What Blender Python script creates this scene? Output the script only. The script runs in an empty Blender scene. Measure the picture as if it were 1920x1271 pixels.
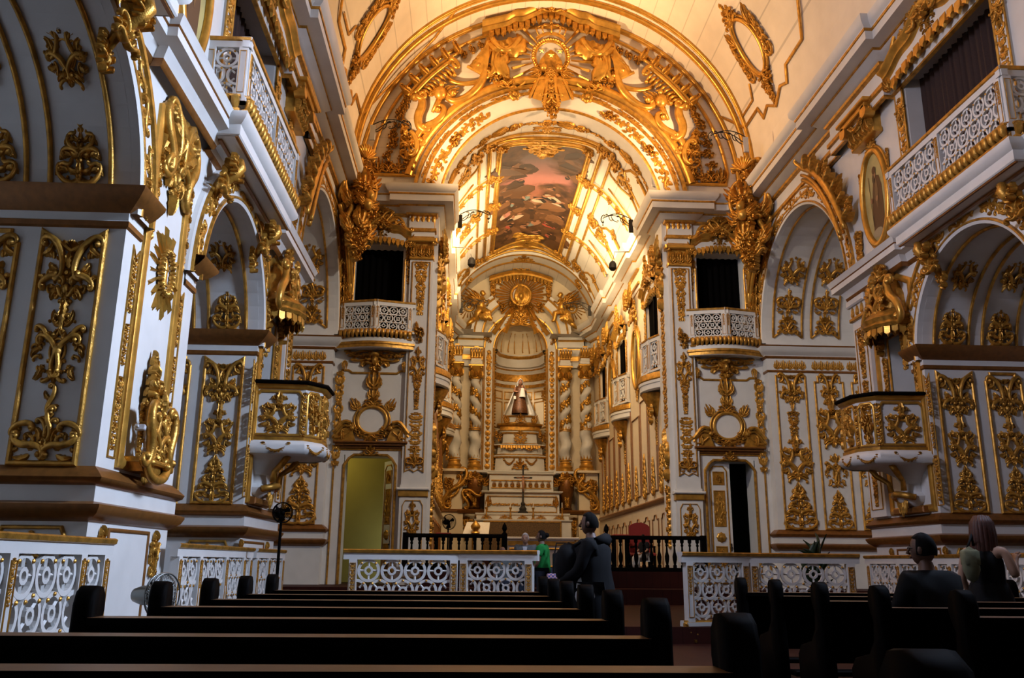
import bpy, math, random
from math import pi, sin, cos, radians as rad, sqrt, atan2
from mathutils import Vector as V, Matrix as Mx
SC = bpy.context.scene
COL = SC.collection
I4 = Mx.Identity(4)
WM = {}

# ------------------------------------------------------------------ mesh builder
class MB:
    def __init__(s):
        s.v = []; s.f = []; s.m = []
    def add(s, vs, fs, mat=0):
        b = len(s.v); s.v += [tuple(x) for x in vs]
        for f in fs:
            s.f.append(tuple(i + b for i in f)); s.m.append(mat)
    def merge(s, o, M=None, mat=None):
        b = len(s.v)
        s.v += [tuple(M @ V(x)) for x in o.v] if M else o.v
        s.f += [tuple(i + b for i in f) for f in o.f]
        s.m += o.m if mat is None else [mat] * len(o.f)
    def mirror(s, vi, fi):
        b = len(s.v)
        s.v += [(-x, y, z) for x, y, z in s.v[vi:]]
        n = len(s.f)
        for k in range(fi, n):
            s.f.append(tuple(i - vi + b for i in reversed(s.f[k]))); s.m.append(s.m[k])
    def mark(s): return len(s.v), len(s.f)
    def warp(s, fn):
        s.v = [tuple(fn(*x)) for x in s.v]
    def box(s, x0, x1, y0, y1, z0, z1, mat=0, bev=0.0):
        if bev:
            a = [(x0, y0), (x1, y0), (x1, y1), (x0, y1)]
            zs = [(z0, bev), (z0 + bev, 0), (z1 - bev, 0), (z1, bev)]
            vs = []
            for z, i in zs:
                vs += [(x0 + i, y0 + i, z), (x1 - i, y0 + i, z), (x1 - i, y1 - i, z), (x0 + i, y1 - i, z)]
            fs = [(3, 2, 1, 0), (12, 13, 14, 15)]
            for k in range(3):
                for j in range(4):
                    fs.append((k * 4 + j, k * 4 + (j + 1) % 4, k * 4 + 4 + (j + 1) % 4, k * 4 + 4 + j))
            s.add(vs, fs, mat); return
        vs = [(x, y, z) for z in (z0, z1) for y in (y0, y1) for x in (x0, x1)]
        s.add(vs, [(0, 2, 3, 1), (4, 5, 7, 6), (0, 1, 5, 4), (2, 6, 7, 3), (0, 4, 6, 2), (1, 3, 7, 5)], mat)
    def quad(s, a, b, c, d, mat=0):
        s.add([a, b, c, d], [(0, 1, 2, 3)], mat)
    def tube(s, pts, r, n=6, closed=False, mat=0, squash=1.0, up=None):
        pts = [V(p) for p in pts]; N = len(pts)
        if not hasattr(r, '__len__'): r = [r] * N
        vs = []; ref = None
        for i in range(N):
            if closed: t = pts[(i + 1) % N] - pts[i - 1]
            else: t = pts[min(i + 1, N - 1)] - pts[max(i - 1, 0)]
            if t.length < 1e-9: t = V((0, 0, 1))
            t.normalize()
            if up is not None:
                a = V(up).cross(t)
                if a.length < 1e-6: a = V((1, 0, 0))
            else:
                if ref is None:
                    ref = V((0, 0, 1)) if abs(t.z) < .9 else V((1, 0, 0))
                a = ref - t * ref.dot(t)
                if a.length < 1e-6: a = t.orthogonal()
            a.normalize(); b = t.cross(a)
            if up is None: ref = a
            for k in range(n):
                q = 2 * pi * k / n
                vs.append(pts[i] + a * (cos(q) * r[i]) + b * (sin(q) * r[i] * squash))
        fs = []
        for i in range(N if closed else N - 1):
            j = (i + 1) % N
            for k in range(n):
                k2 = (k + 1) % n
                fs.append((i * n + k, i * n + k2, j * n + k2, j * n + k))
        if not closed:
            fs.append(tuple(range(n - 1, -1, -1))); fs.append(tuple((N - 1) * n + k for k in range(n)))
        s.add(vs, fs, mat)
    def lathe(s, prof, n=16, c=(0, 0, 0), mat=0, a0=0.0, a1=2 * pi, axis='z', fn=None):
        full = abs(a1 - a0 - 2 * pi) < 1e-6
        cols = n if full else n + 1
        vs = []
        for r, z in prof:
            for k in range(cols):
                q = a0 + (a1 - a0) * k / n
                rr = fn(r, z, q) if fn else r
                p = (rr * cos(q), rr * sin(q), z)
                if axis == 'y': p = (p[0], p[2], p[1])
                if axis == 'x': p = (p[2], p[0], p[1])
                vs.append((p[0] + c[0], p[1] + c[1], p[2] + c[2]))
        fs = []
        for i in range(len(prof) - 1):
            for k in range(n):
                k2 = (k + 1) % cols
                f = (i * cols + k, i * cols + k2, (i + 1) * cols + k2, (i + 1) * cols + k)
                fs.append(f if axis != 'y' else f[::-1])
        s.add(vs, fs, mat)
    def ball(s, c, rx, ry=None, rz=None, n=8, mat=0):
        ry = rx if ry is None else ry; rz = rx if rz is None else rz
        m = max(3, n // 2); b = []
        for i in range(m + 1):
            t = pi * i / m - pi / 2
            for k in range(n):
                q = 2 * pi * k / n
                b.append((c[0] + rx * cos(t) * cos(q), c[1] + ry * cos(t) * sin(q), c[2] + rz * sin(t)))
        fs = [(i * n + k, i * n + (k + 1) % n, (i + 1) * n + (k + 1) % n, (i + 1) * n + k) for i in range(m) for k in range(n)]
        s.add(b, fs, mat)
    # sweep a profile of (out, height[, mat]) along a plan polyline; out is to the left of travel
    def sweep(s, prof, path, closed=False):
        N = len(path); P = [V((p[0], p[1])) for p in path]; K = len(prof); vs = []
        for i in range(N):
            if closed or 0 < i < N - 1:
                d0 = (P[i] - P[i - 1]).normalized(); d1 = (P[(i + 1) % N] - P[i]).normalized()
            else:
                d0 = d1 = (P[1] - P[0]).normalized() if i == 0 else (P[-1] - P[-2]).normalized()
            n0 = V((-d0.y, d0.x)); n1 = V((-d1.y, d1.x)); m = n0 + n1
            m = m / max(m.dot(n0), .25) if m.length > 1e-6 else n0
            for q in prof:
                o = P[i] + m * q[0]
                vs.append((o.x, o.y, q[1]))
        b = len(s.v); s.v += vs
        for i in range(N if closed else N - 1):
            j = (i + 1) % N
            for k in range(K - 1):
                s.f.append((b + i * K + k, b + i * K + k + 1, b + j * K + k + 1, b + j * K + k)); s.m.append(prof[k + 1][2] if len(prof[k + 1]) > 2 else 0)
    # moulding lying in the u-v plane, raised along w
    def mould(s, path, wd, d, closed=True, mat=0, prof=None):
        pr = prof or [(-wd / 2, 0), (-wd / 2, d * .6), (-wd * .2, d), (wd * .2, d), (wd / 2, d * .55), (wd / 2, 0)]
        t = MB(); t.sweep([(a, b, mat) for a, b in pr], path, closed); s.merge(t)
    def slab(s, poly, z0, z1, mat=0):
        n = len(poly)
        s.add([(x, y, z0) for x, y in poly] + [(x, y, z1) for x, y in poly],
              [tuple(range(n - 1, -1, -1)), tuple(range(n, 2 * n))] + [(k, (k + 1) % n, n + (k + 1) % n, n + k) for k in range(n)], mat)
    def ringflat(s, c, r, wd, t, n=20, clip=None, mat=0, ry=None):
        ry = r if ry is None else ry
        def p(k, rr, w):
            q = 2 * pi * k / n
            return (c[0] + (r + rr) * cos(q), c[1] + (ry + rr) * sin(q), w)
        for k in range(n):
            mx = c[0] + r * cos(2 * pi * (k + .5) / n); my = c[1] + ry * sin(2 * pi * (k + .5) / n)
            if clip and not (clip[0] < mx < clip[1] and clip[2] < my < clip[3]): continue
            a = [p(k, -wd, 0), p(k, wd, 0), p(k, wd, t), p(k, -wd, t)]
            b = [p(k + 1, -wd, 0), p(k + 1, wd, 0), p(k + 1, wd, t), p(k + 1, -wd, t)]
            s.add(a + b, [(3, 2, 6, 7), (1, 0, 4, 5), (2, 1, 5, 6), (0, 3, 7, 4)], mat)
    def mesh(s, name, mats, smooth=False):
        me = bpy.data.meshes.new(name); me.from_pydata(s.v, [], s.f)
        for m in mats: me.materials.append(m)
        me.polygons.foreach_set('material_index', [min(i, len(mats) - 1) for i in s.m])
        if smooth:
            me.polygons.foreach_set('use_smooth', [True] * len(s.f))
            if smooth != 'all': me.set_sharp_from_angle(angle=rad(42 if smooth is True else smooth))
        me.validate(); me.update()
        return me

def put(name, mb, mats=None, parent=None, M=I4, smooth=False):
    if isinstance(mb, MB):
        if not isinstance(mats, (list, tuple)): mats = [mats]
        mb = mb.mesh(name, mats, smooth)
    o = bpy.data.objects.new(name, mb); COL.objects.link(o)
    o.matrix_basis = M; WM[o.name] = M.copy()
    if parent is not None:
        o.parent = parent; o.matrix_parent_inverse = WM[parent.name].inverted()
    return o
def tag(o, label, cat=None, group=None, kind=None):
    for a_ in (' on the fan side', " on the seated man's side", " on the red chair's side"): label = label.replace(a_, ', ' + a_[8:])
    o['label'] = label.replace(',,', ',').replace(' ,', ',')
    if cat: o['category'] = cat
    if group: o['group'] = group
    if kind: o['kind'] = kind
    return o
def thing(name, label, cat, loc=(0, 0, 0), group=None):
    o = put(name, None, M=Mx.Translation(loc)); o.empty_display_size = .1
    return tag(o, label, cat, group)
def struct(name, mb, mats, smooth=False):
    o = put(name, mb, mats, smooth=smooth); o['kind'] = 'structure'; return o
def frame(o, n):
    n = V(n).normalized(); v = V((0, 0, 1)); u = v.cross(n); o = V(o)
    return Mx(((u.x, v.x, n.x, o.x), (u.y, v.y, n.y, o.y), (u.z, v.z, n.z, o.z), (0, 0, 0, 1)))
def wallf(s, y, z=0.0, x=6.1): return frame((s * x, y, z), (-s, 0, 0))
def frontf(x, z=0.0, y=23.6): return frame((x, y, z), (0, -1, 0))
def T(x, y, z=0.0): return Mx.Translation((x, y, z))
def S(x, y=None, z=None):
    y = x if y is None else y; z = x if z is None else z
    return Mx.Diagonal((x, y, z, 1))
def Rz(a): return Mx.Rotation(a, 4, 'Z')
SIDE = {-1: 'on the fan side of the nave', 1: "on the seated man's side of the nave"}
CHS = {-1: 'on the fan side of the chancel', 1: "on the red chair's side of the chancel"}

# ------------------------------------------------------------------ materials
def mat(name, col, rough=.5, metal=0.0, noise=0.0, nscale=6.0, bump=0.0, bscale=40.0, col2=None, spec=.5, emit=None, estr=0):
    m = bpy.data.materials.new(name); m.use_nodes = True; nt = m.node_tree; b = nt.nodes['Principled BSDF']
    b.inputs['Base Color'].default_value = (*col, 1); b.inputs['Roughness'].default_value = rough; b.inputs['Metallic'].default_value = metal
    b.inputs['Specular IOR Level'].default_value = spec
    tc = nt.nodes.new('ShaderNodeTexCoord')
    if noise:
        n = nt.nodes.new('ShaderNodeTexNoise'); n.inputs['Scale'].default_value = nscale; n.inputs['Detail'].default_value = 5
        nt.links.new(tc.outputs['Object'], n.inputs['Vector'])
        r = nt.nodes.new('ShaderNodeValToRGB'); c2 = col2 or tuple(c * (1 - noise) for c in col)
        r.color_ramp.elements[0].color = (*c2, 1); r.color_ramp.elements[1].color = (*col, 1)
        r.color_ramp.elements[0].position = .3; r.color_ramp.elements[1].position = .65
        nt.links.new(n.outputs['Fac'], r.inputs['Fac']); nt.links.new(r.outputs['Color'], b.inputs['Base Color'])
    if bump:
        n = nt.nodes.new('ShaderNodeTexNoise'); n.inputs['Scale'].default_value = bscale; n.inputs['Detail'].default_value = 3
        nt.links.new(tc.outputs['Object'], n.inputs['Vector'])
        bp = nt.nodes.new('ShaderNodeBump'); bp.inputs['Strength'].default_value = bump; bp.inputs['Distance'].default_value = .02
        nt.links.new(n.outputs['Fac'], bp.inputs['Height']); nt.links.new(bp.outputs['Normal'], b.inputs['Normal'])
    if emit: b.inputs['Emission Color'].default_value = (*emit, 1); b.inputs['Emission Strength'].default_value = estr
    return m
def plank_mat(name, col, axis, pitch, dark=.72, rough=.55, noise=.1):
    m = mat(name, col, rough, noise=noise, nscale=1.5, spec=.15); nt = m.node_tree; b = nt.nodes['Principled BSDF']
    tc = nt.nodes['Texture Coordinate']; sp = nt.nodes.new('ShaderNodeSeparateXYZ'); nt.links.new(tc.outputs['Object'], sp.inputs[0])
    d = nt.nodes.new('ShaderNodeMath'); d.operation = 'DIVIDE'; d.inputs[1].default_value = pitch; nt.links.new(sp.outputs[axis], d.inputs[0])
    fr = nt.nodes.new('ShaderNodeMath'); fr.operation = 'FRACT'; nt.links.new(d.outputs[0], fr.inputs[0])
    lt = nt.nodes.new('ShaderNodeMath'); lt.operation = 'LESS_THAN'; lt.inputs[1].default_value = .05; nt.links.new(fr.outputs[0], lt.inputs[0])
    mx = nt.nodes.new('ShaderNodeMix'); mx.data_type = 'RGBA'; mx.blend_type = 'MULTIPLY'; mx.inputs['Factor'].default_value = 1
    src = b.inputs['Base Color'].links[0].from_socket; nt.links.new(src, mx.inputs[6])
    rp = nt.nodes.new('ShaderNodeValToRGB'); rp.color_ramp.elements[0].color = (1, 1, 1, 1); rp.color_ramp.elements[1].color = (dark, dark, dark, 1)
    nt.links.new(lt.outputs[0], rp.inputs['Fac']); nt.links.new(rp.outputs['Color'], mx.inputs[7]); nt.links.new(mx.outputs[2], b.inputs['Base Color'])
    return m
WHITE = mat('white_paint', (.62, .605, .575), .5, noise=.10, nscale=2.2)
VAULTC = plank_mat('chancel_vault_boards', (.76, .72, .65), 0, .42)
VAULT = plank_mat('vault_boards', (.74, .66, .55), 0, .42)
TYMP = plank_mat('tympanum_boards', (.72, .66, .58), 2, .33, dark=.85)
GOLD = mat('gold_leaf', (.60, .30, .045), .36, .62, noise=.55, nscale=9, bump=.25, bscale=60)
GOLDB = mat('burnished_gold', (.66, .35, .06), .32, .66, noise=.4, nscale=5, bump=.12, bscale=40)
BROWN = mat('brown_gilt_moulding', (.24, .095, .02), .4, .45, noise=.3, nscale=12)
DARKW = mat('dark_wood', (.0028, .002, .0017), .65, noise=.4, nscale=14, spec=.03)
PEWTOP = mat('lit_pew_top', (.19, .095, .04), .38, noise=.35, nscale=9)  # light falling on the rail tops, painted in as a tan wood
FLOORM = plank_mat('floor_boards', (.034, .0065, .004), 0, .22, dark=.5, rough=.6, noise=.35)
BLACK = mat('black_void_cloth', (.002, .0017, .0017), .9, spec=.02)
CURT = mat('curtain_cloth', (.030, .011, .007), .85, noise=.3, nscale=30)
IRON = mat('wrought_iron', (.018, .014, .011), .7)
STONE = mat('green_stone', (.12, .15, .10), .6, noise=.3, nscale=3)
YELL = mat('ochre_plaster', (.40, .33, .075), .8, noise=.12, nscale=1.2)
RED = mat('red_velvet', (.20, .012, .010), .8)
SALMON = mat('chancel_paint', (.72, .60, .42), .55, noise=.08, nscale=2)
# ------------------------------------------------------------------ carved ornament vocabulary (unit height, u-v plane, raised along w)
def kcurve(kind, n=30, c0=2.2, curl=30.0, tau=.17):
    h = 0; p = V((0, 0)); out = [p.copy()]
    for i in range(n):
        s = (i + .5) / n
        a = math.exp(-(s / tau) ** 2); b = math.exp(-((1 - s) / tau) ** 2)
        if kind == 'C': k = c0 + curl * (a + b)
        elif kind == 'S': k = (c0 + curl * a) if s < .5 else -(c0 + curl * b)
        else: k = c0 + curl * b
        h += k / n; p = p + V((cos(h), sin(h))) / n; out.append(p.copy())
    e = out[-1]; L = max(e.length, 1e-6)
    return [V(((q.x * e.x + q.y * e.y) / (L * L), (-q.x * e.y + q.y * e.x) / (L * L))) for q in out]
KC = {'C': kcurve('C'), 'S': kcurve('S', c0=3.0), 'J': kcurve('J', c0=1.2)}
class Orn(MB):
    fat = 1.0; leafy = 1.0
    def sc(s, a, b, r=.022, kind='C', flip=1, n=6, lift=1.0):
        r *= s.fat
        a = V(a); b = V(b); d = b - a; nrm = V((-d.y, d.x)) * flip; K = KC[kind]; N = len(K)
        pts = []; rs = []
        for i, q in enumerate(K):
            p = a + d * q.x + nrm * q.y; t = i / (N - 1)
            rr = r * (.55 + .6 * sin(pi * min(1, max(0, t))) ** .8)
            pts.append((p.x, p.y, rr * .9 * lift)); rs.append(rr)
        s.tube(pts, rs, n)
        e = pts[-1]; s.ball((e[0], e[1], r), r * 1.15, r * 1.15, r * 1.1, 6)
        if kind != 'J': e = pts[0]; s.ball((e[0], e[1], r), r * 1.15, r * 1.15, r * 1.1, 6)
    def lf(s, a, b, w, bend=0.0, lobes=3, h=None, n=9):
        w *= s.leafy; a = V(a); b = V(b); d = b - a; nr = V((-d.y, d.x)); h = w * .55 if h is None else h
        vs = []
        for i in range(n):
            t = i / (n - 1); c = a + d * t + nr * (bend * 4 * t * (1 - t)); tg = d + nr * (bend * 4 * (1 - 2 * t)); tg.normalize(); m = V((-tg.y, tg.x))
            env = sin(pi * (t * .88 + .1)) ** .7 if t < 1 else .04
            ww = w * env * (.62 + .38 * abs(sin(pi * lobes * t)))
            lift = h * (.5 + .9 * sin(pi * t * .8)) 
            for k, (o, z) in enumerate(((-1, 0.0), (-.5, .85), (0, .45), (.5, .85), (1, 0.0))):
                q = c + m * (ww * o); vs.append((q.x, q.y, z * lift * (.3 + .7 * env) + (.5 * h if abs(o) < 1 else 0)))
        fs = [(i * 5 + k, i * 5 + k + 1, i * 5 + k + 6, i * 5 + k + 5) for i in range(n - 1) for k in range(4)]
        s.add(vs, [f[::-1] for f in fs])
    def boss(s, c, rx, ry, h, n=12, m=4):
        vs = []
        for i in range(m + 1):
            t = pi / 2 * i / m
            for k in range(n):
                q = 2 * pi * k / n; vs.append((c[0] + rx * cos(t) * cos(q), c[1] + ry * cos(t) * sin(q), h * sin(t)))
        s.add(vs, [(i * n + k, i * n + (k + 1) % n, (i + 1) * n + (k + 1) % n, (i + 1) * n + k) for i in range(m) for k in range(n)])
    def oval(s, c, rx, ry, r, n=24, sq=1.0):
        s.tube([(c[0] + rx * cos(2 * pi * k / n), c[1] + ry * sin(2 * pi * k / n), r * .8) for k in range(n)], r, 6, True)
    def rose(s, c, R, h, pet=6, n=24):
        vs = [(c[0], c[1], h)]
        for j, (f, z) in enumerate(((.3, 1.0), (.42, .5), (.75, .95), (1.0, 0))):
            for k in range(n):
                q = 2 * pi * k / n; w = (.72 + .28 * abs(cos(q * pet / 2))) if j > 1 else 1
                vs.append((c[0] + R * f * w * cos(q), c[1] + R * f * w * sin(q), h * z))
        fs = [(0, 1 + k, 1 + (k + 1) % n) for k in range(n)]
        for j in range(3):
            for k in range(n): fs.append((1 + j * n + k, 1 + (j + 1) * n + k, 1 + (j + 1) * n + (k + 1) % n, 1 + j * n + (k + 1) % n))
        s.add(vs, fs)
    def shell(s, c, R, a0=0.15 * pi, a1=.85 * pi, ribs=7, h=.06):
        n = ribs * 4; vs = []
        for j, f in enumerate((.12, .5, .85, 1.0)):
            for k in range(n + 1):
                t = k / n; q = a0 + (a1 - a0) * t; rr = R * f * (1 - (.10 if j == 3 else 0) * (1 - abs(sin(pi * ribs * t))))
                vs.append((c[0] + rr * cos(q), c[1] + rr * sin(q), h * (.35 + f * .65) * (.45 + .55 * abs(sin(pi * ribs * t))) * (.8 if j == 3 else 1)))
        s.add(vs, [(j * (n + 1) + k, (j + 1) * (n + 1) + k, (j + 1) * (n + 1) + k + 1, j * (n + 1) + k + 1)[::-1] for j in range(3) for k in range(n)])
        for k in range(n + 1): pass
    def sym(s, fn):
        a = s.mark(); fn(); s.mirror(*a)

def fill(o, n, seed, pts):
    """extra small leaves, curls and berries around the given (u, v, radius) spots, mirrored"""
    r = random.Random(seed)
    def h():
        for k in range(n):
            u, v, R = pts[k % len(pts)]; a = r.uniform(0, 2 * pi); q = R * r.uniform(.3, 1.0); x, y = max(.02, u + q * cos(a)), v + q * sin(a); L = R * r.uniform(.6, 1.1); b = a + r.uniform(-.7, .7)
            if k % 3 == 0: o.sc((x, y), (max(.01, x + L * cos(b)), y + L * sin(b)), .013, 'C', r.choice((1, -1)))
            elif k % 3 == 1: o.lf((x, y), (max(.01, x + L * cos(b)), y + L * sin(b)), .036, r.uniform(-.3, .3))
            else: o.boss((x, y), .022, .026, .05, 8, 3)
    o.sym(h)
def o_mid():
    o = Orn(); o.boss((0, .42), .085, .115, .09); o.oval((0, .42), .12, .155, .022)
    def h():
        o.sc((.05, .17), (.27, .56), .026, 'C', -1); o.sc((.09, .62), (.36, .70), .022, 'S', 1); o.sc((.06, .66), (.10, .86), .018, 'C', -1)
        o.lf((.30, .45), (.40, .33), .04, .2); o.lf((.24, .22), (.33, .06), .045, -.2); o.lf((.04, .74), (.15, .95), .04, -.2)
        o.lf((.13, .55), (.27, .63), .05, .2); o.sc((.03, .12), (.17, .05), .018, 'J', 1); o.boss((.33, .53), .03, .03, .05, 8, 3); o.boss((.2, .80), .025, .025, .04, 8, 3)
    o.sym(h); o.lf((0, .72), (0, 1.0), .07, 0, 4); o.lf((0, .24), (0, 0), .045, 0, 3); o.shell((0, .60), .11, h=.07); o.boss((0, .86), .035, .035, .06, 8, 3); fill(o, 16, 5, ((.2, .35, .12), (.15, .70, .12), (.12, .18, .1), (.28, .5, .1)))
    return o
def o_top():
    o = Orn()
    def h():
        o.sc((.40, .93), (.16, .55), .030, 'C', 1); o.sc((.10, .45), (.36, .40), .026, 'C', -1); o.lf((.44, .80), (.30, .98), .05, .25); o.lf((.18, .60), (.30, .70), .05, -.2)
        o.lf((.10, .36), (.22, .22), .05, .2); o.sc((.04, .30), (.15, .36), .02, 'S', 1); o.boss((.27, .52), .03, .03, .05, 8, 3); o.lf((.34, .46), (.47, .50), .045, .2)
        o.lf((.03, .93), (.15, .99), .04, -.2)
    o.sym(h); o.shell((0, .86), .12, h=.08); o.rose((0, .55), .075, .09); o.lf((0, .62), (0, .84), .08, 0, 4); o.lf((0, .28), (0, 0), .06, 0, 4); o.boss((0, .36), .06, .08, .08); o.rose((0, .2), .05, .07); fill(o, 18, 6, ((.12, .5, .14), (.25, .7, .12), (.08, .28, .1), (.3, .45, .1)))
    return o
def o_base():
    o = Orn()
    def h():
        o.sc((.05, .06), (.42, .30), .030, 'S', -1); o.sc((.46, .34), (.22, .42), .026, 'C', 1); o.lf((.20, .06), (.44, .03), .045, -.15); o.lf((.40, .35), (.50, .45), .045, .2)
        o.lf((.10, .20), (.18, .42), .05, .2); o.sc((.06, .26), (.12, .50), .02, 'C', -1); o.boss((.30, .20), .03, .03, .05, 8, 3); o.boss((.46, .06), .03, .03, .05, 8, 3)
    o.sym(h); o.sc((0, .30), (.05, .66), .024, 'S', 1); o.sc((.04, .62), (0, .97), .020, 'S', -1); o.lf((.02, .60), (.13, .72), .04, .2); o.lf((-.01, .45), (-.13, .55), .04, -.2); o.lf((0, .8), (-.10, .92), .035, .2)
    o.lf((0, .04), (0, .34), .06, 0, 4); o.rose((0, .16), .06, .08); fill(o, 14, 7, ((.15, .15, .12), (.32, .22, .12), (.1, .35, .1)))
    return o
def o_rise():
    o = Orn()
    for k, (v, w) in enumerate(((.02, .36), (.20, .30), (.38, .22), (.56, .15), (.72, .09))):
        def h():
            o.sc((.03, v + .02), (w, v + .10), .022, 'C', (-1) ** k); o.lf((w * .6, v + .08), (w + .08, v + .02), .045, .2); o.lf((.03, v + .08), (w * .7, v + .17), .04, -.2); o.boss((w * .6, v), .025, .025, .045, 8, 3)
            o.sc((w * .95, v + .12), (w * .45, v + .19), .018, 'S', 1)
        o.sym(h); o.lf((0, v), (0, v + .2), .06 - .006 * k, 0, 3); o.rose((0, v + .06), .05 - .006 * k, .07)
    o.lf((0, .84), (0, 1), .045, 0, 3)
    return o
def o_drop():
    o = Orn(); rnd = random.Random(4)
    for k in range(9):
        v = .93 - k * .105; w = .13 * (1 - .07 * k)
        def h():
            o.lf((.01, v), (w, v + rnd.uniform(-.03, .06)), .035, rnd.uniform(-.3, .3)); o.lf((.01, v - .03), (w * .8, v - .09), .03, .2)
            if k % 2 == 0: o.sc((.02, v - .03), (w * .9, v + .02), .014, 'C', -1)
            else: o.boss((w * .5, v - .02), .024, .024, .04, 8, 3)
        o.sym(h)
        if k % 3 == 0: o.rose((0, v), .055, .07)
        else: o.boss((0, v), .03, .04, .05, 8, 3)
    o.lf((0, .1), (0, 0), .035); o.shell((0, .92), .1, h=.06)
    return o
def o_strip():
    o = Orn(); rnd = random.Random(7)
    for k in range(13):
        v = .02 + k * .074; w = .042
        def h():
            if k % 2: o.sc((.005, v), (w, v + .05), .0085, 'S' if k % 4 == 1 else 'C', 1 if k % 3 else -1)
            o.lf((.005, v + .02), (w * 1.05, v + rnd.uniform(.03, .06)), .017, rnd.uniform(-.3, .3)); o.lf((.0, v + .03), (w * .8, v - .012), .013, .2)
        o.sym(h)
        if k % 4 == 0: o.rose((0, v + .02), .032, .035)
        elif k % 4 == 2: o.boss((0, v + .02), .016, .022, .028, 8, 3)
        else: o.lf((0, v), (0, v + .06), .018)
    return o
def o_cart():   # open oval with rich surround, for centre panels
    o = Orn(); o.oval((0, .40), .145, .165, .024); o.oval((0, .40), .175, .2, .014)
    def h():
        o.sc((.06, .16), (.30, .36), .026, 'C', -1); o.sc((.30, .40), (.14, .64), .024, 'C', -1); o.lf((.24, .42), (.36, .58), .05, .25); o.lf((.22, .26), (.38, .24), .05, -.2)
        o.lf((.05, .14), (.24, .06), .045, .2); o.sc((.03, .10), (.20, .00), .016, 'J', -1); o.lf((.12, .62), (.26, .74), .05, -.2); o.sc((.08, .60), (.24, .66), .02, 'S', 1); o.boss((.31, .47), .028, .028, .05, 8, 3)
        o.lf((.03, .82), (.14, .90), .04, -.2)
    o.sym(h); o.shell((0, .60), .13, h=.08, ribs=7); o.shell((0, .18), .13, pi * 1.12, pi * 1.88, 7, .07); o.lf((0, .70), (0, 1.0), .08, 0, 4); o.rose((0, .66), .05, .09); o.lf((0, .12), (0, 0), .05); o.boss((0, .78), .04, .05, .07, 8, 3); fill(o, 22, 8, ((.26, .30, .1), (.24, .55, .1), (.12, .14, .1), (.12, .72, .12), (.3, .44, .08)))
    return o
def o_crest():
    o = Orn()
    def h():
        o.sc((.08, .10), (.46, .06), .030, 'S', 1); o.sc((.10, .18), (.34, .42), .028, 'C', -1); o.lf((.12, .2), (.32, .30), .06, .2); o.lf((.05, .45), (.20, .72), .06, -.2); o.lf((.30, .12), (.48, .24), .05, .3)
        o.boss((.36, .3), .035, .035, .06, 8, 3); o.sc((.06, .42), (.20, .50), .02, 'C', -1)
    o.sym(h); o.shell((0, .42), .22, h=.12, ribs=9); o.boss((0, .2), .08, .1, .11); o.oval((0, .2), .11, .13, .02); o.lf((0, .62), (0, 1.0), .09, 0, 4)
    return o
def o_frieze():   # runs up v, for archivolts and long bands
    o = Orn()
    for q in (0, 1):
        M = 1 if q == 0 else -1; c = .5
        f = lambda p: (p[0] * M, c + (p[1]) * M)
        o.sc(f((-.02, .02)), f((.06, .40)), .022, 'S', M); o.lf(f((.0, .12)), f((.13, .22)), .045, .2); o.lf(f((.02, .3)), f((-.12, .36)), .045, .2); o.lf(f((.03, .2)), f((-.11, .16)), .04, -.2)
        o.sc(f((.05, .30)), f((.12, .12)), .016, 'C', 1); o.lf(f((.04, .38)), f((.02, .5)), .04); o.boss(f((-.09, .27)), .025, .025, .04, 8, 3)
    o.rose((0, .5), .085, .08); o.lf((-.1, .5), (-.15, .62), .04); o.lf((.1, .5), (.15, .38), .04)
    return o
def o_swag():
    o = Orn()
    for k in range(15):
        t = k / 14; u = (t - .5) * .9; v = .85 - .62 * (1 - (2 * t - 1) ** 2); r = .05 + .05 * sin(pi * t)
        o.rose((u, v), r * 1.1, r * 1.1, 5, 15); o.lf((u, v), (u + .05 * (-1) ** k, v - r * 1.6), .04, .2); o.lf((u, v), (u + .03, v + r * 1.5), .035, -.2)
    for sx in (-1, 1): o.rose((sx * .45, .88), .07, .08); o.lf((sx * .45, .85), (sx * .47, .55), .05)
    return o
def o_corner():
    o = Orn(); o.sc((.1, .1), (.9, .2), .05, 'S', 1); o.sc((.12, .18), (.2, .95), .05, 'S', -1); o.lf((.1, .1), (.6, .5), .13, .1, 4); o.lf((.3, .2), (.75, .02), .08, -.1); o.lf((.2, .3), (.02, .7), .08, .1); o.rose((.18, .18), .12, .1)
    return o
def o_plume():
    o = Orn()
    def h():
        o.lf((.03, 0), (.35, .55), .09, -.2, 4); o.lf((.02, .1), (.22, .85), .08, -.15, 4); o.sc((.06, .02), (.34, .22), .03, 'C', -1)
    o.sym(h); o.lf((0, .05), (0, 1), .10, 0, 5); o.rose((0, .12), .1, .1)
    return o
def o_lobe():
    o = Orn(); o.lf((0, 0), (.02, .8), .26, .12, 2, .16, 10); o.tube([(.0, .1, .16), (.05, .5, .22), (.0, .82, .2), (-.14, .92, .17), (-.22, .80, .15)], [.06, .085, .08, .065, .04], 7); o.ball((-.20, .80, .14), .07, n=7); o.lf((-.05, .1), (-.32, .45), .12, -.2, 2, .1); return o
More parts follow.
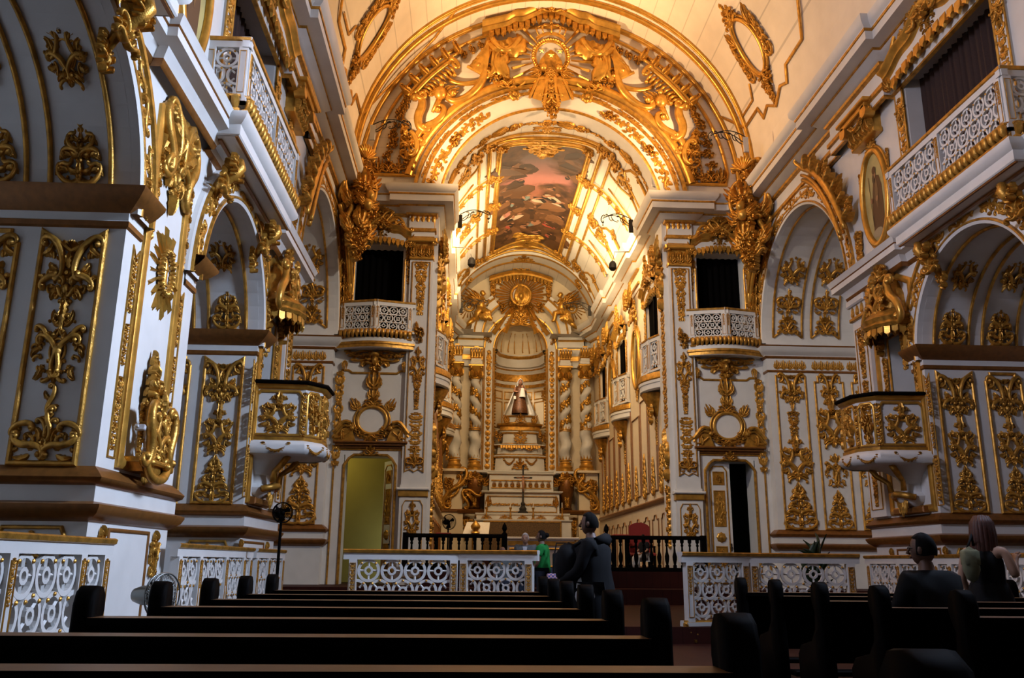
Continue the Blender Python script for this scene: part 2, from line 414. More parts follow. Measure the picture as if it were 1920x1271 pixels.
def o_cluster():
    o = Orn(); rnd = random.Random(11)
    for k in range(26):
        a = rnd.uniform(0, 2 * pi); r = sqrt(rnd.random()) * .36; u, v = r * cos(a) * .8, .5 + r * sin(a) * 1.2
        if k % 4 == 0: o.rose((u, v), rnd.uniform(.08, .12), rnd.uniform(.10, .17), 5, 15)
        elif k % 4 == 1: o.sc((u * .5, .5 + (v - .5) * .5), (u * 1.2, .5 + (v - .5) * 1.15), .026, rnd.choice('CS'), rnd.choice((1, -1)), lift=2.0)
        elif k % 4 == 2: o.boss((u, v), rnd.uniform(.05, .08), rnd.uniform(.05, .08), rnd.uniform(.10, .16), 9, 3)
        else: o.lf((u * .6, .5 + (v - .5) * .6), (u * 1.35, .5 + (v - .5) * 1.25), .10, rnd.uniform(-.3, .3), 2, .07)
    return o
OB = dict(mid=o_mid, top=o_top, base=o_base, rise=o_rise, drop=o_drop, strip=o_strip, cart=o_cart, crest=o_crest, frieze=o_frieze, swag=o_swag, corner=o_corner, plume=o_plume, cluster=o_cluster, lobe=o_lobe)
Orn.fat, Orn.leafy = 1.5, 1.35
OM = {k: f().mesh('carved_' + k, [GOLD], 68) for k, f in OB.items()}
def orn(kind, parent, Mw, u, v, h, su=1.0, rot=0.0, sw=None, name='carving', w=0.0, flip=1):
    M = Mw @ T(u, v, w) @ Rz(rot) @ S(h * su * flip, h, sw if sw else h)
    if flip < 0 and kind + '_f' not in OM:
        b = OB[kind](); b.v = [(-x, y, z) for x, y, z in b.v]; b.f = [tuple(reversed(f)) for f in b.f]; OM[kind + '_f'] = b.mesh('carved_' + kind, [GOLD], 68)
    if flip < 0: M = Mw @ T(u, v, w) @ Rz(rot) @ S(h * su, h, sw if sw else h); return put(name, OM[kind + '_f'], parent=parent, M=M)
    return put(name, OM[kind], parent=parent, M=M)

Orn.fat, Orn.leafy = 1.0, 1.15
def lattice(W, H, p=.36, t=.045):
    b = MB(); n = max(1, round(W / p)); p = W / n; clip = (-.001, W + .001, -.001, H + .001); wd = p * .058
    rows = max(1, math.ceil(H / (p * .84)) + 1)
    for r in range(rows):
        v = H - p * .46 - r * p * .84
        for k in range(-1, n + 1):
            u = (k + (.5 if r % 2 == 0 else 1.0)) * p
            b.ringflat((u, v), p * .43, wd, t, 20, clip)
            if 0 < u < W and .1 * p < v < H: b.ringflat((u, v), p * .15, wd * .8, t, 10, clip)
            for q in range(4):
                a = q * pi / 2 + (pi / 4 if r % 2 else 0); x0, y0 = u + p * .18 * cos(a), v + p * .18 * sin(a); x1, y1 = u + p * .40 * cos(a), v + p * .40 * sin(a)
                if clip[0] < x0 < clip[1] and clip[0] < x1 < clip[1] and clip[2] < y0 < clip[3] and clip[2] < y1 < clip[3]:
                    b.tube([(x0, y0, t / 2), (x1, y1, t / 2)], wd * .8, 4)
            for a in (pi / 4, 3 * pi / 4, pi / 2):
                x, y = u + p * .43 * cos(a), v + p * .43 * sin(a)
                if 0.03 < x < W - .03 and 0.03 < y < H - .03: b.ball((x, y, t), wd * 1.05, n=6, mat=1)
    return b
RAILP = [(-.05, 0, 0), (.05, 0, 0), (.05, .10, 0), (.075, .11, 1), (.085, .15, 1), (.065, .165, 1), (-.065, .165, 1), (-.085, .15, 1), (-.075, .11, 1), (-.05, .10, 0), (-.05, 0, 0)]
def railing(root, A, B, z0, h, posts, p=.36, first=True, last=True, carve=True):
    """white fretwork railing from A to B in plan; posts = positions along it"""
    A = V((*A, 0)); B = V((*B, 0)); d = (B - A); L = d.length; d.normalize(); n = V((d.y, -d.x, 0))
    M = Mx(((d.x, 0, n.x, A.x), (d.y, 0, n.y, A.y), (0, 1, 0, z0), (0, 0, 0, 1)))
    def run(prof, v):
        b = MB(); k = len(prof)
        vs = [(x, v + z, o) for x in (-.07, L + .07) for o, z, _ in prof]
        b.add(vs, [])
        for i in range(k - 1): b.add([vs[i], vs[i + 1], vs[k + i + 1], vs[k + i]], [(0, 1, 2, 3)], prof[i + 1][2])
        b.add(vs[:k - 1], [tuple(range(k - 2, -1, -1))]); b.add(vs[k:2 * k - 1], [tuple(range(k - 1))])
        return b
    put('top_rail', run(RAILP, h - .165), [WHITE, GOLD], root, M)
    put('base_rail', run([(-.06, 0, 0), (.06, 0, 0), (.06, .06, 0), (.045, .075, 1), (.045, .09, 1), (-.045, .09, 1), (-.06, .06, 0), (-.06, 0, 0)], 0), [WHITE, GOLD], root, M)
    pw = .13
    for i, q in enumerate(posts):
        b = MB(); b.box(q - pw / 2, q + pw / 2, .06, h - .165, -.055, .055); b.mould([(q - .045, .14), (q + .045, .14), (q + .045, h - .22), (q - .045, h - .22)], .012, .068, mat=1)
        po = put('post', b, [WHITE, GOLD], root, M)
        if carve: orn('strip', po, M, q, h * .42, h * .40, 1.3, w=.055, sw=.35, name='carved_drop')
    for a, c in zip(posts[:-1], posts[1:]):
        W = c - a - pw; H = h - .165 - .09
        put('fretwork_panel', lattice(W, H, p), [WHITE, GOLD], root, M @ T(a + pw / 2, .09, -.022))
    return M
# ------------------------------------------------------------------ camera
XA = 2.26838; CZ = 1.2; F, PI_, YA, RO = 1607.1, .254905, .0484354, .009176
cam = bpy.data.cameras.new('camera'); co = bpy.data.objects.new('camera', cam); COL.objects.link(co)
cam.sensor_width = 36; cam.lens = F / 1920 * 36; cam.clip_end = 200; cam.clip_start = .05
fw = V((sin(YA) * cos(PI_), cos(YA) * cos(PI_), sin(PI_))); rt = V((cos(YA), -sin(YA), 0)); up = rt.cross(fw)
r2 = rt * cos(RO) + up * sin(RO); u2 = up * cos(RO) - rt * sin(RO)
co.matrix_world = Mx(((r2.x, u2.x, -fw.x, -XA), (r2.y, u2.y, -fw.y, 0), (r2.z, u2.z, -fw.z, CZ), (0, 0, 0, 1)))
SC.camera = co

# ------------------------------------------------------------------ shell
NW = 6.1; FY = 23.6; CW = 3.42; BACK = -4.0; CEND = 38.7
ARCH = [(1.0, 1.85, 4.9), (7.2, 1.85, 4.9), (13.25, 1.82, 4.9), (20.45, 2.8, 7.3)]
def sliced_wall(b, u0, u1, z0, top, holes, P, mat=0):
    """holes: (ua, ub, lo, hi) rectangles or ('arch', uc, r, zs, lo)"""
    us = {u0, u1}
    for h in holes:
        if h[0] == 'arch':
            for k in range(25): us.add(h[1] - h[2] * cos(pi * k / 24))
        else: us.update((h[0], h[1]))
    us = sorted(u for u in us if u0 - 1e-6 <= u <= u1 + 1e-6)
    for a, c in zip(us[:-1], us[1:]):
        if c - a < 1e-5: continue
        m = (a + c) / 2; hs = []
        for h in holes:
            if h[0] == 'arch':
                if abs(m - h[1]) < h[2]:
                    g = lambda u, h=h: h[3] + sqrt(max(0, h[2] ** 2 - (u - h[1]) ** 2))
                    hs.append((h[4], g(a), g(c)))
            elif h[0] < m < h[1]: hs.append((h[2], h[3], h[3]))
        hs.sort(); lo = (z0, z0)
        ta, tc = (top(a), top(c)) if callable(top) else (top, top)
        for l, ha, hc in hs:
            if l > max(lo) + 1e-6: b.quad(P(a, lo[0]), P(c, lo[1]), P(c, l), P(a, l), mat)
            lo = (ha, hc)
        if max(ta - lo[0], tc - lo[1]) > 1e-4: b.quad(P(a, lo[0]), P(c, lo[1]), P(c, tc), P(a, ta), mat)
WIN = [(6.2, 9.0), (11.75, 14.6)]  # first bay, out of view, shifted to sit behind the added daylight lamps
for s, nm in ((-1, 'wall_left'), (1, 'wall_right')):
    b = MB()
    holes = [('arch', y, r, zs, 0) for y, r, zs in ARCH] + [(a, c, 7.3, 10.45) for a, c in WIN] + [(15.42, 16.3, 3.4, 5.75)]
    sliced_wall(b, BACK, FY, 0, 12.4, holes, lambda u, z: (s * NW, u, z))
    for y, r, zs in ARCH:                                   # reveals and barrel soffits of the side chapels
        D = 9.4
        for e in (-1, 1): b.quad((s * NW, y + e * r, 0), (s * D, y + e * r, 0), (s * D, y + e * r, zs), (s * NW, y + e * r, zs))
        for k in range(24):
            a0, a1 = pi * k / 24, pi * (k + 1) / 24
            b.quad((s * NW, y + r * cos(a0), zs + r * sin(a0)), (s * NW, y + r * cos(a1), zs + r * sin(a1)), (s * D, y + r * cos(a1), zs + r * sin(a1)), (s * D, y + r * cos(a0), zs + r * sin(a0)))
        b.quad((s * D, y - r, 0), (s * D, y + r, 0), (s * D, y + r, zs + r), (s * D, y - r, zs + r))
    for a, c in WIN:                                        # window jambs
        for yy in (a, c): b.quad((s * NW, yy, 7.3), (s * (NW + .7), yy, 7.3), (s * (NW + .7), yy, 10.45), (s * NW, yy, 10.45))
        for zz in (7.3, 10.45): b.quad((s * NW, a, zz), (s * (NW + .7), a, zz), (s * (NW + .7), c, zz), (s * NW, c, zz))
    a, c = 15.42, 16.3
    for yy in (a, c): b.quad((s * NW, yy, 3.4), (s * 6.9, yy, 3.4), (s * 6.9, yy, 5.75), (s * NW, yy, 5.75))
    b.quad((s * NW, a, 5.75), (s * 6.9, a, 5.75), (s * 6.9, c, 5.75), (s * NW, c, 5.75)); b.quad((s * 6.9, a, 3.4), (s * 6.9, c, 3.4), (s * 6.9, c, 5.75), (s * 6.9, a, 5.75))
    struct(nm, b, [WHITE])
# front wall with the chancel arch, two doors, two gallery windows
b = MB()
holes = [('arch', 0, 3.30, 11.3, 0)] + [(s * 5.0 - .67, s * 5.0 + .67, .3, 4.0) for s in (-1, 1)] + [(s * 5.0 - .70, s * 5.0 + .70, 7.3, 10.1) for s in (-1, 1)]
topf = lambda u: 12.2 + sqrt(max(0, 5.8 ** 2 - u * u)) if abs(u) < 5.8 else 12.2
holes2 = holes
us = MB(); sliced_wall(us, -6.1, 6.1, 0, 12.2, holes, lambda u, z: (u, FY, z), 0)
# fine slices for the vaulted head
for k in range(64):
    a, c = -5.8 + 11.6 * k / 64, -5.8 + 11.6 * (k + 1) / 64
    f = lambda u: max(12.2, 11.3 + sqrt(max(0, 3.3 ** 2 - u * u))) if abs(u) < 3.3 else 12.2
    us.quad((a, FY, f(a)), (c, FY, f(c)), (c, FY, topf(c)), (a, FY, topf(a)), 1)
# window and door jambs
for s in (-1, 1):
    for (x0, x1, z0, z1, dp) in ((s * 5 - .67, s * 5 + .67, .3, 4.0, .8), (s * 5 - .7, s * 5 + .7, 7.3, 10.1, .6)):
        for x in (x0, x1): us.quad((x, FY, z0), (x, FY + dp, z0), (x, FY + dp, z1), (x, FY, z1), 0)
        for z in (z0, z1): us.quad((x0, FY, z), (x0, FY + dp, z), (x1, FY + dp, z), (x1, FY, z), 0)
# chancel arch jambs
for s in (-1, 1): us.quad((s * 3.3, FY, 0), (s * 3.3, FY + .9, 0), (s * 3.3, FY + .9, 11.3), (s * 3.3, FY, 11.3), 0)
us.f = [f for f, m in zip(us.f, us.m)]; struct('wall_front', us, [WHITE, TYMP])
# the sacristy passage seen through the open door, and the dark passage opposite
b = MB(); b.quad((-7.6, 26.2, 0), (-3.6, 26.2, 0), (-3.6, 26.2, 5), (-7.6, 26.2, 5)); b.quad((-7.6, 24.4, 0), (-7.6, 26.2, 0), (-7.6, 26.2, 5), (-7.6, 24.4, 5)); b.quad((-3.6, 24.4, 0), (-3.6, 26.2, 0), (-3.6, 26.2, 5), (-3.6, 24.4, 5)); b.quad((-7.6, 24.4, 5), (-3.6, 24.4, 5), (-3.6, 26.2, 5), (-7.6, 26.2, 5))
struct('wall_passage', b, [YELL])
b = MB(); b.quad((3.6, 27.2, 0), (7.6, 27.2, 0), (7.6, 27.2, 5), (3.6, 27.2, 5)); b.quad((7.6, 24.4, 0), (7.6, 27.2, 0), (7.6, 27.2, 5), (7.6, 24.4, 5)); b.quad((3.6, 24.4, 0), (3.6, 27.2, 0), (3.6, 27.2, 5), (3.6, 24.4, 5))
struct('wall_vestry', b, [STONE])
# chancel walls with the gallery windows
CHW = [(24.75, 26.55), (30.2, 32.0), (34.9, 36.5)]
for s, nm in ((-1, 'wall_chancel_left'), (1, 'wall_chancel_right')):
    b = MB(); sliced_wall(b, FY + .1, CEND, 0, 11.8, [(a, c, 6.9, 9.35) for a, c in CHW], lambda u, z: (s * CW, u, z), 0)
    for a, c in CHW:
        for yy in (a, c): b.quad((s * CW, yy, 6.9), (s * (CW + .45), yy, 6.9), (s * (CW + .45), yy, 9.35), (s * CW, yy, 9.35))
        for z in (6.9, 9.35): b.quad((s * CW, a, z), (s * (CW + .45), a, z), (s * (CW + .45), c, z), (s * CW, c, z))
    struct(nm, b, [SALMON])
# floors
b = MB(); b.box(-9.5, 9.5, BACK, 13.9, -.2, 0); b.box(-9.5, 9.5, 13.9, 22.2, -.2, .25); b.box(-9.5, 9.5, 21.2, 28, .0, .6); struct('floor', b, [FLOORM])
b = MB(); b.box(-CW, CW, 22.3, 42, .5, 1.0); b.box(-2.6, 2.6, 31.0, 42, 1.0, 1.18); b.box(-2.3, 2.3, 32, 42, 1.18, 1.36); struct('floor_chancel', b, [FLOORM])
# nave vault
def vault(b, R, zc, y0, y1, n=48, a0=0, a1=pi, mat=0, ny=1):
    for j in range(ny):
        ya, yb = y0 + (y1 - y0) * j / ny, y0 + (y1 - y0) * (j + 1) / ny
        for k in range(n):
            p, q = a0 + (a1 - a0) * k / n, a0 + (a1 - a0) * (k + 1) / n
            b.quad((R * cos(p), ya, zc + R * sin(p)), (R * cos(q), ya, zc + R * sin(q)), (R * cos(q), yb, zc + R * sin(q)), (R * cos(p), yb, zc + R * sin(p)), mat)
b = MB(); vault(b, 5.76, 12.2, BACK, FY)
for s in (-1, 1): b.quad((s * 5.76, BACK, 11.6), (s * 5.76, FY, 11.6), (s * 5.76, FY, 12.2), (s * 5.76, BACK, 12.2))
struct('ceiling', b, [VAULT], 'all')
b = MB(); vault(b, 3.36, 11.3, FY, CEND); struct('ceiling_chancel', b, [VAULTC], 'all')
b = MB(); b.quad((-9.5, BACK, 0), (9.5, BACK, 0), (9.5, BACK, 12.3), (-9.5, BACK, 12.3)); vault(b, .01, 12.2, BACK, BACK + .01, 4)
for k in range(24):
    p, q = pi * k / 24, pi * (k + 1) / 24
    b.add([(0, BACK, 12.2), (5.8 * cos(p), BACK, 12.2 + 5.8 * sin(p)), (5.8 * cos(q), BACK, 12.2 + 5.8 * sin(q))], [(0, 1, 2)])
struct('wall_back', b, [mat('dark_entrance_wall', (.05, .04, .035), .7)])

# ------------------------------------------------------------------ entablature (one continuous moulding)
ENT = [(-.02, 10.25, 1), (.05, 10.27, 1), (.05, 10.31, 1), (.05, 10.44, 0), (.10, 10.46, 1), (.10, 10.55, 1), (.03, 10.57, 0), (.03, 10.93, 0), (.11, 10.96, 1), (.13, 11.01, 1), (.2, 11.03, 0), (.31, 11.14, 0), (.33, 11.15, 1), (.33, 11.19, 1), (.58, 11.2, 0),
       (.58, 11.38, 0), (.60, 11.39, 1), (.61, 11.43, 1), (.61, 11.45, 0), (.66, 11.49, 0), (.70, 11.56, 0), (.71, 11.64, 0), (.71, 11.68, 0), (-.35, 11.71, 0)]
def plan(s):
    p = [(6.05, BACK), (6.05, 2.9), (5.9, 2.9), (5.9, 5.3), (6.05, 5.3), (6.05, 9.1), (5.9, 9.1), (5.9, 11.3), (6.05, 11.3), (6.05, 15.0), (5.9, 15.0), (5.9, 17.5), (6.05, 17.5), (6.05, 22.7), (5.75, 23.2), (5.2, 23.52), (4.12, 23.52), (4.12, 23.42), (3.46, 23.42), (3.46, 24.5), (3.58, 24.5), (3.58, 27.7), (3.46, 27.7), (3.46, 29.2), (3.58, 29.2), (3.58, 32.9), (3.46, 32.9), (3.46, 34.0), (3.58, 34.0), (3.58, 36.9), (3.46, 36.9), (3.2, 37.8)]
    return p
for s in (-1, 1):
    b = MB(); b.sweep(ENT, plan(s))
    if s < 0: b.v = [(-x, y, z) for x, y, z in b.v]; b.f = [tuple(reversed(f)) for f in b.f]
    o = struct('trim_%d' % (1 if s < 0 else 2), b, [WHITE, GOLD], True)
# frieze consoles above the front pilasters
def console_row(root, Mw, x0, x1, n, z, name='frieze_console'):
    for k in range(n):
        b = MB(); x = x0 + (x1 - x0) * (k + .5) / n; w = (x1 - x0) / n * .42
        b.tube([(x, z + .30, .12), (x, z + .26, .17), (x, z + .14, .10), (x, z, .06)], [w, w * 1.05, w * .8, w * .7], 8); b.ball((x, z + .31, .13), w * 1.05, n=8)
        put(name, b, [GOLDB], root, Mw, 'all')

# ------------------------------------------------------------------ nave mouldings: dado and string courses
def mould_run(name, prof, path, s, mats):
    b = MB(); b.sweep(prof, path)
    if s < 0: b.v = [(-x, y, z) for x, y, z in b.v]; b.f = [tuple(reversed(f)) for f in b.f]
    return struct(name, b, mats, True)
DADO = [(.0, 1.56, 0), (.04, 1.58, 1), (.12, 1.64, 1), (.15, 1.70, 1), (.15, 1.73, 1), (.05, 1.76, 1), (.05, 1.92, 0), (.11, 1.95, 1), (.13, 2.0, 1), (.06, 2.07, 1), (.02, 2.10, 1), (0, 2.12, 1)]
IMP = [(0, 4.72, 0), (.03, 4.74, 1), (.03, 4.80, 1), (.02, 4.81, 0), (.02, 4.90, 0), (.05, 4.92, 1), (.10, 4.96, 1), (.17, 5.02, 1), (.24, 5.10, 1), (.25, 5.14, 1), (0, 5.17, 1)]
IMP3 = [(0, 6.45, 0), (.03, 6.47, 1), (.03, 6.52, 1), (.02, 6.53, 0), (.02, 6.85, 0), (.06, 6.88, 1), (.07, 6.92, 1), (.07, 6.94, 0), (.14, 7.0, 0), (.22, 7.08, 0), (.24, 7.16, 0), (.26, 7.2, 1), (0, 7.24, 0)]
STR = [(0, 6.78, 0), (.03, 6.8, 1), (.05, 6.86, 1), (.06, 6.88, 0), (.12, 6.98, 0), (.26, 7.02, 0), (.26, 7.14, 0), (.28, 7.16, 1), (.29, 7.2, 0), (.33, 7.27, 0), (0, 7.3, 0)]
PLIN = [(0, 0, 0), (.10, 0, 0), (.10, .30, 0), (.07, .34, 1), (.05, .40, 1), (0, .42, 1)]
PIERS = [(-4, -.85), (2.85, 5.35), (9.05, 11.43), (15.07, 17.65), (23.25, 23.6)]
t = 3
for s in (-1, 1):
    for i, (a, c) in enumerate(PIERS):
        full = [(9.4, a), (NW, a), (NW, c), (9.4, c)] if i not in (0, 4) else ([(NW, a), (NW, c), (9.4, c)] if i == 0 else [(9.4, a), (NW, a), (NW, c)])
        full = [(x, y) for x, y in full]
        for pf, nm in ((DADO, 'dado'), (PLIN, 'plinth')):
            mould_run('trim_%d' % t, pf, full, s, [WHITE, BROWN]); t += 1
        if i < 3: mould_run('trim_%d' % t, IMP, [(9.4, a), (NW, a), (NW, a + .42)], s, [WHITE, BROWN]) if i else None
        if i < 4: mould_run('trim_%d' % (t + 1), IMP, [(NW, c - .42), (NW, c), (9.4, c)] if i < 3 else [(9.4, a), (NW, a), (NW, a + .42)], s, [WHITE, BROWN])
        if i == 3: mould_run('trim_%d' % t, IMP3, [(NW, c - .45), (NW, c), (9.4, c)], s, [WHITE, BROWN])
        if i == 4: mould_run('trim_%d' % t, IMP3, [(9.4, a), (NW, a), (NW, c - .02)], s, [WHITE, BROWN])
        t += 2
    # string course at gallery level
    mould_run('trim_%d' % t, STR, [(NW, BACK), (NW, 2.8), (5.98, 2.8), (5.98, 5.3), (NW, 5.3), (NW, 9.1), (5.98, 9.1), (5.98, 11.2), (NW, 11.2), (NW, 15.2), (5.98, 15.2), (5.98, 17.6), (NW + .3, 17.6)], s, [WHITE, BROWN]); t += 1

# ------------------------------------------------------------------ archivolts of the nave arches
def arc_mould(b, R, zs, uc, prof, a0=0, a1=pi, n=40):
    K = len(prof)
    for i in range(n):
        p, q = a0 + (a1 - a0) * i / n, a0 + (a1 - a0) * (i + 1) / n
        for k in range(K - 1):
            (r0, w0), (r1, w1) = prof[k][:2], prof[k + 1][:2]; m = prof[k + 1][2]
            f = lambda r, w, a: (uc + (R + r) * cos(a), zs + (R + r) * sin(a), w)
            b.quad(f(r0, w0, p), f(r1, w1, p), f(r1, w1, q), f(r0, w0, q), m)
AV = [(0, -.02, 0), (0, .10, 0), (.05, .12, 0), (.06, .13, 1), (.09, .13, 1), (.10, .09, 1), (.12, .08, 0), (.40, .08, 0), (.42, .12, 1), (.46, .13, 1), (.48, .09, 1), (.50, .06, 0), (.52, 0, 0)]
BAY = {1: 'over the chapel opening by the pews', 2: 'over the opening before the pulpit', 3: 'over the great opening past the pulpit'}
for s in (-1, 1):
    for i in (1, 2, 3):
        y, r, zs = ARCH[i]
        root = thing('chapel_arch', 'white archivolt with gilt carved scrolls ' + BAY[i] + ' ' + SIDE[s].replace(' of the nave', ''), 'archway', (s * NW, y, zs), 'archivolts of the side chapels')
        Mw = wallf(s, y, zs); b = MB(); arc_mould(b, r, 0, 0, AV, n=48); put('archivolt', b, [WHITE, GOLD], root, Mw, True)
        n = 7 if i < 3 else 9
        for k in range(n):
            a = pi * (k + .5) / n; R = r + .26; L = pi * R / n * .93
            orn('frieze', root, Mw, R * cos(a) - L / 2 * -sin(a) * 1, R * sin(a) - L / 2 * cos(a) * 1, L, .95 if i < 3 else .8, rot=a, w=.08, sw=.6, name='carved_scroll')
        if i < 3:
            for e in (-1, 1):
                orn('corner', root, Mw, e * (r + .62), 1.72, .95, rot=(-pi / 2 if e > 0 else pi) , su=.9, name='spandrel_carving', sw=.9)
                orn('drop', root, Mw, e * (r + .62), -.05, 1.15, su=.9, name='hanging_carving')
            orn('crest', root, Mw, 0, r + .12, .7, name='keystone_carving', sw=1.3)
    # reveal panels and soffits
    for i in (1, 2, 3):
        y, r, zs = ARCH[i]; yf = y + r
        cols = ((6.28, 7.0), (7.2, 7.92), (8.12, 8.84)) if i < 3 else ((6.28, 7.17), (7.38, 8.25), (8.45, 9.2))
        for j, (x0, x1) in enumerate(cols):
            Mw = frame((s * (x0 + x1) / 2, yf, 0), (0, -1, 0)); hw = (x1 - x0) / 2
            zl, zh = (2.14, 4.66) if i < 3 else (2.15, 6.35)
            nm = ('outer', 'middle', 'innermost')[j]
            root = thing('jamb_panel', nm + ' gilt carved panel on the ' + ('chapel jamb' if i < 3 else 'tall chapel jamb') + (' facing the pews, first bay ' if i == 1 else ' next to the pulpit ' if i == 2 else ' beside the front wall ') + SIDE[s].replace(' of the nave', ''), 'wall panel', (s * (x0 + x1) / 2, yf, zl), 'carved panels on the chapel jambs')
            b = MB(); e = .03; k = .16
            if j == 0: pth = [(-hw + e, zl), (hw - e, zl), (hw - e, zh), (0, zh - .22), (-hw + e, zh)] if i < 3 else [(-hw + e, zl), (hw - e, zl), (hw - e, zh), (-hw + e, zh)]
            else: pth = [(-hw + e, zl), (hw - e, zl), (hw - e, zh - k), (hw - e - k * .6, zh - k), (hw - e - k * .6, zh), (-hw + e + k * .6, zh), (-hw + e + k * .6, zh - k), (-hw + e, zh - k)]
            b.mould(pth, .055, .04); put('panel_frame', b, [GOLD], root, Mw, True)
            if i < 3:
                w = hw * 2
                orn('top', root, Mw, 0, zh - .98, .9, su=w / .98 * 1.05, name='carving'); orn('mid' if i == 1 else 'cart', root, Mw, 0, zl + .82, .86, su=w / .95, name='carving'); orn('base' if i == 1 else 'rise', root, Mw, 0, zl + .04, .78, su=w / (.82), name='carving')
                if j == 0:  # low frieze panel under the dado
                    b = MB(); b.mould([(-hw * .9, 1.16), (hw * .9, 1.16), (hw * .9, 1.42), (hw * .8, 1.5), (-hw * .8, 1.5), (-hw * .9, 1.42)], .04, .035); put('low_frame', b, [GOLD], root, Mw, True)
                    orn('base', root, Mw, 0, 1.16, .3, su=1.5, name='low_carving', sw=.35)
            else:
                if j == 0:
                    orn('top', root, Mw, 0, zh - 1.0, 1.05, su=.75); orn('drop', root, Mw, 0, zh - 2.0, 1.0, su=1.2); orn('cart', root, Mw, 0, zl + 1.25, 1.3, su=.9); orn('rise', root, Mw, 0, zl + .05, 1.2, su=.9)
                else:
                    orn('cart', root, Mw, 0, zl + 2.2, 1.5, su=.75); orn('top', root, Mw, 0, zh - .9, .95, su=.6); orn('rise', root, Mw, 0, zl + .05, 1.0, su=.8); orn('mid', root, Mw, 0, zl + 1.1, .95, su=.8)
                for q in range(5): orn('plume', root, Mw, -.36 + q * .18, 6.55, .27, .9, name='frieze_leaf', w=.02)
        # vault soffit panels (barrel of the chapel) with their frames and carvings, near the far haunch
        for j, (x0, x1) in enumerate(cols[:2]):
            root = thing('soffit_panel', ('outer' if j == 0 else 'inner') + ' framed panel curving up the chapel vault ' + ('nearest the pews ' if i == 1 else 'before the pulpit ' if i == 2 else 'past the pulpit ') + SIDE[s].replace(' of the nave', ''), 'vault panel', (s * (x0 + x1) / 2, y + r, zs + .35), 'carved panels on the chapel vaults')
            b = MB(); n = 26; rr = r - .01
            def q(x, a, w): return (s * x, y + (rr - w) * cos(a), zs + (rr - w) * sin(a))
            a0 = .10 if i < 3 else .06; edge = [(x0 + .03, a0 + .0), (x0 + .03, 2.5), (x1 - .03, 2.5), (x1 - .03, a0)]
            for xx in (x0 + .03, x1 - .03): b.tube([q(xx, a0 + (2.5 - a0) * k / n, .015) for k in range(n + 1)], .032, 6)
            xm = (x0 + x1) / 2; b.tube([q(x0 + .03, a0, .015), q(xm, a0 + .11, .015), q(x1 - .03, a0, .015)], .032, 6)
            put('panel_frame', b, [GOLD], root, I4, 'all')
            for kind, a, h in (('rise', .20, .95), ('cart', .75, .9)) if i < 3 else (('crest', .10, .8), ('base', .32, .9), ('cart', .62, 1.2)):
                c = q(xm, a, .0); n_ = V((0, -cos(a), -sin(a))); vv = V((0, -sin(a), cos(a))); uu = vv.cross(n_)
                Mw = Mx(((uu.x, vv.x, n_.x, c[0]), (uu.y, vv.y, n_.y, c[1]), (uu.z, vv.z, n_.z, c[2]), (0, 0, 0, 1)))
                orn(kind, root, Mw, 0, 0, h, su=.62 if i < 3 else .75, name='carving', w=.03)
# ------------------------------------------------------------------ shared builders: pelmet, balcony, oval picture
def fringe(n, W, h, d=.03, curve=lambda u: 0.0):
    b = MB(); w = W / n
    for k in range(n):
        u = -W / 2 + w * (k + .5); hh = h * (1 if k % 2 == 0 else .72); v = curve(u)
        b.add([(u - w * .46, v + .04, 0), (u + w * .46, v + .04, 0), (u + w * .46, v - hh * .55, 0), (u + w * .2, v - hh * .7, 0), (u, v - hh, 0), (u - w * .2, v - hh * .7, 0), (u - w * .46, v - hh * .55, 0)] +
              [(u - w * .40, v + .04, d), (u + w * .40, v + .04, d), (u + w * .36, v - hh * .55, d * 1.4), (u + w * .14, v - hh * .66, d * 1.4), (u, v - hh * .9, d), (u - w * .14, v - hh * .66, d * 1.4), (u - w * .36, v - hh * .55, d * 1.4)],
              [tuple(range(7, 14))] + [(i, (i + 1) % 7, 7 + (i + 1) % 7, 7 + i) for i in range(7)])
    return b
def curved_cornice(hw, prof, top, n=40):
    b = MB(); K = len(prof)
    P = []
    for i in range(n + 1):
        u = -hw + 2 * hw * i / n; P += [(u, top(u) + v, w) for v, w, *_ in prof]
    b.v = P
    for i in range(n):
        for k in range(K - 1): b.f.append((i * K + k, i * K + k + 1, (i + 1) * K + k + 1, (i + 1) * K + k)[::-1]); b.m.append(prof[k + 1][2] if len(prof[k + 1]) > 2 else 0)
    b.add(P[:K], [tuple(range(K))]); b.add(P[-K:], [tuple(range(K - 1, -1, -1))])
    return b
CORN = [(0, 0, 0), (0, .10, 0), (.05, .13, 0), (.07, .18, 0), (.12, .20, 0), (.16, .27, 0), (.20, .29, 0), (.22, .27, 0), (.24, 0, 0)]
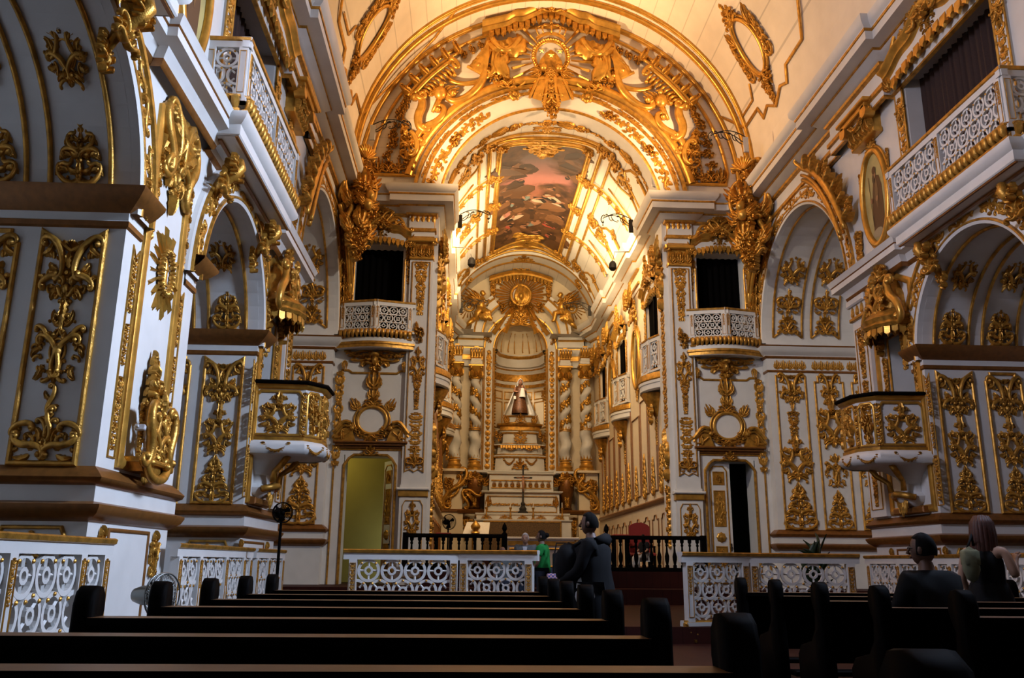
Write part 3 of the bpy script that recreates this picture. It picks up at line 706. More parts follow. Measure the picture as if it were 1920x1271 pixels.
def pelmet(label, Mw, hw, group, cat='window pelmet'):
    root = thing('window_pelmet', label, cat, Mw.translation, group)
    top = lambda u: .22 + .30 * max(0, cos(pi * u / hw * .62)) ** 1.4 + .06 * cos(3 * pi * u / hw)
    put('cornice', curved_cornice(hw * 1.04, CORN, top), [GOLDB], root, Mw, True)
    put('board', curved_cornice(hw, [(-.02, 0, 0), (-.02, .09, 0), (.03, .10, 1), (.33, .10, 1), (.36, 0, 1)], lambda u: .10 + .12 * cos(pi * u / hw * .62)), [GOLD, WHITE], root, Mw, True)
    put('fringe', fringe(13, hw * 1.9, .24, .04, lambda u: .12 * cos(pi * u / hw * .62)), [GOLDB], root, Mw @ T(0, .10, .07))
    orn('crest', root, Mw, 0, .60, .86, 1.05, w=.20, sw=.8, name='crest'); orn('cluster', root, Mw, 0, .42, .42, 1.6, w=.2, name='crest_carving', sw=.6)
    for e in (-1, 1): orn('corner', root, Mw, e * hw * .18, .52, .5, rot=0 if e > 0 else pi / 2, w=.18, name='crest_scroll', sw=.5); orn('mid', root, Mw, 0, .26, .36, 1.7, w=.10, name='centre_carving', sw=.5)
    for e in (-1, 1):
        orn('plume', root, Mw, e * hw * .98, -.05, .42, .7, rot=-e * .3, w=.08, name='side_bracket', sw=.8)
        b = Orn(); b.sc((e * hw * .5, .72), (e * hw * 1.0, .42), .05, 'S', -e, 6); put('side_scroll', b, [GOLDB], root, Mw @ T(0, .05, .1), 'all')
    return root
def apron(n, W, h=.2, d=.08):
    b = MB(); w = W / n
    for k in range(n):
        u = -W / 2 + w * (k + .5)
        b.tube([(u, h, d * .4), (u, h * .8, d), (u, h * .4, d * .9), (u, 0, d * .3)], [w * .42, w * .50, w * .44, w * .2], 6)
    b.box(-W / 2, W / 2, h * .92, h * 1.08, 0, d * 1.1); b.box(-W / 2, W / 2, -.03, .02, 0, d * .9)
    return b
def console(root, Mw, h=1.2, w=1.5, dep=.35):
    """carved bracket spreading under a balcony; Mw origin is the underside centre"""
    orn('crest', root, Mw @ Mx.Rotation(pi, 4, 'Z'), 0, -.02, h * .52, su=w / h * 1.75, w=.02, name='bracket_carving', sw=1.0)
    b = MB(); b.ball((0, -.28, dep * .4), .09, .15, .14, 10); b.ball((0, -.12, dep * .5), .14, .08, .18, 10); put('bracket_boss', b, [GOLD], root, Mw, 'all')
    orn('cluster', root, Mw, 0, -.62, .62, 1.15, w=.10, name='bracket_cluster', sw=.7)
    for e in (-1, 1): orn('frieze', root, Mw, e * w * .46, -.12, w * .40, .55, rot=e * pi / 2, w=.12, name='bracket_frieze', sw=.6)
    orn('plume', root, Mw, 0, -h * .86, h * .46, .95, w=.05, name='bracket_plume', sw=.7); orn('drop', root, Mw, 0, -h * 1.02, h * .42, 1.1, name='bracket_drop')
    for e in (-1, 1): orn('plume', root, Mw @ T(e * w * .46, -.30, .1), 0, 0, .30, .7, rot=pi, name='bracket_tassel')
def oval_picture(label, Mw, rx, ry, figure, group, crown=True):
    root = thing('oval_painting', label, 'painting', Mw.translation, group)
    b = MB(); n = 40
    b.add([(0, 0, .03)] + [(rx * cos(2 * pi * k / n), ry * sin(2 * pi * k / n), .03) for k in range(n)], [(0, 1 + k, 1 + (k + 1) % n) for k in range(n)], 0)
    def blob(pts, m, w=.036): b.add([(x * rx, y * ry, w) for x, y in pts], [tuple(range(len(pts)))], m)
    e = lambda cx, cy, a, c, k=12, t=0: [(cx + a * cos(2 * pi * i / k) * cos(t) - c * sin(2 * pi * i / k) * sin(t), cy + a * cos(2 * pi * i / k) * sin(t) + c * sin(2 * pi * i / k) * cos(t)) for i in range(k)]
    blob([(-.42, -.82), (.50, -.82), (.56, -.2), (.52, .2), (.38, .42), (.12, .48), (-.1, .42), (-.25, .15), (-.38, -.2)], 1)
    blob([(.0, .30), (.16, .42), (.24, .1), (.1, -.3), (-.05, -.1)], 2, .040); blob(e(.02, .52, .15, .12), 3, .042); blob(e(.03, .60, .16, .09), 1, .044); blob(e(-.06, .42, .10, .10), 4, .045)
    blob([(-.50, .55), (-.46, .55), (-.34, -.6), (-.38, -.6)], 4, .046); blob(e(-.36, -.02, .09, .06), 3, .048); blob(e(.1, -.05, .12, .06), 3, .048); blob(e(-.1, -.78, .42, .10), 5, .043); blob(e(.2, -.86, .3, .07), 5, .044)
    put('canvas', b, [CANV, ROBE, ROBE2, SKINP, ROBE3, CLOUDP], root, Mw)
    f = MB(); f.tube([((rx + .05) * cos(2 * pi * k / 48), (ry + .05) * sin(2 * pi * k / 48), .05) for k in range(48)], .075, 8, True); f.tube([((rx + .14) * cos(2 * pi * k / 48), (ry + .14) * sin(2 * pi * k / 48), .03) for k in range(48)], .03, 6, True)
    put('oval_frame', f, [GOLDB], root, Mw, 'all')
    if crown:
        orn('crest', root, Mw, 0, ry + .08, .45, w=.04, name='crest_carving'); orn('crest', root, Mw, 0, -ry - .10, .42, rot=pi, w=.04, name='foot_carving')
        for e_ in (-1, 1): orn('drop', root, Mw, e_ * (rx + .12), ry * .25, .55, .7, w=.03, name='side_carving')
    return root
CANV = mat('old_painting_ground', (.46, .38, .14), .5, noise=.45, nscale=1.6, col2=(.26, .22, .10)); ROBE = mat('painted_brown_habit', (.085, .038, .014), .6); ROBE2 = mat('painted_lit_habit', (.13, .066, .026), .45)
SKINP = mat('painted_flesh', (.26, .13, .06), .45); ROBE3 = mat('painted_dark', (.035, .022, .012), .45); CLOUDP = mat('painted_cloud', (.26, .21, .13), .45)

# ------------------------------------------------------------------ nave piers
for s in (-1, 1):
    sd = SIDE[s].replace(' of the nave', '')
    for i, (ya, yb, zt) in enumerate(((9.58, 10.76, 6.6), (15.22, 16.78, 6.6))):
        yc = (ya + yb) / 2; Mw = wallf(s, yc); hw = (yb - ya) / 2
        root = thing('pier_panel', ('long gilt-framed panel on the white pier before the pulpit ' if i == 0 else 'gilt-framed panel around the pulpit ') + sd, 'wall panel', (s * NW, yc, 2.2), 'gilt frames on the nave piers')
        b = MB(); b.mould([(-hw, 2.22), (hw, 2.22), (hw, zt - .1), (hw * .45, zt + .12), (0, zt), (-hw * .45, zt + .12), (-hw, zt - .1)], .13, .06); put('panel_frame', b, [GOLDB], root, Mw, True)
        if i == 0:
            orn('top', root, Mw, 0, 5.35, 1.35, .75, w=.02); orn('cluster', root, Mw, 0, 5.95, .75, 1.2, name='top_carving', sw=.6)
        for e in (-1, 1):
            u = e * (hw + .2)
            b = MB(); b.mould([(u - .09, 2.25), (u + .09, 2.25), (u + .09, 4.6), (u, 4.5), (u - .09, 4.6)], .022, .02); put('strip_frame', b, [GOLD], root, Mw, True)
            for z0, h in ((2.32, .85), (3.25, .5), (3.85, .68)): orn('strip', root, Mw, u, z0, h, 1.6, name='strip_carving', sw=.9)
        b = MB(); b.box(yc - hw - .28 if 0 else -hw - .3, -hw - .26, 2.2, 6.9, 0, .03); 
        # pedestal field of the pier
        b = MB(); b.mould([(-hw, .5), (hw, .5), (hw, 1.5), (-hw, 1.5)], .04, .02); put('pedestal_frame', b, [BROWN], root, Mw, True)
        for e in (-1, 1): orn('mid', root, Mw, e * (hw + .2), .98, .56, .55, w=.01, name='pedestal_carving', sw=.8)
    # sunburst with tower medallion, and carved bracket, on the first pier
    Mw = wallf(s, 10.25, 4.62)
    root = thing('sunburst_plaque', 'gilt sunburst with oval wreath and tower on the white pier ' + sd, 'wall plaque', (s * NW, 10.25, 4.6), 'sunburst plaques')
    for k in range(20):
        a = 2 * pi * (k + .5) / 20; r0, r1 = .27, .49 + .08 * (k % 2); b = MB(); ca, sa = cos(a), sin(a); w0, w1 = .012, .028
        q = lambda r, t, w: (ca * r * .85 - sa * t, sa * r * 1.05 + ca * t, w)
        b.add([q(r0, -w0, 0), q(r1, -w1, 0), q(r1 - .03, 0, 0), q(r1, w1, 0), q(r0, w0, 0), q(r0, 0, .05), q(r1 - .05, 0, .05)], [(0, 1, 6, 5), (5, 6, 3, 4), (1, 2, 6), (2, 3, 6), (4, 0, 5)])
        put('ray', b, [GOLDB], root, Mw)
    b = MB(); rn = random.Random(2)
    for k in range(26):
        a = 2 * pi * k / 26; b.ball((.20 * cos(a), .27 * sin(a), .05), .035 + .015 * rn.random(), .035 + .015 * rn.random(), .05, 6)
    put('wreath', b, [GOLD], root, Mw, 'all')
    b = MB(); b.lathe([(.075, -.2), (.08, -.17), (.06, -.14), (.055, .02), (.075, .04), (.075, .09), (.05, .10), (.05, .15), (.0, .24)], 10); put('tower', b, [GOLDB], root, Mw @ T(0, 0, .03) @ Mx.Rotation(-pi / 2, 4, 'X') @ S(.8, .5, .85), True)
    b = MB(); b.add([(0, 0, .012)] + [(.19 * cos(2 * pi * k / 24), .26 * sin(2 * pi * k / 24), .012) for k in range(24)], [(0, 1 + k, 1 + (k + 1) % 24) for k in range(24)]); put('field', b, [WHITE], root, Mw)
    Mw = wallf(s, 10.15, 2.15)
    root = thing('carved_bracket', 'gilt carved wall bracket with a tall plume under the sunburst ' + sd, 'wall bracket', (s * NW, 10.15, 2.15), 'carved pier brackets')
    b = MB(); b.slab([(-.34, 0.0), (.34, 0.0), (.42, .09), (-.42, .09)], 0, .2); b.box(-.47, .47, .09, .15, 0, .26, bev=.02); put('shelf', b, [GOLD], root, Mw); b = Orn(); b.sc((-.42, .16), (-.30, .72), .05, 'S', 1, 7); b.sc((.42, .16), (.30, .72), .05, 'S', -1, 7); b.sc((-.25, .1), (.25, .1), .05, 'C', 1, 7); put('scrolls', b, [GOLD], root, Mw @ T(0, 0, .2), 'all')
    orn('cart', root, Mw, 0, .12, .82, 1.0, w=.22, sw=.6); orn('cluster', root, Mw, 0, .55, .75, .7, w=.1, sw=.8); orn('rise', root, Mw, .02, .72, .75, .55, w=.03, sw=1.2, name='plume_carving'); 
    for e in (-1, 1): orn('drop', root, Mw, e * .36, .15, .62, .7, w=.12, sw=1.0, name='side_carving')
    orn('plume', root, Mw, 0, .06, .2, 1.4, rot=pi, w=.1, name='pendant')
    # oval paintings with a gilt capital above, at gallery level
    for i, yc in enumerate((10.1, 16.1)):
        Mw = wallf(s, yc, 8.62)
        oval_picture(('oval painting of a brown-robed saint with staff, ' + ('past the curtained balcony ' if i else 'before the curtained balcony ')) + sd, Mw, .5, .98, 0, 'oval paintings of saints at gallery level')
        root = thing('pilaster_capital', 'gilt carved capital over the oval painting ' + ('past the curtained balcony ' if i else 'before the curtained balcony ') + sd, 'capital', (s * NW, yc, 9.9), 'capitals over the oval paintings')
        Mc = wallf(s, yc, 9.86)
        b = MB(); b.box(-.66, .66, .62, .70, 0, .46, bev=.02); b.box(-.58, .58, .50, .62, 0, .40, bev=.02); b.box(-.52, .52, .0, .10, 0, .22, bev=.02); b.box(-.46, .46, .10, .5, 0, .2); put('abacus', b, [GOLDB], root, Mc)
        for e in (-1, 1):
            b = MB(); pts = [(e * (.50 + (.13 - .010 * k) * cos(k * .5)), .44 + (.13 - .010 * k) * sin(k * .5), .30) for k in range(13)]; b.tube(pts, [.04 - .0015 * k for k in range(13)], 6); b.lathe([(0, .18), (.13, .18), (.13, .40), (0, .40)], 14, (e * .5, .44, 0)); put('volute', b, [GOLDB], root, Mc, True)
        for k in range(5): orn('plume', root, Mc, -.40 + .2 * k, .06, .44, .55, w=.2, sw=.9, name='acanthus_leaf')
        orn('swag', root, Mc, 0, .20, .45, 1.9, w=.30, name='swag', sw=.6)
    # gallery window: pelmet, curtain, trims, balcony
    for i, (ya, yb) in enumerate(WIN):
        yc = (ya + yb) / 2; hw = (yb - ya) / 2; Mw = wallf(s, yc); where = ('over the first chapel arch ' if i == 0 else 'over the arch before the pulpit ') + sd
        pelmet('gilt scalloped pelmet above the gallery window ' + where, Mw @ T(0, 10.32, .15), hw + .15, 'pelmets over the nave gallery windows')
        root = thing('curtain', 'dark brown curtain in the gallery window ' + where, 'curtain', (s * (NW + .35), yc, 7.3), 'curtains of the nave gallery windows')
        b = MB(); n = 120; b.v = [(-hw + 2 * hw * k / n, z, .05 * sin(k * .9) + .02 * sin(k * 2.3)) for k in range(n + 1) for z in (7.32, 10.5)]
        b.f = [(2 * k, 2 * k + 2, 2 * k + 3, 2 * k + 1) for k in range(n)]; b.m = [0] * n; put('cloth', b, [CURT], root, Mw @ T(0, 0, -.35), 'all')
        b = MB(); b.tube([(-hw, 10.42, -.35), (hw, 10.42, -.35)], .02, 8); put('rod', b, [IRON], root, Mw, True)
        root = thing('window_surround', 'gilt-trimmed surround of the gallery window ' + where, 'window surround', (s * NW, yc, 7.3), 'trims of the nave gallery windows')
        for e in (-1, 1):
            b = MB(); u = e * (hw + .17); b.box(u - .16, u + .16, 7.3, 10.45, 0, .05); b.tube([(u - e * .14, 7.3, .05), (u - e * .14, 10.4, .05)], .03, 6, mat=1); b.tube([(u + e * .15, 7.3, .05), (u + e * .15, 10.4, .05)], .02, 6, mat=1); put('side_trim', b, [WHITE, GOLD], root, Mw)
            orn('strip', root, Mw, u, 8.6, 1.6, 1.3, w=.05, sw=.9, name='side_carving'); orn('crest', root, Mw, u, 9.9, .4, .9, w=.06, name='side_crest', rot=pi)
        yb_ = 12.8 if i else 6.6; L = 3.5; xo = 5.58
        root = thing('balcony', 'white fretwork balcony with gilt apron ' + where, 'balcony', (s * xo, yb_, 7.0), 'long balconies of the nave')
        b = MB(); b.sweep([(0, 6.86, 0), (.05, 6.87, 1), (.05, 6.92, 1), (.06, 6.93, 0), (.06, 7.0, 0), (.14, 7.06, 0), (.14, 7.16, 0), (.17, 7.18, 0), (.22, 7.27, 0), (.22, 7.31, 0), (-.4, 7.32, 0)], [(NW, yb_ - L / 2 - .02), (xo + .14, yb_ - L / 2 - .02), (xo + .14, yb_ + L / 2 + .02), (NW, yb_ + L / 2 + .02)] if 0 else [(NW, yb_ - L / 2), (xo + .12, yb_ - L / 2), (xo + .12, yb_ + L / 2), (NW, yb_ + L / 2)][::1])
        b.v = [(x, y, z) for x, y, z in b.v]
        b2 = MB(); b2.sweep([(.0, 6.93, 0), (.02, 6.95, 0), (.02, 7.10, 0), (.05, 7.12, 0), (.10, 7.17, 0), (.12, 7.22, 0), (.12, 7.26, 0), (-.4, 7.27, 0)], [(NW, yb_ - L / 2), (xo, yb_ - L / 2), (xo, yb_ + L / 2), (NW, yb_ + L / 2)])
        b2.box(xo + .0, NW, yb_ - L / 2 + .02, yb_ + L / 2 - .02, 6.93, 7.25)
        b2.mould([(0, 0)] * 0 or [(xo + .3, yb_ - L / 2 + .12), (NW, yb_ - L / 2 + .12), (NW, yb_ + L / 2 - .12), (xo + .3, yb_ + L / 2 - .12)], .05, -.03, mat=1) if 0 else None
        b2.box(xo + .26, xo + .31, yb_ - L / 2 + .1, yb_ + L / 2 - .1, 6.90, 6.95, 1); b2.box(xo + .01, xo + .05, yb_ - L / 2, yb_ + L / 2, 6.91, 6.94, 1)
        if s < 0: b2.v = [(-x, y, z) for x, y, z in b2.v]; b2.f = [tuple(reversed(f)) for f in b2.f]
        put('slab', b2, [WHITE, BROWN], root, I4, True)
        z0, h = 7.44, 1.02
        pA, pB = (s * xo, yb_ - L / 2), (s * xo, yb_ + L / 2)
        if s > 0: pA, pB = pB, pA
        railing(root, pA, pB, z0, h, [.07, L * .52, L - .07] if s < 0 else [.07, L * .48, L - .07], .34)
        for e in (-1, 1):
            q0, q1 = (s * xo, yb_ + e * L / 2), (s * NW, yb_ + e * L / 2)
            if s * e > 0: q0, q1 = q1, q0
            # returns to the wall
            railing(root, q0, q1, z0, h, [.03, .49], .34, carve=False)
        put('apron', apron(26, L + .1, .21, .09), [GOLD], root, wallf(s, yb_, 7.29, xo - .02), 70)
        for e in (-1, 1): put('apron_return', apron(4, .5, .21), [GOLD], root, frame((s * (xo + .25), yb_ + e * (L / 2 + .03), 7.29), (0, e, 0)), True)
        for e in (-1, 1):
            Mk = wallf(s, yb_ + e * 1.25, 6.86)
            b = MB(); b.tube([(0, -.06, .42), (0, -.18, .44), (0, -.30, .34), (0, -.45, .18), (0, -.7, .08)], [.06, .09, .09, .07, .04], 8); put('bracket', b, [GOLD], root, Mk, 'all'); orn('crest', root, Mk, 0, -.62, .60, .9, w=.22, name='bracket_shell', sw=1.1); orn('cluster', root, Mk, 0, -.42, .45, 1.3, w=.34, name='bracket_carving', sw=.8)
            orn('cluster', root, Mk, 0, -.95, .5, .8, w=.03, sw=.7, name='bracket_carving')
    # pulpit
    root = thing('pulpit', 'white and gilt panelled pulpit with black ledge and carved console ' + sd, 'pulpit', (s * NW, 15.87, 2.3), 'pulpits')
    plan_ = [(6.1, 15.22), (5.22, 15.28), (4.98, 15.6), (4.98, 16.2), (5.22, 16.52), (6.1, 16.56)]
    def ring(prof, name, mats_, sm=True):
        b = MB(); b.sweep(prof, plan_ if s > 0 else plan_)
        if s < 0: b.v = [(-x, y, z) for x, y, z in b.v]
        else: pass
        b.f = [tuple(reversed(f)) if s < 0 else f for f in b.f]
        return put(name, b, mats_, root, I4, sm)
    # out is to the left of travel; travelling +Y with the aisle at -X
    ring([(.0, 3.26, 0), (.0, 4.2, 0)], 'body', [WHITE])
    ring([(-.02, 2.98, 0), (.06, 3.0, 0), (.12, 3.06, 0), (.13, 3.13, 0), (.10, 3.2, 0), (.04, 3.24, 0), (.05, 3.25, 1), (.05, 3.30, 1), (0, 3.31, 1)], 'torus_moulding', [WHITE, GOLD])
    ring([(0, 4.16, 0), (.05, 4.18, 0), (.08, 4.24, 0), (.02, 4.26, 0)], 'cap_moulding', [GOLDB]); ring([(-.06, 4.25, 0), (.12, 4.25, 0), (.13, 4.28, 0), (.11, 4.31, 0), (-.06, 4.31, 0)], 'ledge', [DARKW])
    b = MB(); b.slab([(s * x, y) for x, y in plan_][::-s], 3.0, 3.1); put('floor_board', b, [WHITE], root)
    faces = list(zip(plan_[:-1], plan_[1:]))
    for j, (p, q) in enumerate(faces):
        p, q = V((s * p[0], p[1], 0)), V((s * q[0], q[1], 0)); m = (p + q) / 2; d = q - p; L = d.length; n_ = V((d.y, -d.x, 0)) * (-1 if s > 0 else 1)
        if n_.dot(m - V((s * 6.1, 15.87, 0))) < 0: n_ = -n_
        Mf = frame((m.x, m.y, 0), n_) @ T(0, 0, .006); hw = L / 2 - .05
        b = MB(); b.mould([(-hw, 3.34), (hw, 3.34), (hw, 4.05), (hw - .06, 4.12), (-hw + .06, 4.12), (-hw, 4.05)], .05, .03); pf = put('panel_frame', b, [GOLDB], root, Mf, True)
        if j in (0, 4): orn('cart', root, Mf, 0, 3.36, .76, 1.05, name='panel_carving', sw=.7); orn('swag', root, Mf @ T(0, 0, .1), 0, 3.0, .22, 2.2, name='torus_swag', sw=.3)
        else: orn('cluster', root, Mf, 0, 3.32, .82, min(.8, L), name='panel_carving', sw=.6); orn('drop', root, Mf, 0, 3.34, .76, 1.1, name='panel_drop')
        orn('strip', root, frame((p.x, p.y, 0), (p - V((s * 5.9, 15.87, 0)))), 0, 3.3, .85, 1.4, name='corner_carving', sw=1.0) if j else None
        orn('swag', root, Mf @ T(0, 0, .11), 0, 2.98, .2, 2.0, name='torus_swag', sw=.3) if j in (1, 2, 3) else None
    b = MB(); prof = [(.10, 2.25), (.30, 2.35), (.34, 2.45), (.24, 2.52), (.22, 2.68), (.32, 2.82), (.55, 2.95), (.80, 3.0)]
    b.lathe([(r, z) for r, z in prof], 20, (0, 0, 0), a0=0, a1=pi); b.v = [(x, y, z) for x, y, z in b.v]
    Mk = Mx(((0, -s, 0, s * NW), (1, 0, 0, 15.87), (0, 0, 1, 0), (0, 0, 0, 1)))
    put('console', b, [WHITE], root, Mk, True)
    Mw = wallf(s, 15.87); b = MB()
    for e in (-1, 1): b.tube([(e * .42, 3.0, .62), (e * .40, 2.86, .52), (e * .28, 2.72, .36), (e * .24, 2.55, .34)], [.06, .06, .05, .06], 6)
    b.tube([(-.34, 2.42, .18), (-.2, 2.47, .33), (0, 2.50, .38), (.2, 2.47, .33), (.34, 2.42, .18)], .06, 6); put('console_ribs', b, [GOLD], root, Mw, 'all')
    orn('crest', root, Mw, 0, 2.1, .42, 1.5, rot=pi, w=.22, name='console_carving', sw=1.1) if 0 else orn('plume', root, Mw, 0, 2.44, .36, 1.2, rot=pi, w=.26, name='console_carving')
    b = MB(); b.box(-.62, .5, 2.14, 2.26, 0, .16, bev=.02); put('console_base', b, [BROWN], root, Mw)
    # canopy over the pulpit doorway
    root = thing('pulpit_canopy', 'gilt carved sounding canopy with fringe over the pulpit doorway ' + sd, 'pulpit canopy', (s * NW, 15.86, 5.6), 'pulpit canopies')
    Mw = wallf(s, 15.86)
    b = MB(); b.lathe([(.62, 5.64), (.66, 5.70), (.60, 5.76), (.64, 5.84), (.56, 5.92), (.40, 6.05), (.36, 6.35), (.22, 6.6), (.16, 6.75), (.02, 6.9)], 20, a0=0, a1=pi, fn=lambda r, z, q: r * (1 + .06 * sin(q * 7) ** 2)); put('dome', b, [GOLD], root, Mx(((0, -s, 0, s * NW), (1, 0, 0, 15.86), (0, 0, 1, 0), (0, 0, 0, 1))), True)
    b = fringe(14, 2.0, .2, .03); b.warp(lambda x, y, z: ((.6 + z) * sin(x / .64), y, (.6 + z) * cos(x / .64))); put('fringe', b, [GOLDB], root, Mw @ T(0, 5.62, 0))
    orn('cart', root, Mw, 0, 5.85, .95, 1.05, w=.42, name='shield_carving', sw=.8); orn('crest', root, Mw, 0, 6.65, .62, 1.1, w=.25, name='crest_carving', sw=.9)
    for e in (-1, 1):
        b = Orn(); b.sc((e * .62, 5.8), (e * .42, 6.55), .07, 'S', e, 7); put('scroll', b, [GOLDB], root, Mw @ T(0, 0, .25), 'all'); orn('cluster', root, Mw, e * .62, 5.25, .55, .6, w=.05, sw=.9, name='side_carving'); orn('drop', root, Mw, e * .58, 4.3, .95, .7, w=.03, name='side_drop')
    b = MB(); b.mould([(-.46, 4.3), (-.46, 5.62), (.46, 5.62), (.46, 4.3)], .06, .03, closed=False); put('doorway_frame', b, [GOLD], root, Mw, True)
    # narrow pilaster beyond the pulpit
    root = thing('narrow_pilaster', 'narrow white pilaster with gilt drops just past the pulpit ' + sd, 'pilaster', (s * NW, 17.25, 2.2), 'narrow pilasters past the pulpits')
    Mw = wallf(s, 17.22); b = MB(); b.box(-.34, .34, 2.15, 6.3, 0, .10); b.mould([(-.24, 2.3), (.24, 2.3), (.24, 6.1), (-.24, 6.1)], .03, .12, mat=1); put('shaft', b, [WHITE, GOLD], root, Mw)
    b = MB(); b.box(-.38, .38, 6.3, 6.38, 0, .16, 1, .015); b.box(-.36, .36, 6.38, 6.62, 0, .13, 0); b.box(-.40, .40, 6.62, 6.78, 0, .20, 0, .03); put('capital', b, [WHITE, GOLD], root, Mw)
    for k in range(3): orn('plume', root, Mw, -.22 + .22 * k, 6.38, .24, .7, w=.13, name='capital_leaf')
    for z0, h in ((5.0, 1.05), (4.1, .85), (3.2, .8), (2.35, .8)): orn('drop', root, Mw, 0, z0, h, 1.1, w=.10, name='drop_carving')
    # great arch past the pulpit: broken scroll pediment and the corner carving
    y, r, zs = ARCH[3]
    root = thing('arch_pediment', 'gilt broken scroll pediment crowning the great chapel arch ' + sd, 'pediment', (s * NW, y, 10.6), 'pediments over the great chapel arches')
    Mw = wallf(s, y, zs)
    for e in (-1, 1):
        b = MB(); R = r + .68; pts = [(e * R * cos(a), R * sin(a) + .25 * (a - .35) ** 2, .22 + .08 * sin(3 * a)) for a in [.30 + (1.22 - .30) * k / 22 for k in range(23)]]
        x, z, w = pts[-1]; pts += [(x - e * (.05 + .16 * sin(q)), z + .10 + .32 * (q / 2.4), w + .12 * sin(q)) for q in (.5, 1.0, 1.5, 2.0)] + [(x - e * .02, z + .42, w + .05), (x + e * .10, z + .40, w + .02), (x + e * .12, z + .30, w)]
        b.tube(pts, [.05 + .045 * sin(pi * min(1, k / 24)) for k in range(len(pts))], 8); b.tube([(p[0] - e * .09, p[1] - .11, p[2] + .08) for p in pts[:22]], .045, 6); b.tube([(p[0] - e * .17, p[1] - .20, p[2] + .02) for p in pts[:22]], .06, 6); put('scroll', b, [GOLDB], root, Mw, 'all')
        for k in range(7): a = .36 + .13 * k; orn('lobe', root, Mw, e * (R - .02) * cos(a), (R - .02) * sin(a) + .25 * (a - .35) ** 2, .42, 1.0, rot=e * (a - pi / 2), w=.12, sw=.9, name='scroll_leaf', flip=e)
        for k, a in enumerate((.40, .62, .84, 1.06)): orn('plume' if k % 2 else 'cluster', root, Mw, e * (R + .02) * cos(a), (R + .02) * sin(a), .55, .8, rot=e * (a - pi / 2) * 1.0, w=.2, sw=.7, name='carving')
        orn('drop', root, Mw, e * (R - .05), -.3, 1.2, 1.0, w=.04, name='end_drop')
    root = thing('corner_carving', 'massive gilt carved group of scrolls and flowers at the nave corner ' + sd, 'carving', (s * 5.6, 22.2, 9.0), 'carved corner groups of the nave')
    Mw = frame((s * 5.72, 22.25, 0), (-s * .8, -.6, 0)); rn = random.Random(5)
    for k in range(11):
        z = 9.15 + k * .27; u = .10 * sin(k * 1.7)
        for dv in (-1, 1): orn('cluster', root, Mw, u + dv * (.16 + .16 * sin(pi * k / 10)), z + .1 * dv, .5, 1.0, rot=dv * .8, w=.1 + .25 * rn.random(), sw=1.5, name='carving')
        orn(('cluster', 'crest', 'cluster', 'plume')[k % 4], root, Mw, u, z, .72, .95 + .2 * rn.random(), rot=rn.uniform(-.3, .3), w=.18 + .28 * sin(pi * k / 10) + .1 * rn.random(), sw=1.3, name='carving')
    for e in (-1, 1):
        b = Orn(); b.sc((e * .30, 9.9), (e * .42, 10.7), .06, 'S', e, 8); b.sc((e * .30, 10.9), (e * .34, 11.7), .06, 'C', e, 8); b.sc((e * .1, 11.9), (e * .40, 12.2), .07, 'C', -e, 8); b.sc((e * .08, 9.3), (e * .22, 9.9), .05, 'S', -e, 8); put('scroll', b, [GOLD], root, Mw @ T(0, 0, .3), 'all')
        for k in range(3): orn('plume', root, Mw, e * (.3 + .05 * k), 9.8 + k * .75, .6, .8, rot=-e * .7, w=.35, name='leaf', sw=.9)
    b = MB(); b.shell = None
    o = Orn(); o.shell((0, 0), .42, .1 * pi, .9 * pi, 9, .2); put('shell_crown', o, [GOLDB], root, Mw @ T(0, 12.0, .45), 'all')
    b = MB(); b.ball((0, 10.85, .75), .13, .17, .14, 12); b.ball((0, 10.62, .68), .16, .2, .14, 10); put('cherub_bust', b, [GOLDB], root, Mw, 'all')
    for e in (-1, 1): orn('plume', root, Mw, e * .10, 10.6, .42, .8, rot=-e * 1.1, w=.66, name='cherub_wing', sw=.5)
    # tall volute console at the end of the front wall
    root = thing('volute_console', 'tall gilt volute console between the front gallery window and the nave corner ' + sd, 'carving', (s * 5.95, 23.4, 8.2), 'volute consoles of the front wall')
    Mw = frontf(s * 5.9, 0, 23.56)
    b = MB(); pts = [(0, 11.0 + .0, .45)] ; pts = [(0, 10.95 + .15 * sin(q), .36 - .15 * cos(q)) for q in [4.6 - k * .6 for k in range(8)]] + [(0, 10.5, .55), (0, 10.0, .46), (0, 9.4, .26), (0, 8.8, .12), (0, 8.4, .14)]
    b.tube(pts, [.12] * 8 + [.15, .15, .13, .10, .08], 8); 
    for e in (-1, 1): b.tube([(e * .15, p[1], p[2]) for p in pts], .05, 6)
    put('volute', b, [GOLDB], root, Mw, 'all')
    for k in range(6): orn('plume', root, Mw, 0, 8.5 + k * .33, .4, .8, w=.18 + .06 * k, name='leaf', rot=pi, sw=.6)
    orn('drop', root, Mw, 0, 7.4, 1.2, 1.3, w=.03, name='drop_carving'); orn('strip', root, Mw, 0, 3.65, 2.8, .8, w=.03, name='strip_carving', sw=.9)

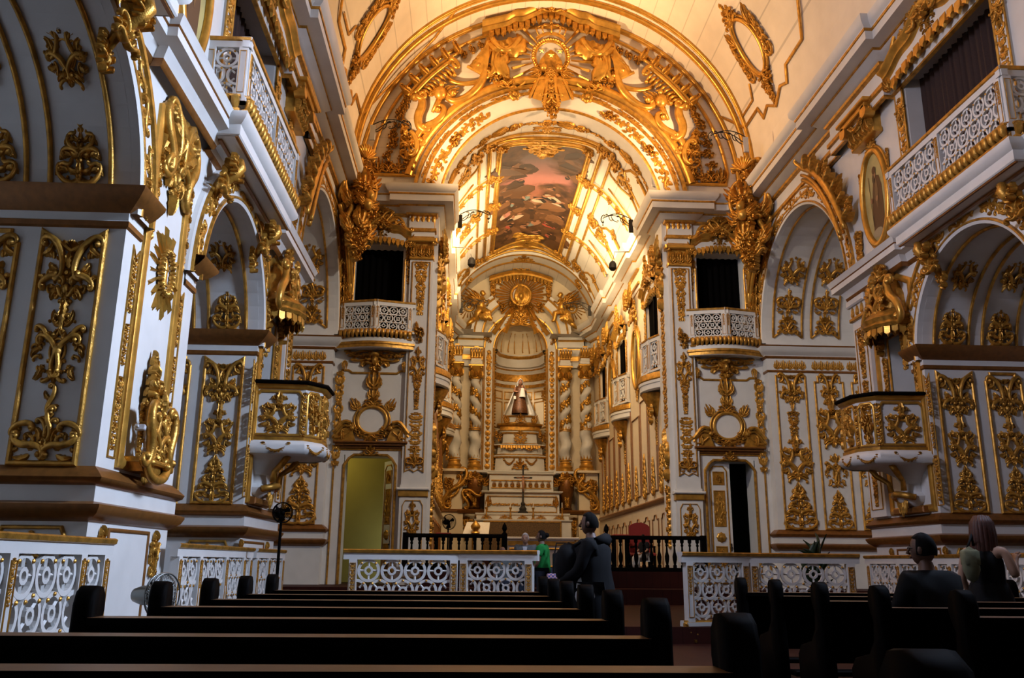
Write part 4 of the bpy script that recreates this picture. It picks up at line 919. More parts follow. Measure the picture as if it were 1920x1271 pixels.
# nave railings before the chapel openings
for s in (-1, 1):
    sd = SIDE[s].replace(' of the nave', '')
    for nm, a, c, posts in (('in the chapel opening by the pews ', 5.2, 9.15, (.07, 1.25, 2.05, 3.35, 3.88)), ('in the chapel opening before the pulpit ', 11.3, 15.1, (.07, .95, 2.25, 3.3, 3.73)), ('short length below the pulpit ', 15.45, 17.7, (.07, .95, 2.18))):
        root = thing('fretwork_railing', 'white fretwork railing with gilt top ' + nm + sd, 'railing', (s * 5.93, (a + c) / 2, .4), 'fretwork railings along the nave')
        A, B_ = (s * 5.93, a), (s * 5.93, c); L = c - a; ps = list(posts)
        if s > 0: A, B_ = B_, A; ps = [L - q for q in reversed(ps)]
        railing(root, A, B_, .40, 1.0, ps, .36)
        b = MB(); b.box(s * 5.93 - .12, s * 5.93 + .12, a - .05, c + .05, 0, .4); put('step', b, [WHITE], root)
# ------------------------------------------------------------------ ceiling ovals and octagon lines on the nave vault
def vaultM(th, y, R=5.74, zc=12.2):
    """frame on a barrel vault: u along the vault (towards the altar for positive x side), v up the curve"""
    n_ = V((-cos(th), 0, -sin(th))); vv = V((-sin(th), 0, cos(th))) * (1 if th < pi / 2 else -1); uu = vv.cross(n_)
    return Mx(((uu.x, vv.x, n_.x, R * cos(th)), (uu.y, vv.y, n_.y, y), (uu.z, vv.z, n_.z, zc + R * sin(th)), (0, 0, 0, 1)))
def bend(b, R):   # wrap a flat ornament in u-v onto the inside of a cylinder about the u axis
    b.warp(lambda u, v, w: (u, (R - w) * sin(v / R), R - (R - w) * cos(v / R))); return b
for s in (-1, 1):
    for j, (y, th) in enumerate(((20.1, 27), (13.8, 27), (7.4, 27))):
        a = rad(th if s > 0 else 180 - th); Mw = vaultM(a, y)
        root = thing('ceiling_oval', 'gilt oval ceiling frame with carved scrolls ' + ('by the front wall ' if j == 0 else 'midway along the vault ' if j == 1 else 'over the pews ') + SIDE[s].replace(' of the nave', ''), 'ceiling ornament', Mw.translation, 'oval frames of the nave ceiling')
        f = MB(); f.tube([(.50 * cos(2 * pi * k / 40), .86 * sin(2 * pi * k / 40), .05) for k in range(40)], .06, 7, True); f.tube([(.60 * cos(2 * pi * k / 40), .97 * sin(2 * pi * k / 40), .03) for k in range(40)], .035, 6, True); put('oval_frame', bend(f, 5.74), [GOLDB], root, Mw, 'all')
        orn('crest', root, Mw, 0, .80, .72, 1.1, w=.05 + .07, name='top_carving', sw=.8); orn('crest', root, Mw, 0, -.85, .62, 1.1, rot=pi, w=.12, name='foot_carving', sw=.8); orn('drop', root, Mw, 0, -2.05, .95, 1.5, w=.26, name='foot_drop', sw=.8)
        for e in (-1, 1): orn('rise', root, Mw, e * .66, -.65, 1.25, .38, rot=-e * .12, w=.05, name='side_carving', sw=.8); orn('plume', root, Mw, e * .55, .35, .6, .6, rot=-e * .3, w=.05, name='side_leaf')
        f = MB()
        for off, wd in ((0, .08), (-.34, .06)):
            q = 1.55 + off; f.mould([(-3.3, -1.35 + 1 - .0 - (.0 if off == 0 else -.25)), (-2.2, -1.35 - off * .6), (-1.1, -1.35 - off * .6), (-.9, -1.75), (-.5, -1.6), (0, -1.9), (.5, -1.6), (.9, -1.75), (1.1, -1.35 - off * .6), (2.2, -1.35 - off * .6), (3.0, -.2 - off), (3.0, 2.4), (2.2, 3.2 + off)], wd, .05, closed=False) if off == 0 else f.mould([(-2.1, -1.02), (-1.2, -1.02), (-1.0, -.6)], wd, .04, closed=False)
        put('octagon_line', bend(f, 5.74), [GOLD], root, Mw, True)
for j, (y, R, w_, m) in enumerate(((22.25, 5.73, .10, 0), (22.6, 5.70, .14, 0), (23.5, 5.70, .12, 0))):
    root = thing('vault_rib', ('slim gilt rib of the nave vault, second from the front wall', 'stout gilt rib of the nave vault, furthest from the front wall', 'gilt rib edging the nave vault against the front wall')[(1, 0, 2)[j]], 'vault rib', (0, y, 12.2))
    f = MB(); f.tube([(R * cos(pi * k / 64), y, 12.2 + R * sin(pi * k / 64)) for k in range(65)], w_ * .55, 8, squash=1); f.tube([(R * cos(pi * k / 64), y + .10, 12.2 + R * sin(pi * k / 64)) for k in range(65)], w_ * .4, 6); put('moulding', f, [GOLDB], root, I4, 'all')
# iron lamp brackets on the cornices
def iron_bracket(label, base, d, L):
    root = thing('iron_bracket', label, 'lamp bracket', base, 'wrought iron lamp brackets'); Mw = frame(base, V((d[1], -d[0], 0))); e = 1 if (Mw.to_3x3() @ V((1, 0, 0))).dot(V((*d, 0))) > 0 else -1
    b = MB(); f = lambda t: (e * L * t, .06 + .24 * sin(pi * min(1, t * .8 + .1)), 0)
    b.tube([f(k / 12) for k in range(13)], .014, 6); b.tube([(e * L * t, .30 * sin(pi * t * .8 + .15) - .14 * (1 - t) , 0) for t in [k / 12 for k in range(13)]], .012, 6); put('arm', b, [IRON], root, Mw, 'all')
    b = Orn()
    for k in range(4): b.sc((e * L * (.08 + .2 * k), -.02 + .07 * k ** .5), (e * L * (.26 + .2 * k), .20 + .02 * k), .012, 'S' if k % 2 else 'C', e)
    b.sc((e * L * .95, .22), (e * L * 1.0, .02), .016, 'C', -e); put('scrollwork', b, [IRON], root, Mw, 'all')
    b = MB(); b.box(-.07, .07, -.32, .12, -.03, .03, bev=.01); put('wall_plate', b, [WHITE if abs(base[0]) > 4 else IRON], root, Mw); b = MB(); b.tube([(e * L, .08, 0), (e * L, -.08, 0)], .01, 5); b.ball((e * L, -.1, 0), .025, n=6); put('hook', b, [IRON], root, Mw, 'all')  # nave plates painted white as if lit by the flood at their base
for s in (-1, 1):
    iron_bracket('scrolled iron lamp bracket on the nave cornice ' + SIDE[s].replace(' of the nave', ''), (s * 5.0, 20.7, 12.25), (-s, 0), .95)
    iron_bracket('scrolled iron lamp bracket at the chancel mouth ' + CHS[s].replace(' of the chancel', ''), (s * 2.72, 25.3, 11.70), (-s, 0), .9)
    iron_bracket('scrolled iron lamp bracket near the altar ' + CHS[s].replace(' of the chancel', ''), (s * 2.75, 35.0, 11.75), (-s, 0), 1.1)
    root = thing('loudspeaker', 'small black loudspeaker hung from the chancel cornice ' + CHS[s].replace(' of the chancel', ''), 'loudspeaker', (s * 2.45, 26.6, 10.6), 'loudspeakers under the chancel cornice')
    b = MB(); b.lathe([(0, 10.55), (.07, 10.55), (.13, 10.62), (.12, 10.78), (.07, 10.86), (0, 10.88)], 10, (s * 2.33, 26.6, 0)); put('shell', b, [DARKW], root, I4, True)
    b = MB(); b.tube([(s * 2.33, 26.6, 10.88), (s * 2.4, 26.6, 11.2), (s * 2.88, 26.6, 11.22)], .015, 6); put('arm', b, [IRON], root, I4, 'all')
# ------------------------------------------------------------------ front wall: pilasters, doors, gallery windows
DW = {-1: 'beside the open ochre-lit doorway', 1: 'beside the half-open panelled door'}
for s in (-1, 1):
    dw = DW[s]; xc = s * 4.96
    # pilaster
    root = thing('pilaster', 'tall white pilaster with gilt carved drops ' + dw, 'pilaster', (s * 3.76, 23.5, .6), 'pilasters flanking the chancel arch')
    Mw = frontf(s * 3.76)
    b = MB(); b.box(-.33, .33, 3.2, 10.3, -.02, .13); b.mould([(-.25, 3.55), (-.12, 3.62), (0, 3.55), (.12, 3.62), (.25, 3.55), (.25, 9.55), (-.25, 9.55)], .045, .17, mat=1); put('shaft', b, [WHITE, GOLD], root, Mw)
    b = MB(); b.sweep([(0, 3.18, 0), (.05, 3.2, 0), (.07, 3.26, 0), (.03, 3.30, 0), (.02, 3.34, 0), (.03, 3.42, 0), (0, 3.46, 0)], [(.33, -.1), (.33, .13), (-.33, .13), (-.33, -.1)]); b.v = [(x, z, y) for x, y, z in b.v]; put('base', b, [GOLDB], root, Mw, True)
    b = MB(); b.box(-.36, .36, .5, 3.2, -.02, .15); b.mould([(-.27, .8), (.27, .8), (.27, 2.65), (.2, 2.78), (-.2, 2.78), (-.27, 2.65)], .04, .175, mat=1); b.box(-.40, .40, 2.88, 3.05, -.02, .20, 1, .02); b.box(-.44, .44, 3.05, 3.12, -.02, .26, 0, .02); put('pedestal', b, [WHITE, GOLDB], root, Mw)
    orn('cart', root, Mw, 0, 1.85, .95, .55, w=.15, name='pedestal_carving', sw=.8)
    for kind, z0, h, su in (('drop', 7.95, 1.6, .85), ('cart', 6.05, 1.0, .55), ('cluster', 7.1, .7, .6), ('drop', 5.25, .95, .9), ('strip', 3.7, 1.55, 2.0), ('base', 3.66, .55, .9)): orn(kind, root, Mw, 0, z0, h, su, w=.13, name='carved_drop', sw=.9 if h < 1.2 else .7)
    b = MB(); b.box(-.36, .36, 9.62, 9.72, -.02, .20, 0, .02); b.box(-.34, .34, 9.72, 10.12, -.02, .17); b.box(-.43, .43, 10.12, 10.26, -.02, .30, 0, .03); put('capital', b, [GOLDB], root, Mw)
    for k in range(3): orn('plume', root, Mw, -.22 + .22 * k, 9.70, .42, .75, w=.17, name='capital_leaf', sw=.7)
    for e in (-1, 1):
        b = MB(); b.tube([(e * (.36 + (.09 - .008 * k) * cos(k * .55)), 10.10 + (.09 - .008 * k) * sin(k * .55), .26) for k in range(11)], .03, 6); put('capital_volute', b, [GOLDB], root, Mw, 'all')
    console_row(root, Mw @ T(0, 0, .04), -.38, .38, 5, 10.60)
    # chancel-side face of the pilaster
    Mj = frame((s * 3.30, 23.9, 0), (-s, 0, 0))
    for z0, h in ((3.3, 1.7), (4.9, 1.9), (6.6, 1.8), (8.2, 1.9)): orn('cluster' if z0 in (3.3, 8.2) else 'strip', root, Mj, 0, z0, h, .42 if z0 in (3.3, 8.2) else 2.2, w=.0, name='jamb_carving', sw=1.0)
    orn('cluster', root, Mj, 0, 9.3, 1.2, .7, w=.05, name='jamb_carving', sw=1.0); orn('drop', root, Mj, 0, 1.6, 1.7, .8, name='jamb_carving')
    # gallery window
    Mw = frontf(xc)
    pelmet('gilt scalloped pelmet with shell crest over the front gallery window ' + dw, Mw @ T(0, 10.02, .12), .86, 'pelmets of the front wall')
    root = thing('window_surround', 'white and gilt carved trim around the front gallery window ' + dw, 'window surround', (xc, 23.5, 8.2), 'trims of the front gallery windows')
    for e in (-1, 1):
        u = e * .84; b = MB(); b.box(u - .10, u + .10, 7.3, 10.1, 0, .04); b.tube([(u - e * .12, 7.3, .05), (u - e * .12, 9.6, .05), (u - e * .06, 9.75, .05), (u - e * .06, 10.05, .05)], .025, 6, mat=1); b.tube([(u + e * .10, 7.3, .04), (u + e * .10, 10.0, .04)], .015, 6, mat=1); put('side_trim', b, [WHITE, GOLD], root, Mw)
        orn('drop', root, Mw, u, 8.9, .85, .85, w=.04, name='side_drop'); orn('cluster', root, Mw, u, 9.55, .5, .6, w=.05, name='side_carving')
    root = thing('curtain', 'near-black sheet for the dark in the open front gallery window ' + dw, 'curtain', (xc, 24.0, 7.3), 'dark sheets in the front gallery windows')
    b = MB(); n = 60; b.v = [(-.72 + 1.44 * k / n, z, .03 * sin(k * .8)) for k in range(n + 1) for z in (7.3, 10.12)]; b.f = [(2 * k, 2 * k + 2, 2 * k + 3, 2 * k + 1) for k in range(n)]; b.m = [0] * n; put('cloth', b, [BLACK], root, Mw @ T(0, 0, -.45), 'all')  # near-black folds stand in for the dark inside the open window
    root = thing('front_balcony', 'small bowed white fretwork balcony on the front wall ' + dw, 'balcony', (xc, 23.4, 7.0), 'balconies of the front wall')
    x0, x1 = xc - 1.0, xc + 1.0; yb, ym = 23.42, 23.16
    railing(root, (x0, yb), (xc, ym), 7.38, .92, [.07, .96], .30); railing(root, (xc, ym), (x1, yb), 7.38, .92, [.03, .96], .30)
    arc = [(x0 - .04, 23.62)] + [(xc - 1.04 + 2.08 * k / 12, 23.38 - .30 * sin(pi * k / 12)) for k in range(13)] + [(x1 + .04, 23.62)]
    b = MB(); b.sweep([(0, 6.90, 0), (-.03, 6.92, 0), (-.03, 7.0, 1), (-.06, 7.02, 1), (-.06, 7.08, 1), (-.02, 7.09, 0), (-.02, 7.20, 0), (0, 7.2, 0)], arc); b.slab(arc, 6.92, 7.18); put('slab', b, [WHITE, GOLD], root, I4, True)
    b = apron(17, 2.04, .2, .10); b.warp(lambda u, v, w: (xc + u, 23.38 - .30 * sin(pi * (u + 1.04) / 2.08) - w, 7.2 + v)); put('apron', b, [GOLD], root, I4, 70)
    console(root, Mw @ T(0, 6.9, 0), 1.25, 1.8, .35)
    # framed field, oval cartouche and door pediment
    root = thing('wall_panel', 'gilt-framed white panel with an oval cartouche over the door ' + dw, 'wall panel', (xc, 23.5, 4.4), 'oval cartouche panels over the doors')
    b = MB(); b.mould([(-.90, 4.75), (-.90, 6.35), (-.72, 6.35), (-.62, 6.28), (.62, 6.28), (.72, 6.35), (.90, 6.35), (.90, 4.75)], .06, .04, closed=False); put('panel_frame', b, [GOLD], root, Mw, True)
    b = Orn(); b.oval((0, 4.95), .40, .38, .05, 32); b.oval((0, 4.95), .49, .47, .03, 32); put('oval_frame', b, [GOLDB], root, Mw, 'all')
    b = MB(); b.add([(0, 4.95, .015)] + [(.38 * cos(2 * pi * k / 32), 4.95 + .36 * sin(2 * pi * k / 32), .015) for k in range(32)], [(0, 1 + k, 1 + (k + 1) % 32) for k in range(32)]); put('oval_field', b, [WHITE], root, Mw)
    orn('crest', root, Mw, 0, 5.32, .42, 1.35, w=.03, name='oval_crest', sw=.6); orn('plume', root, Mw, 0, 5.55, .38, 1.1, w=.03, name='oval_plume'); orn('crest', root, Mw, 0, 4.58, .30, 2.6, rot=pi, w=.04, name='oval_foot', sw=.6)
    for e in (-1, 1):
        orn('plume', root, Mw, e * .42, 5.25, .38, .9, rot=-e * .5, w=.03, name='oval_leaf'); orn('plume', root, Mw, e * .50, 4.65, .42, .8, rot=-e * .75, w=.05, name='oval_leaf'); orn('cluster', root, Mw, e * .36, 4.45, .36, 1.0, w=.04, name='oval_carving', sw=.6)
    root = thing('door_pediment', 'gilt broken pediment and moulded lintel over the door ' + dw, 'door pediment', (xc, 23.5, 4.2), 'pediments over the doors')
    b = MB(); b.box(-1.0, 1.0, 4.30, 4.36, 0, .22, bev=.02); b.box(-.96, .96, 4.24, 4.30, 0, .16, bev=.015); b.box(-.92, .92, 4.17, 4.24, 0, .08, bev=.015); put('cornice', b, [BROWN], root, Mw)
    for e in (-1, 1):
        b = MB(); pts = [(e * (1.02 - .46 * t), 4.62 + .28 * sin(pi * .5 * t) - .04 * cos(t * 6), .16) for t in [k / 10 for k in range(11)]]
        b.tube(pts, .055, 6); b.tube([(x, y - .10, .12) for x, y, _ in pts], .04, 6); b.slab([(e * 1.0, 4.37), (e * .42, 4.37), (e * .48, 4.55), (e * .56, 4.78), (e * .8, 4.70), (e * .98, 4.55)][::e], 0, .10); b.tube([(e * (.95 - .36 * t), 4.44 + .18 * t * t, .13) for t in [k / 8 for k in range(9)]], .025, 6); b.ball((e * .52, 4.72, .14), .07, .07, .05, 8); put('scroll_half', b, [GOLD], root, Mw, True); orn('lobe', root, Mw, e * .80, 4.40, .28, .8, w=.1, name='scroll_leaf', flip=e)
    orn('crest', root, Mw, 0, 3.98, .34, 1.4, w=.08, name='lintel_carving', sw=.7)
    root = thing('door_surround', 'white door surround with gilt moulding ' + dw, 'door surround', (xc, 23.5, .6), 'door surrounds of the front wall')
    b = MB(); b.mould([(-.70, .3), (-.70, 3.72), (-.58, 3.90), (-.45, 4.0), (.45, 4.0), (.58, 3.90), (.70, 3.72), (.70, .3)], .07, .05, closed=False, mat=1); b.mould([(-.98, .3), (-.98, 3.85), (-.86, 3.95), (-.84, 4.15), (.84, 4.15), (.86, 3.95), (.98, 3.85), (.98, .3)], .05, .04, closed=False, mat=1)
    for e in (-1, 1): b.add([(e * .68, 4.02, .02), (e * .68, 3.70, .02), (e * .56, 3.89, .02), (e * .42, 4.02, .02)][::e], [(0, 1, 2, 3)], 0)
    put('architrave', b, [WHITE, GOLD], root, Mw, True)
    console_row(root, frontf(s * 5.0) @ T(0, 0, 0), 0, 0, 0, 0) if 0 else None
def door_leaf(label, hinge, ang, W, H, flip):
    root = thing('door_leaf', label, 'door', hinge); Mw = T(*hinge) @ Mx.Rotation(ang, 4, 'Z') @ Mx(((1, 0, 0, 0), (0, 0, -1, 0), (0, 1, 0, 0), (0, 0, 0, 1))) @ (T(0, 0) if flip > 0 else T(-W, 0))
    b = MB(); b.box(0, W, 0, H, -.03, .03); put('leaf', b, [WHITE], root, Mw)
    b = MB(); c = W * .5; hw = W * .36
    b.mould([(c - hw, .1), (c + hw, .1), (c + hw, H - .25), (c + hw - .1, H - .12), (c - hw + .1, H - .12), (c - hw, H - .25)], .045, .05); put('leaf_moulding', b, [GOLD], root, Mw, True)
    for z0, z1 in ((H - .62, H - .28), (H - 1.75, H - .80), (H - 2.9, H - 2.3), (.3, .75)):
        b = MB(); b.mould([(c - hw * .62, z0), (c + hw * .62, z0), (c + hw * .62, z1), (c - hw * .62, z1)], .04, .05); b.add([(c - hw * .6, z0, .034), (c + hw * .6, z0, .034), (c + hw * .6, z1, .034), (c - hw * .6, z1, .034)], [(0, 1, 2, 3)], 1); p = put('panel', b, [GOLD, GOLDB], root, Mw, True)
        orn('cart' if z1 - z0 > .5 else 'cluster', p, Mw, c, z0 + .03, z1 - z0 - .06, .5 if z1 - z0 > .5 else .9, w=.035, name='panel_carving', sw=.3)
    o = Orn(); o.rose((c, H - 2.05), .15, .05, 8); put('rosette', o, [GOLDB], root, Mw @ T(0, 0, .03), 'all')
    b = MB(); b.box(W - .08, W - .04, .95, 1.15, .03, .05); b.ball((W - .06, 1.05, .08), .025); put('handle', b, [IRON], root, Mw)
door_leaf('half-open white door leaf with gilt carved panels on the front wall', (4.33, 23.72, .6), rad(4), .66, 3.36, 1)
door_leaf('white door leaf with gilt panels swung back into the ochre-lit passage', (-4.34, 24.42, .6), rad(-58), .62, 3.36, -1)
# green light panel down the vestry passage
o = put('green_window', (lambda b: (b.box(-.14, .14, 0, 1.1, 0, .05), b)[1])(MB()), [mat('green_pane', (.01, .05, .015), .4, emit=(.02, .35, .06), estr=.12)], M=frontf(5.45, 1.35, 27.1)); tag(o, 'small green-lit window far down the dark passage behind the half-open door', 'window')

# ------------------------------------------------------------------ chancel arch and tympanum relief
root = thing('chancel_arch', 'wide white archivolt with gilt carved scrolls framing the mouth of the chancel', 'archway', (0, FY, 11.3))
Mw = frontf(0, 11.3)
AVC = [(0, -.9, 0), (0, .10, 0), (.03, .13, 1), (.08, .13, 1), (.10, .08, 0), (.56, .08, 0), (.58, .13, 1), (.64, .14, 1), (.66, .08, 0), (.76, .08, 0), (.78, .16, 1), (.86, .18, 1), (.90, .04, 0), (.92, 0, 0)]
b = MB(); arc_mould(b, 3.28, 0, 0, AVC, rad(8), rad(172), 64); put('archivolt', b, [WHITE, GOLD], root, Mw, True)
for a0, a1 in ((10, 34), (37, 60), (120, 143), (146, 170)):
    a = rad((a0 + a1) / 2); R = 3.28 + .34; L = R * rad(a1 - a0) * .95
    orn('frieze', root, Mw, R * cos(a) + L / 2 * sin(a), R * sin(a) - L / 2 * cos(a), L, .8, rot=a, w=.08, sw=.6, name='carved_scroll')
    orn('cluster', root, Mw, R * cos(rad(a1 + 1)) + .3 * sin(a), R * sin(rad(a1 + 1)) - .3 * cos(a), .6, .75, rot=a, w=.08, sw=.8, name='carved_knot')
for e in (-1, 1):
    for a in (66, 75): orn('frieze', root, Mw, e * 3.62 * cos(rad(a)) + e * .35 * sin(rad(a)), 3.62 * sin(rad(a)) - .35 * cos(rad(a)), .72, .6, rot=e * rad(a - 90) + pi / 2 * 0 + (pi / 2 if e > 0 else pi / 2), w=.08, name='carved_scroll', sw=.5) if 0 else None
# inner soffit band with leaves, just inside the arch
for k in range(17):
    a = rad(14 + 152 * k / 16); y = 24.25; n_ = V((-cos(a), 0, -sin(a))); vv = V((-sin(a), 0, cos(a))); uu = vv.cross(n_); c = V((3.27 * cos(a), y, 11.3 + 3.27 * sin(a)))
    Mv = Mx(((uu.x, vv.x, n_.x, c.x), (uu.y, vv.y, n_.y, c.y), (uu.z, vv.z, n_.z, c.z), (0, 0, 0, 1)))
    orn(('cluster', 'frieze', 'cluster', 'plume')[k % 4], root, Mv, 0, -.3, .66, .72, name='soffit_carving', sw=.55)

root = thing('tympanum_relief', 'great gilt relief with crowned medallion, canopy, birds and scrolls over the chancel arch', 'relief', (0, 23.5, 12.3))
Mw = frontf(0, 0, 23.58); C0 = 12.11
def pp(r, a): return (r * cos(rad(a)), C0 + r * sin(rad(a)))
b = MB()
arcp = [pp(5.40, a) for a in [3 + 174 * k / 60 for k in range(61)]]
b.mould([(-3.95, 12.30)] + [(-5.3, 12.30)] + arcp[::-1][1:-1] + [(5.3, 12.30), (3.95, 12.30)], .10, .08, closed=False, mat=0); put('outer_moulding', b, [GOLDB], root, Mw, True)
b = MB(); P4_ = [(3.36 + .98) ] 
b.mould([(4.36 * cos(rad(a)), 11.3 + 4.36 * sin(rad(a))) for a in [13 + 154 * k / 60 for k in range(61)]], .26, .16, closed=False); b.mould([(4.14 * cos(rad(a)), 11.3 + 4.14 * sin(rad(a))) for a in [11 + 158 * k / 60 for k in range(61)]], .07, .10, closed=False); put('inner_moulding', b, [GOLDB], root, Mw, True)
for e in (-1, 1):
    E = lambda r, a: (lambda q: (e * q[0], q[1]))(pp(r, a))
    # great shell scroll with leaf row
    b = Orn(); pts = [E(5.00 + .0 * k, 34 + 18 * k / 14) for k in range(15)]
    vol = [(E(4.82, 52)[0] + e * -(.20 - .014 * k) * cos(k * .6 + .5) * -1 * .9, E(4.82, 52)[1] + (.20 - .014 * k) * sin(k * .6 + 1.2), .30) for k in range(13)]
    b.tube([(x, y, .24) for x, y in pts] + [vol[0]], [.07] * 16, 7); b.tube(vol, [.075 - .003 * k for k in range(13)], 7)
    vb = E(4.80, 35); b.tube([(vb[0] + e * (.18 - .014 * k) * cos(-k * .6), vb[1] + (.18 - .014 * k) * sin(-k * .6), .26) for k in range(12)], [.075 - .003 * k for k in range(12)], 7)
    b.tube([(x, y, .20) for x, y in [E(5.14, 32 + 24 * k / 14) for k in range(15)]], .05, 6)
    put('great_scroll', b, [GOLDB], root, Mw, 'all')
    for k in range(6):
        a = 33.5 + 4.6 * k; x, y = E(5.10, a); orn('lobe', root, Mw, x, y - .02, .50, 1.0, rot=e * rad(a - 90), w=.10, name='scroll_leaf', sw=.8, flip=e)
    b = MB()
    for k in range(9):
        p, q = E(4.92, 36.5 + 1.7 * k), E(4.62, 37.5 + 1.6 * k); b.tube([(*p, .20), ((p[0] + q[0]) / 2, (p[1] + q[1]) / 2, .26), (*q, .16)], [.04, .055, .03], 6)
    put('scroll_gadroons', b, [GOLD], root, Mw, 'all')
    # inner C scrolls that meet the drapery
    b = Orn(); b.sc(E(4.15, 44), E(4.45, 60), .11, 'C', -e, 7); b.sc(E(4.62, 50), E(4.25, 63), .07, 'C', -e, 7); b.sc(E(4.95, 33), E(4.2, 24), .12, 'S', e, 7); b.sc(E(4.15, 34), E(4.15, 18), .10, 'S', e, 7); b.sc(E(4.15, 62), E(4.5, 70), .10, 'S', -e, 7); put('branch_scroll', b, [GOLDB], root, Mw @ T(0, 0, .05), 'all')
    # bird
    bx, by = E(4.42, 40); b = MB(); b.ball((bx, by, .22), .20, .24, .16, 10); b.ball((bx - e * .04, by + .27, .28), .09, .12, .09, 8); b.tube([(bx - e * .10, by + .30, .32), (bx - e * .2, by + .26, .34)], [.04, .008], 6); b.tube([(bx + e * .02, by - .18, .16), (bx + e * .22, by - .58, .10)], [.10, .05], 6); put('bird_body', b, [GOLDB], root, Mw, 'all')
    for q, rot in ((1, -1.15), (-1, 1.0)): orn('plume', root, Mw, bx + q * .12, by + .02, .52, .95, rot=rot, w=.16, name='bird_wing', sw=.5)
    # rocaille upright and foot scrolls
    x, y = E(4.35, 15); orn('rise', root, Mw, x, y - .35, 1.35, .55, rot=e * -.22, w=.06, name='rocaille', sw=1.3); o = Orn(); o.sc((x, y - .25), (x + e * .1, y + .35), .07, 'C', -e, 7); put('rocaille_scroll', o, [GOLDB], root, Mw @ T(0, 0, .15), 'all')
    x, y = E(4.25, 5); orn('cluster', root, Mw, x, 12.32, .8, .7, w=.05, name='foot_carving', sw=.9)
    for xx, kind, h in ((4.55, 'base', .55), (4.85, 'crest', .55), (5.15, 'plume', .5)): orn(kind, root, Mw, e * xx, 12.36, h, .9, w=.04, name='foot_carving', sw=1.0)
    # flower garland hanging inside the outer moulding
    for k, a in enumerate((32, 28.5, 25, 21.5, 18, 14.5, 11)): x, y = E(5.18 - .04 * (k % 2), a); orn('cluster', root, Mw, x, y - .24, .42 + .06 * (k % 3), .8, rot=e * .2 * k, w=.04, name='garland_flower', sw=.7)
    for k, a in enumerate((58, 61.5, 65)): x, y = E(5.12, a); orn('cluster', root, Mw, x, y - .2, .38, .9, w=.04, name='garland_flower', sw=.7)
    # frieze scrolls between the two mouldings
    for a0, h in ((13, .95), (25, .95), (45, .9), (62, .85)):
        R = 3.96; x, y = e * R * cos(rad(a0)), 11.3 + R * sin(rad(a0)); orn('frieze', root, Mw, x, y, h, .34, rot=e * rad(a0 + 6), w=.10, name='frieze_scroll', sw=.8)
    # canopy side and drapery
    b = MB(); pts = [(e * (.95 + 1.15 * t), 17.55 - .30 * t - .14 * sin(pi * t), .30 - .05 * t) for t in [k / 10 for k in range(11)]]
    cpts = [(e * .0, 0, 0)]
    o2 = Orn(); o2.lf((e * .85, 17.0), (e * 1.75, 16.75), .38, -.2 * e, 3, .20, 12); o2.lf((e * 1.95, 17.0), (e * 1.15, 16.68), .30, .28 * e, 3, .20, 12); o2.tube([(e * (.95 + .9 * t), 17.0 - .52 * sin(pi * t * .95) , .24) for t in [k / 12 for k in range(13)]], .09, 7); put('drapery', o2, [GOLDB], root, Mw, 'all')
    b = MB(); b.add([(e * 1.75, 16.85, .10), (e * 1.95, 16.8, .22), (e * 2.55, 15.95, .12), (e * 2.38, 15.80, .24), (e * 2.15, 15.72, .12), (e * 2.0, 15.60, .22), (e * 1.92, 16.2, .26)], [(0, 4, 6), (0, 6, 1), (1, 6, 3), (1, 3, 2), (6, 4, 5), (6, 5, 3)] if e > 0 else [(0, 6, 4), (0, 1, 6), (1, 3, 6), (1, 2, 3), (6, 5, 4), (6, 3, 5)]); b.tube([(e * 1.86, 16.5, .2), (e * 2.3, 16.2, .2)], .04, 6); b.tube([(e * 2.0, 15.62, .16), (e * 2.58, 15.95, .14)], .05, 6); put('drapery_tail', b, [GOLDB], root, Mw)
    o2 = Orn(); o2.lf((e * 1.35, 16.7), (e * 1.25, 15.55), .30, .25 * e, 2, .2, 12); o2.lf((e * 1.5, 16.75), (e * 1.6, 15.7), .16, .2 * e, 2, .2, 12); put('drapery_fold', o2, [GOLDB], root, Mw, 'all')
    orn('cluster', root, Mw, e * 1.75, 15.35, .6, 1.1, w=.1, name='drapery_knot', sw=.8); orn('crest', root, Mw, e * 1.35, 15.25, .5, 1.1, w=.12, name='drapery_carving', sw=.9); o2 = Orn(); o2.rose((e * 1.12, 15.05), .20, .16, 7); put('rosette', o2, [GOLD], root, Mw @ T(0, 0, .06), 'all')
# canopy
top = lambda u: 17.52 + .42 * math.exp(-(u / .75) ** 2) - .085 * u * u + .09 * math.exp(-((abs(u) - 1.12) / .14) ** 2)
put('canopy_cornice', curved_cornice(2.15, [(-.05, 0, 0), (-.05, .28, 0), (.06, .34, 0), (.08, .30, 0), (.14, .34, 0), (.20, .42, 0), (.26, .44, 0), (.30, .40, 0), (.30, 0, 0)], top), [GOLDB], root, Mw, True)
put('canopy_fringe', fringe(21, 3.9, .30, .06, lambda u: top(u) - .10), [GOLD], root, Mw @ T(0, 0, .20))
orn('crest', root, Mw, 0, 17.82, .62, 1.25, w=.34, name='canopy_crest', sw=.9)
for e in (-1, 1): orn('crest', root, Mw, e * .95, 17.32, .3, 1.2, w=.42, name='canopy_carving', sw=.6) if 0 else None
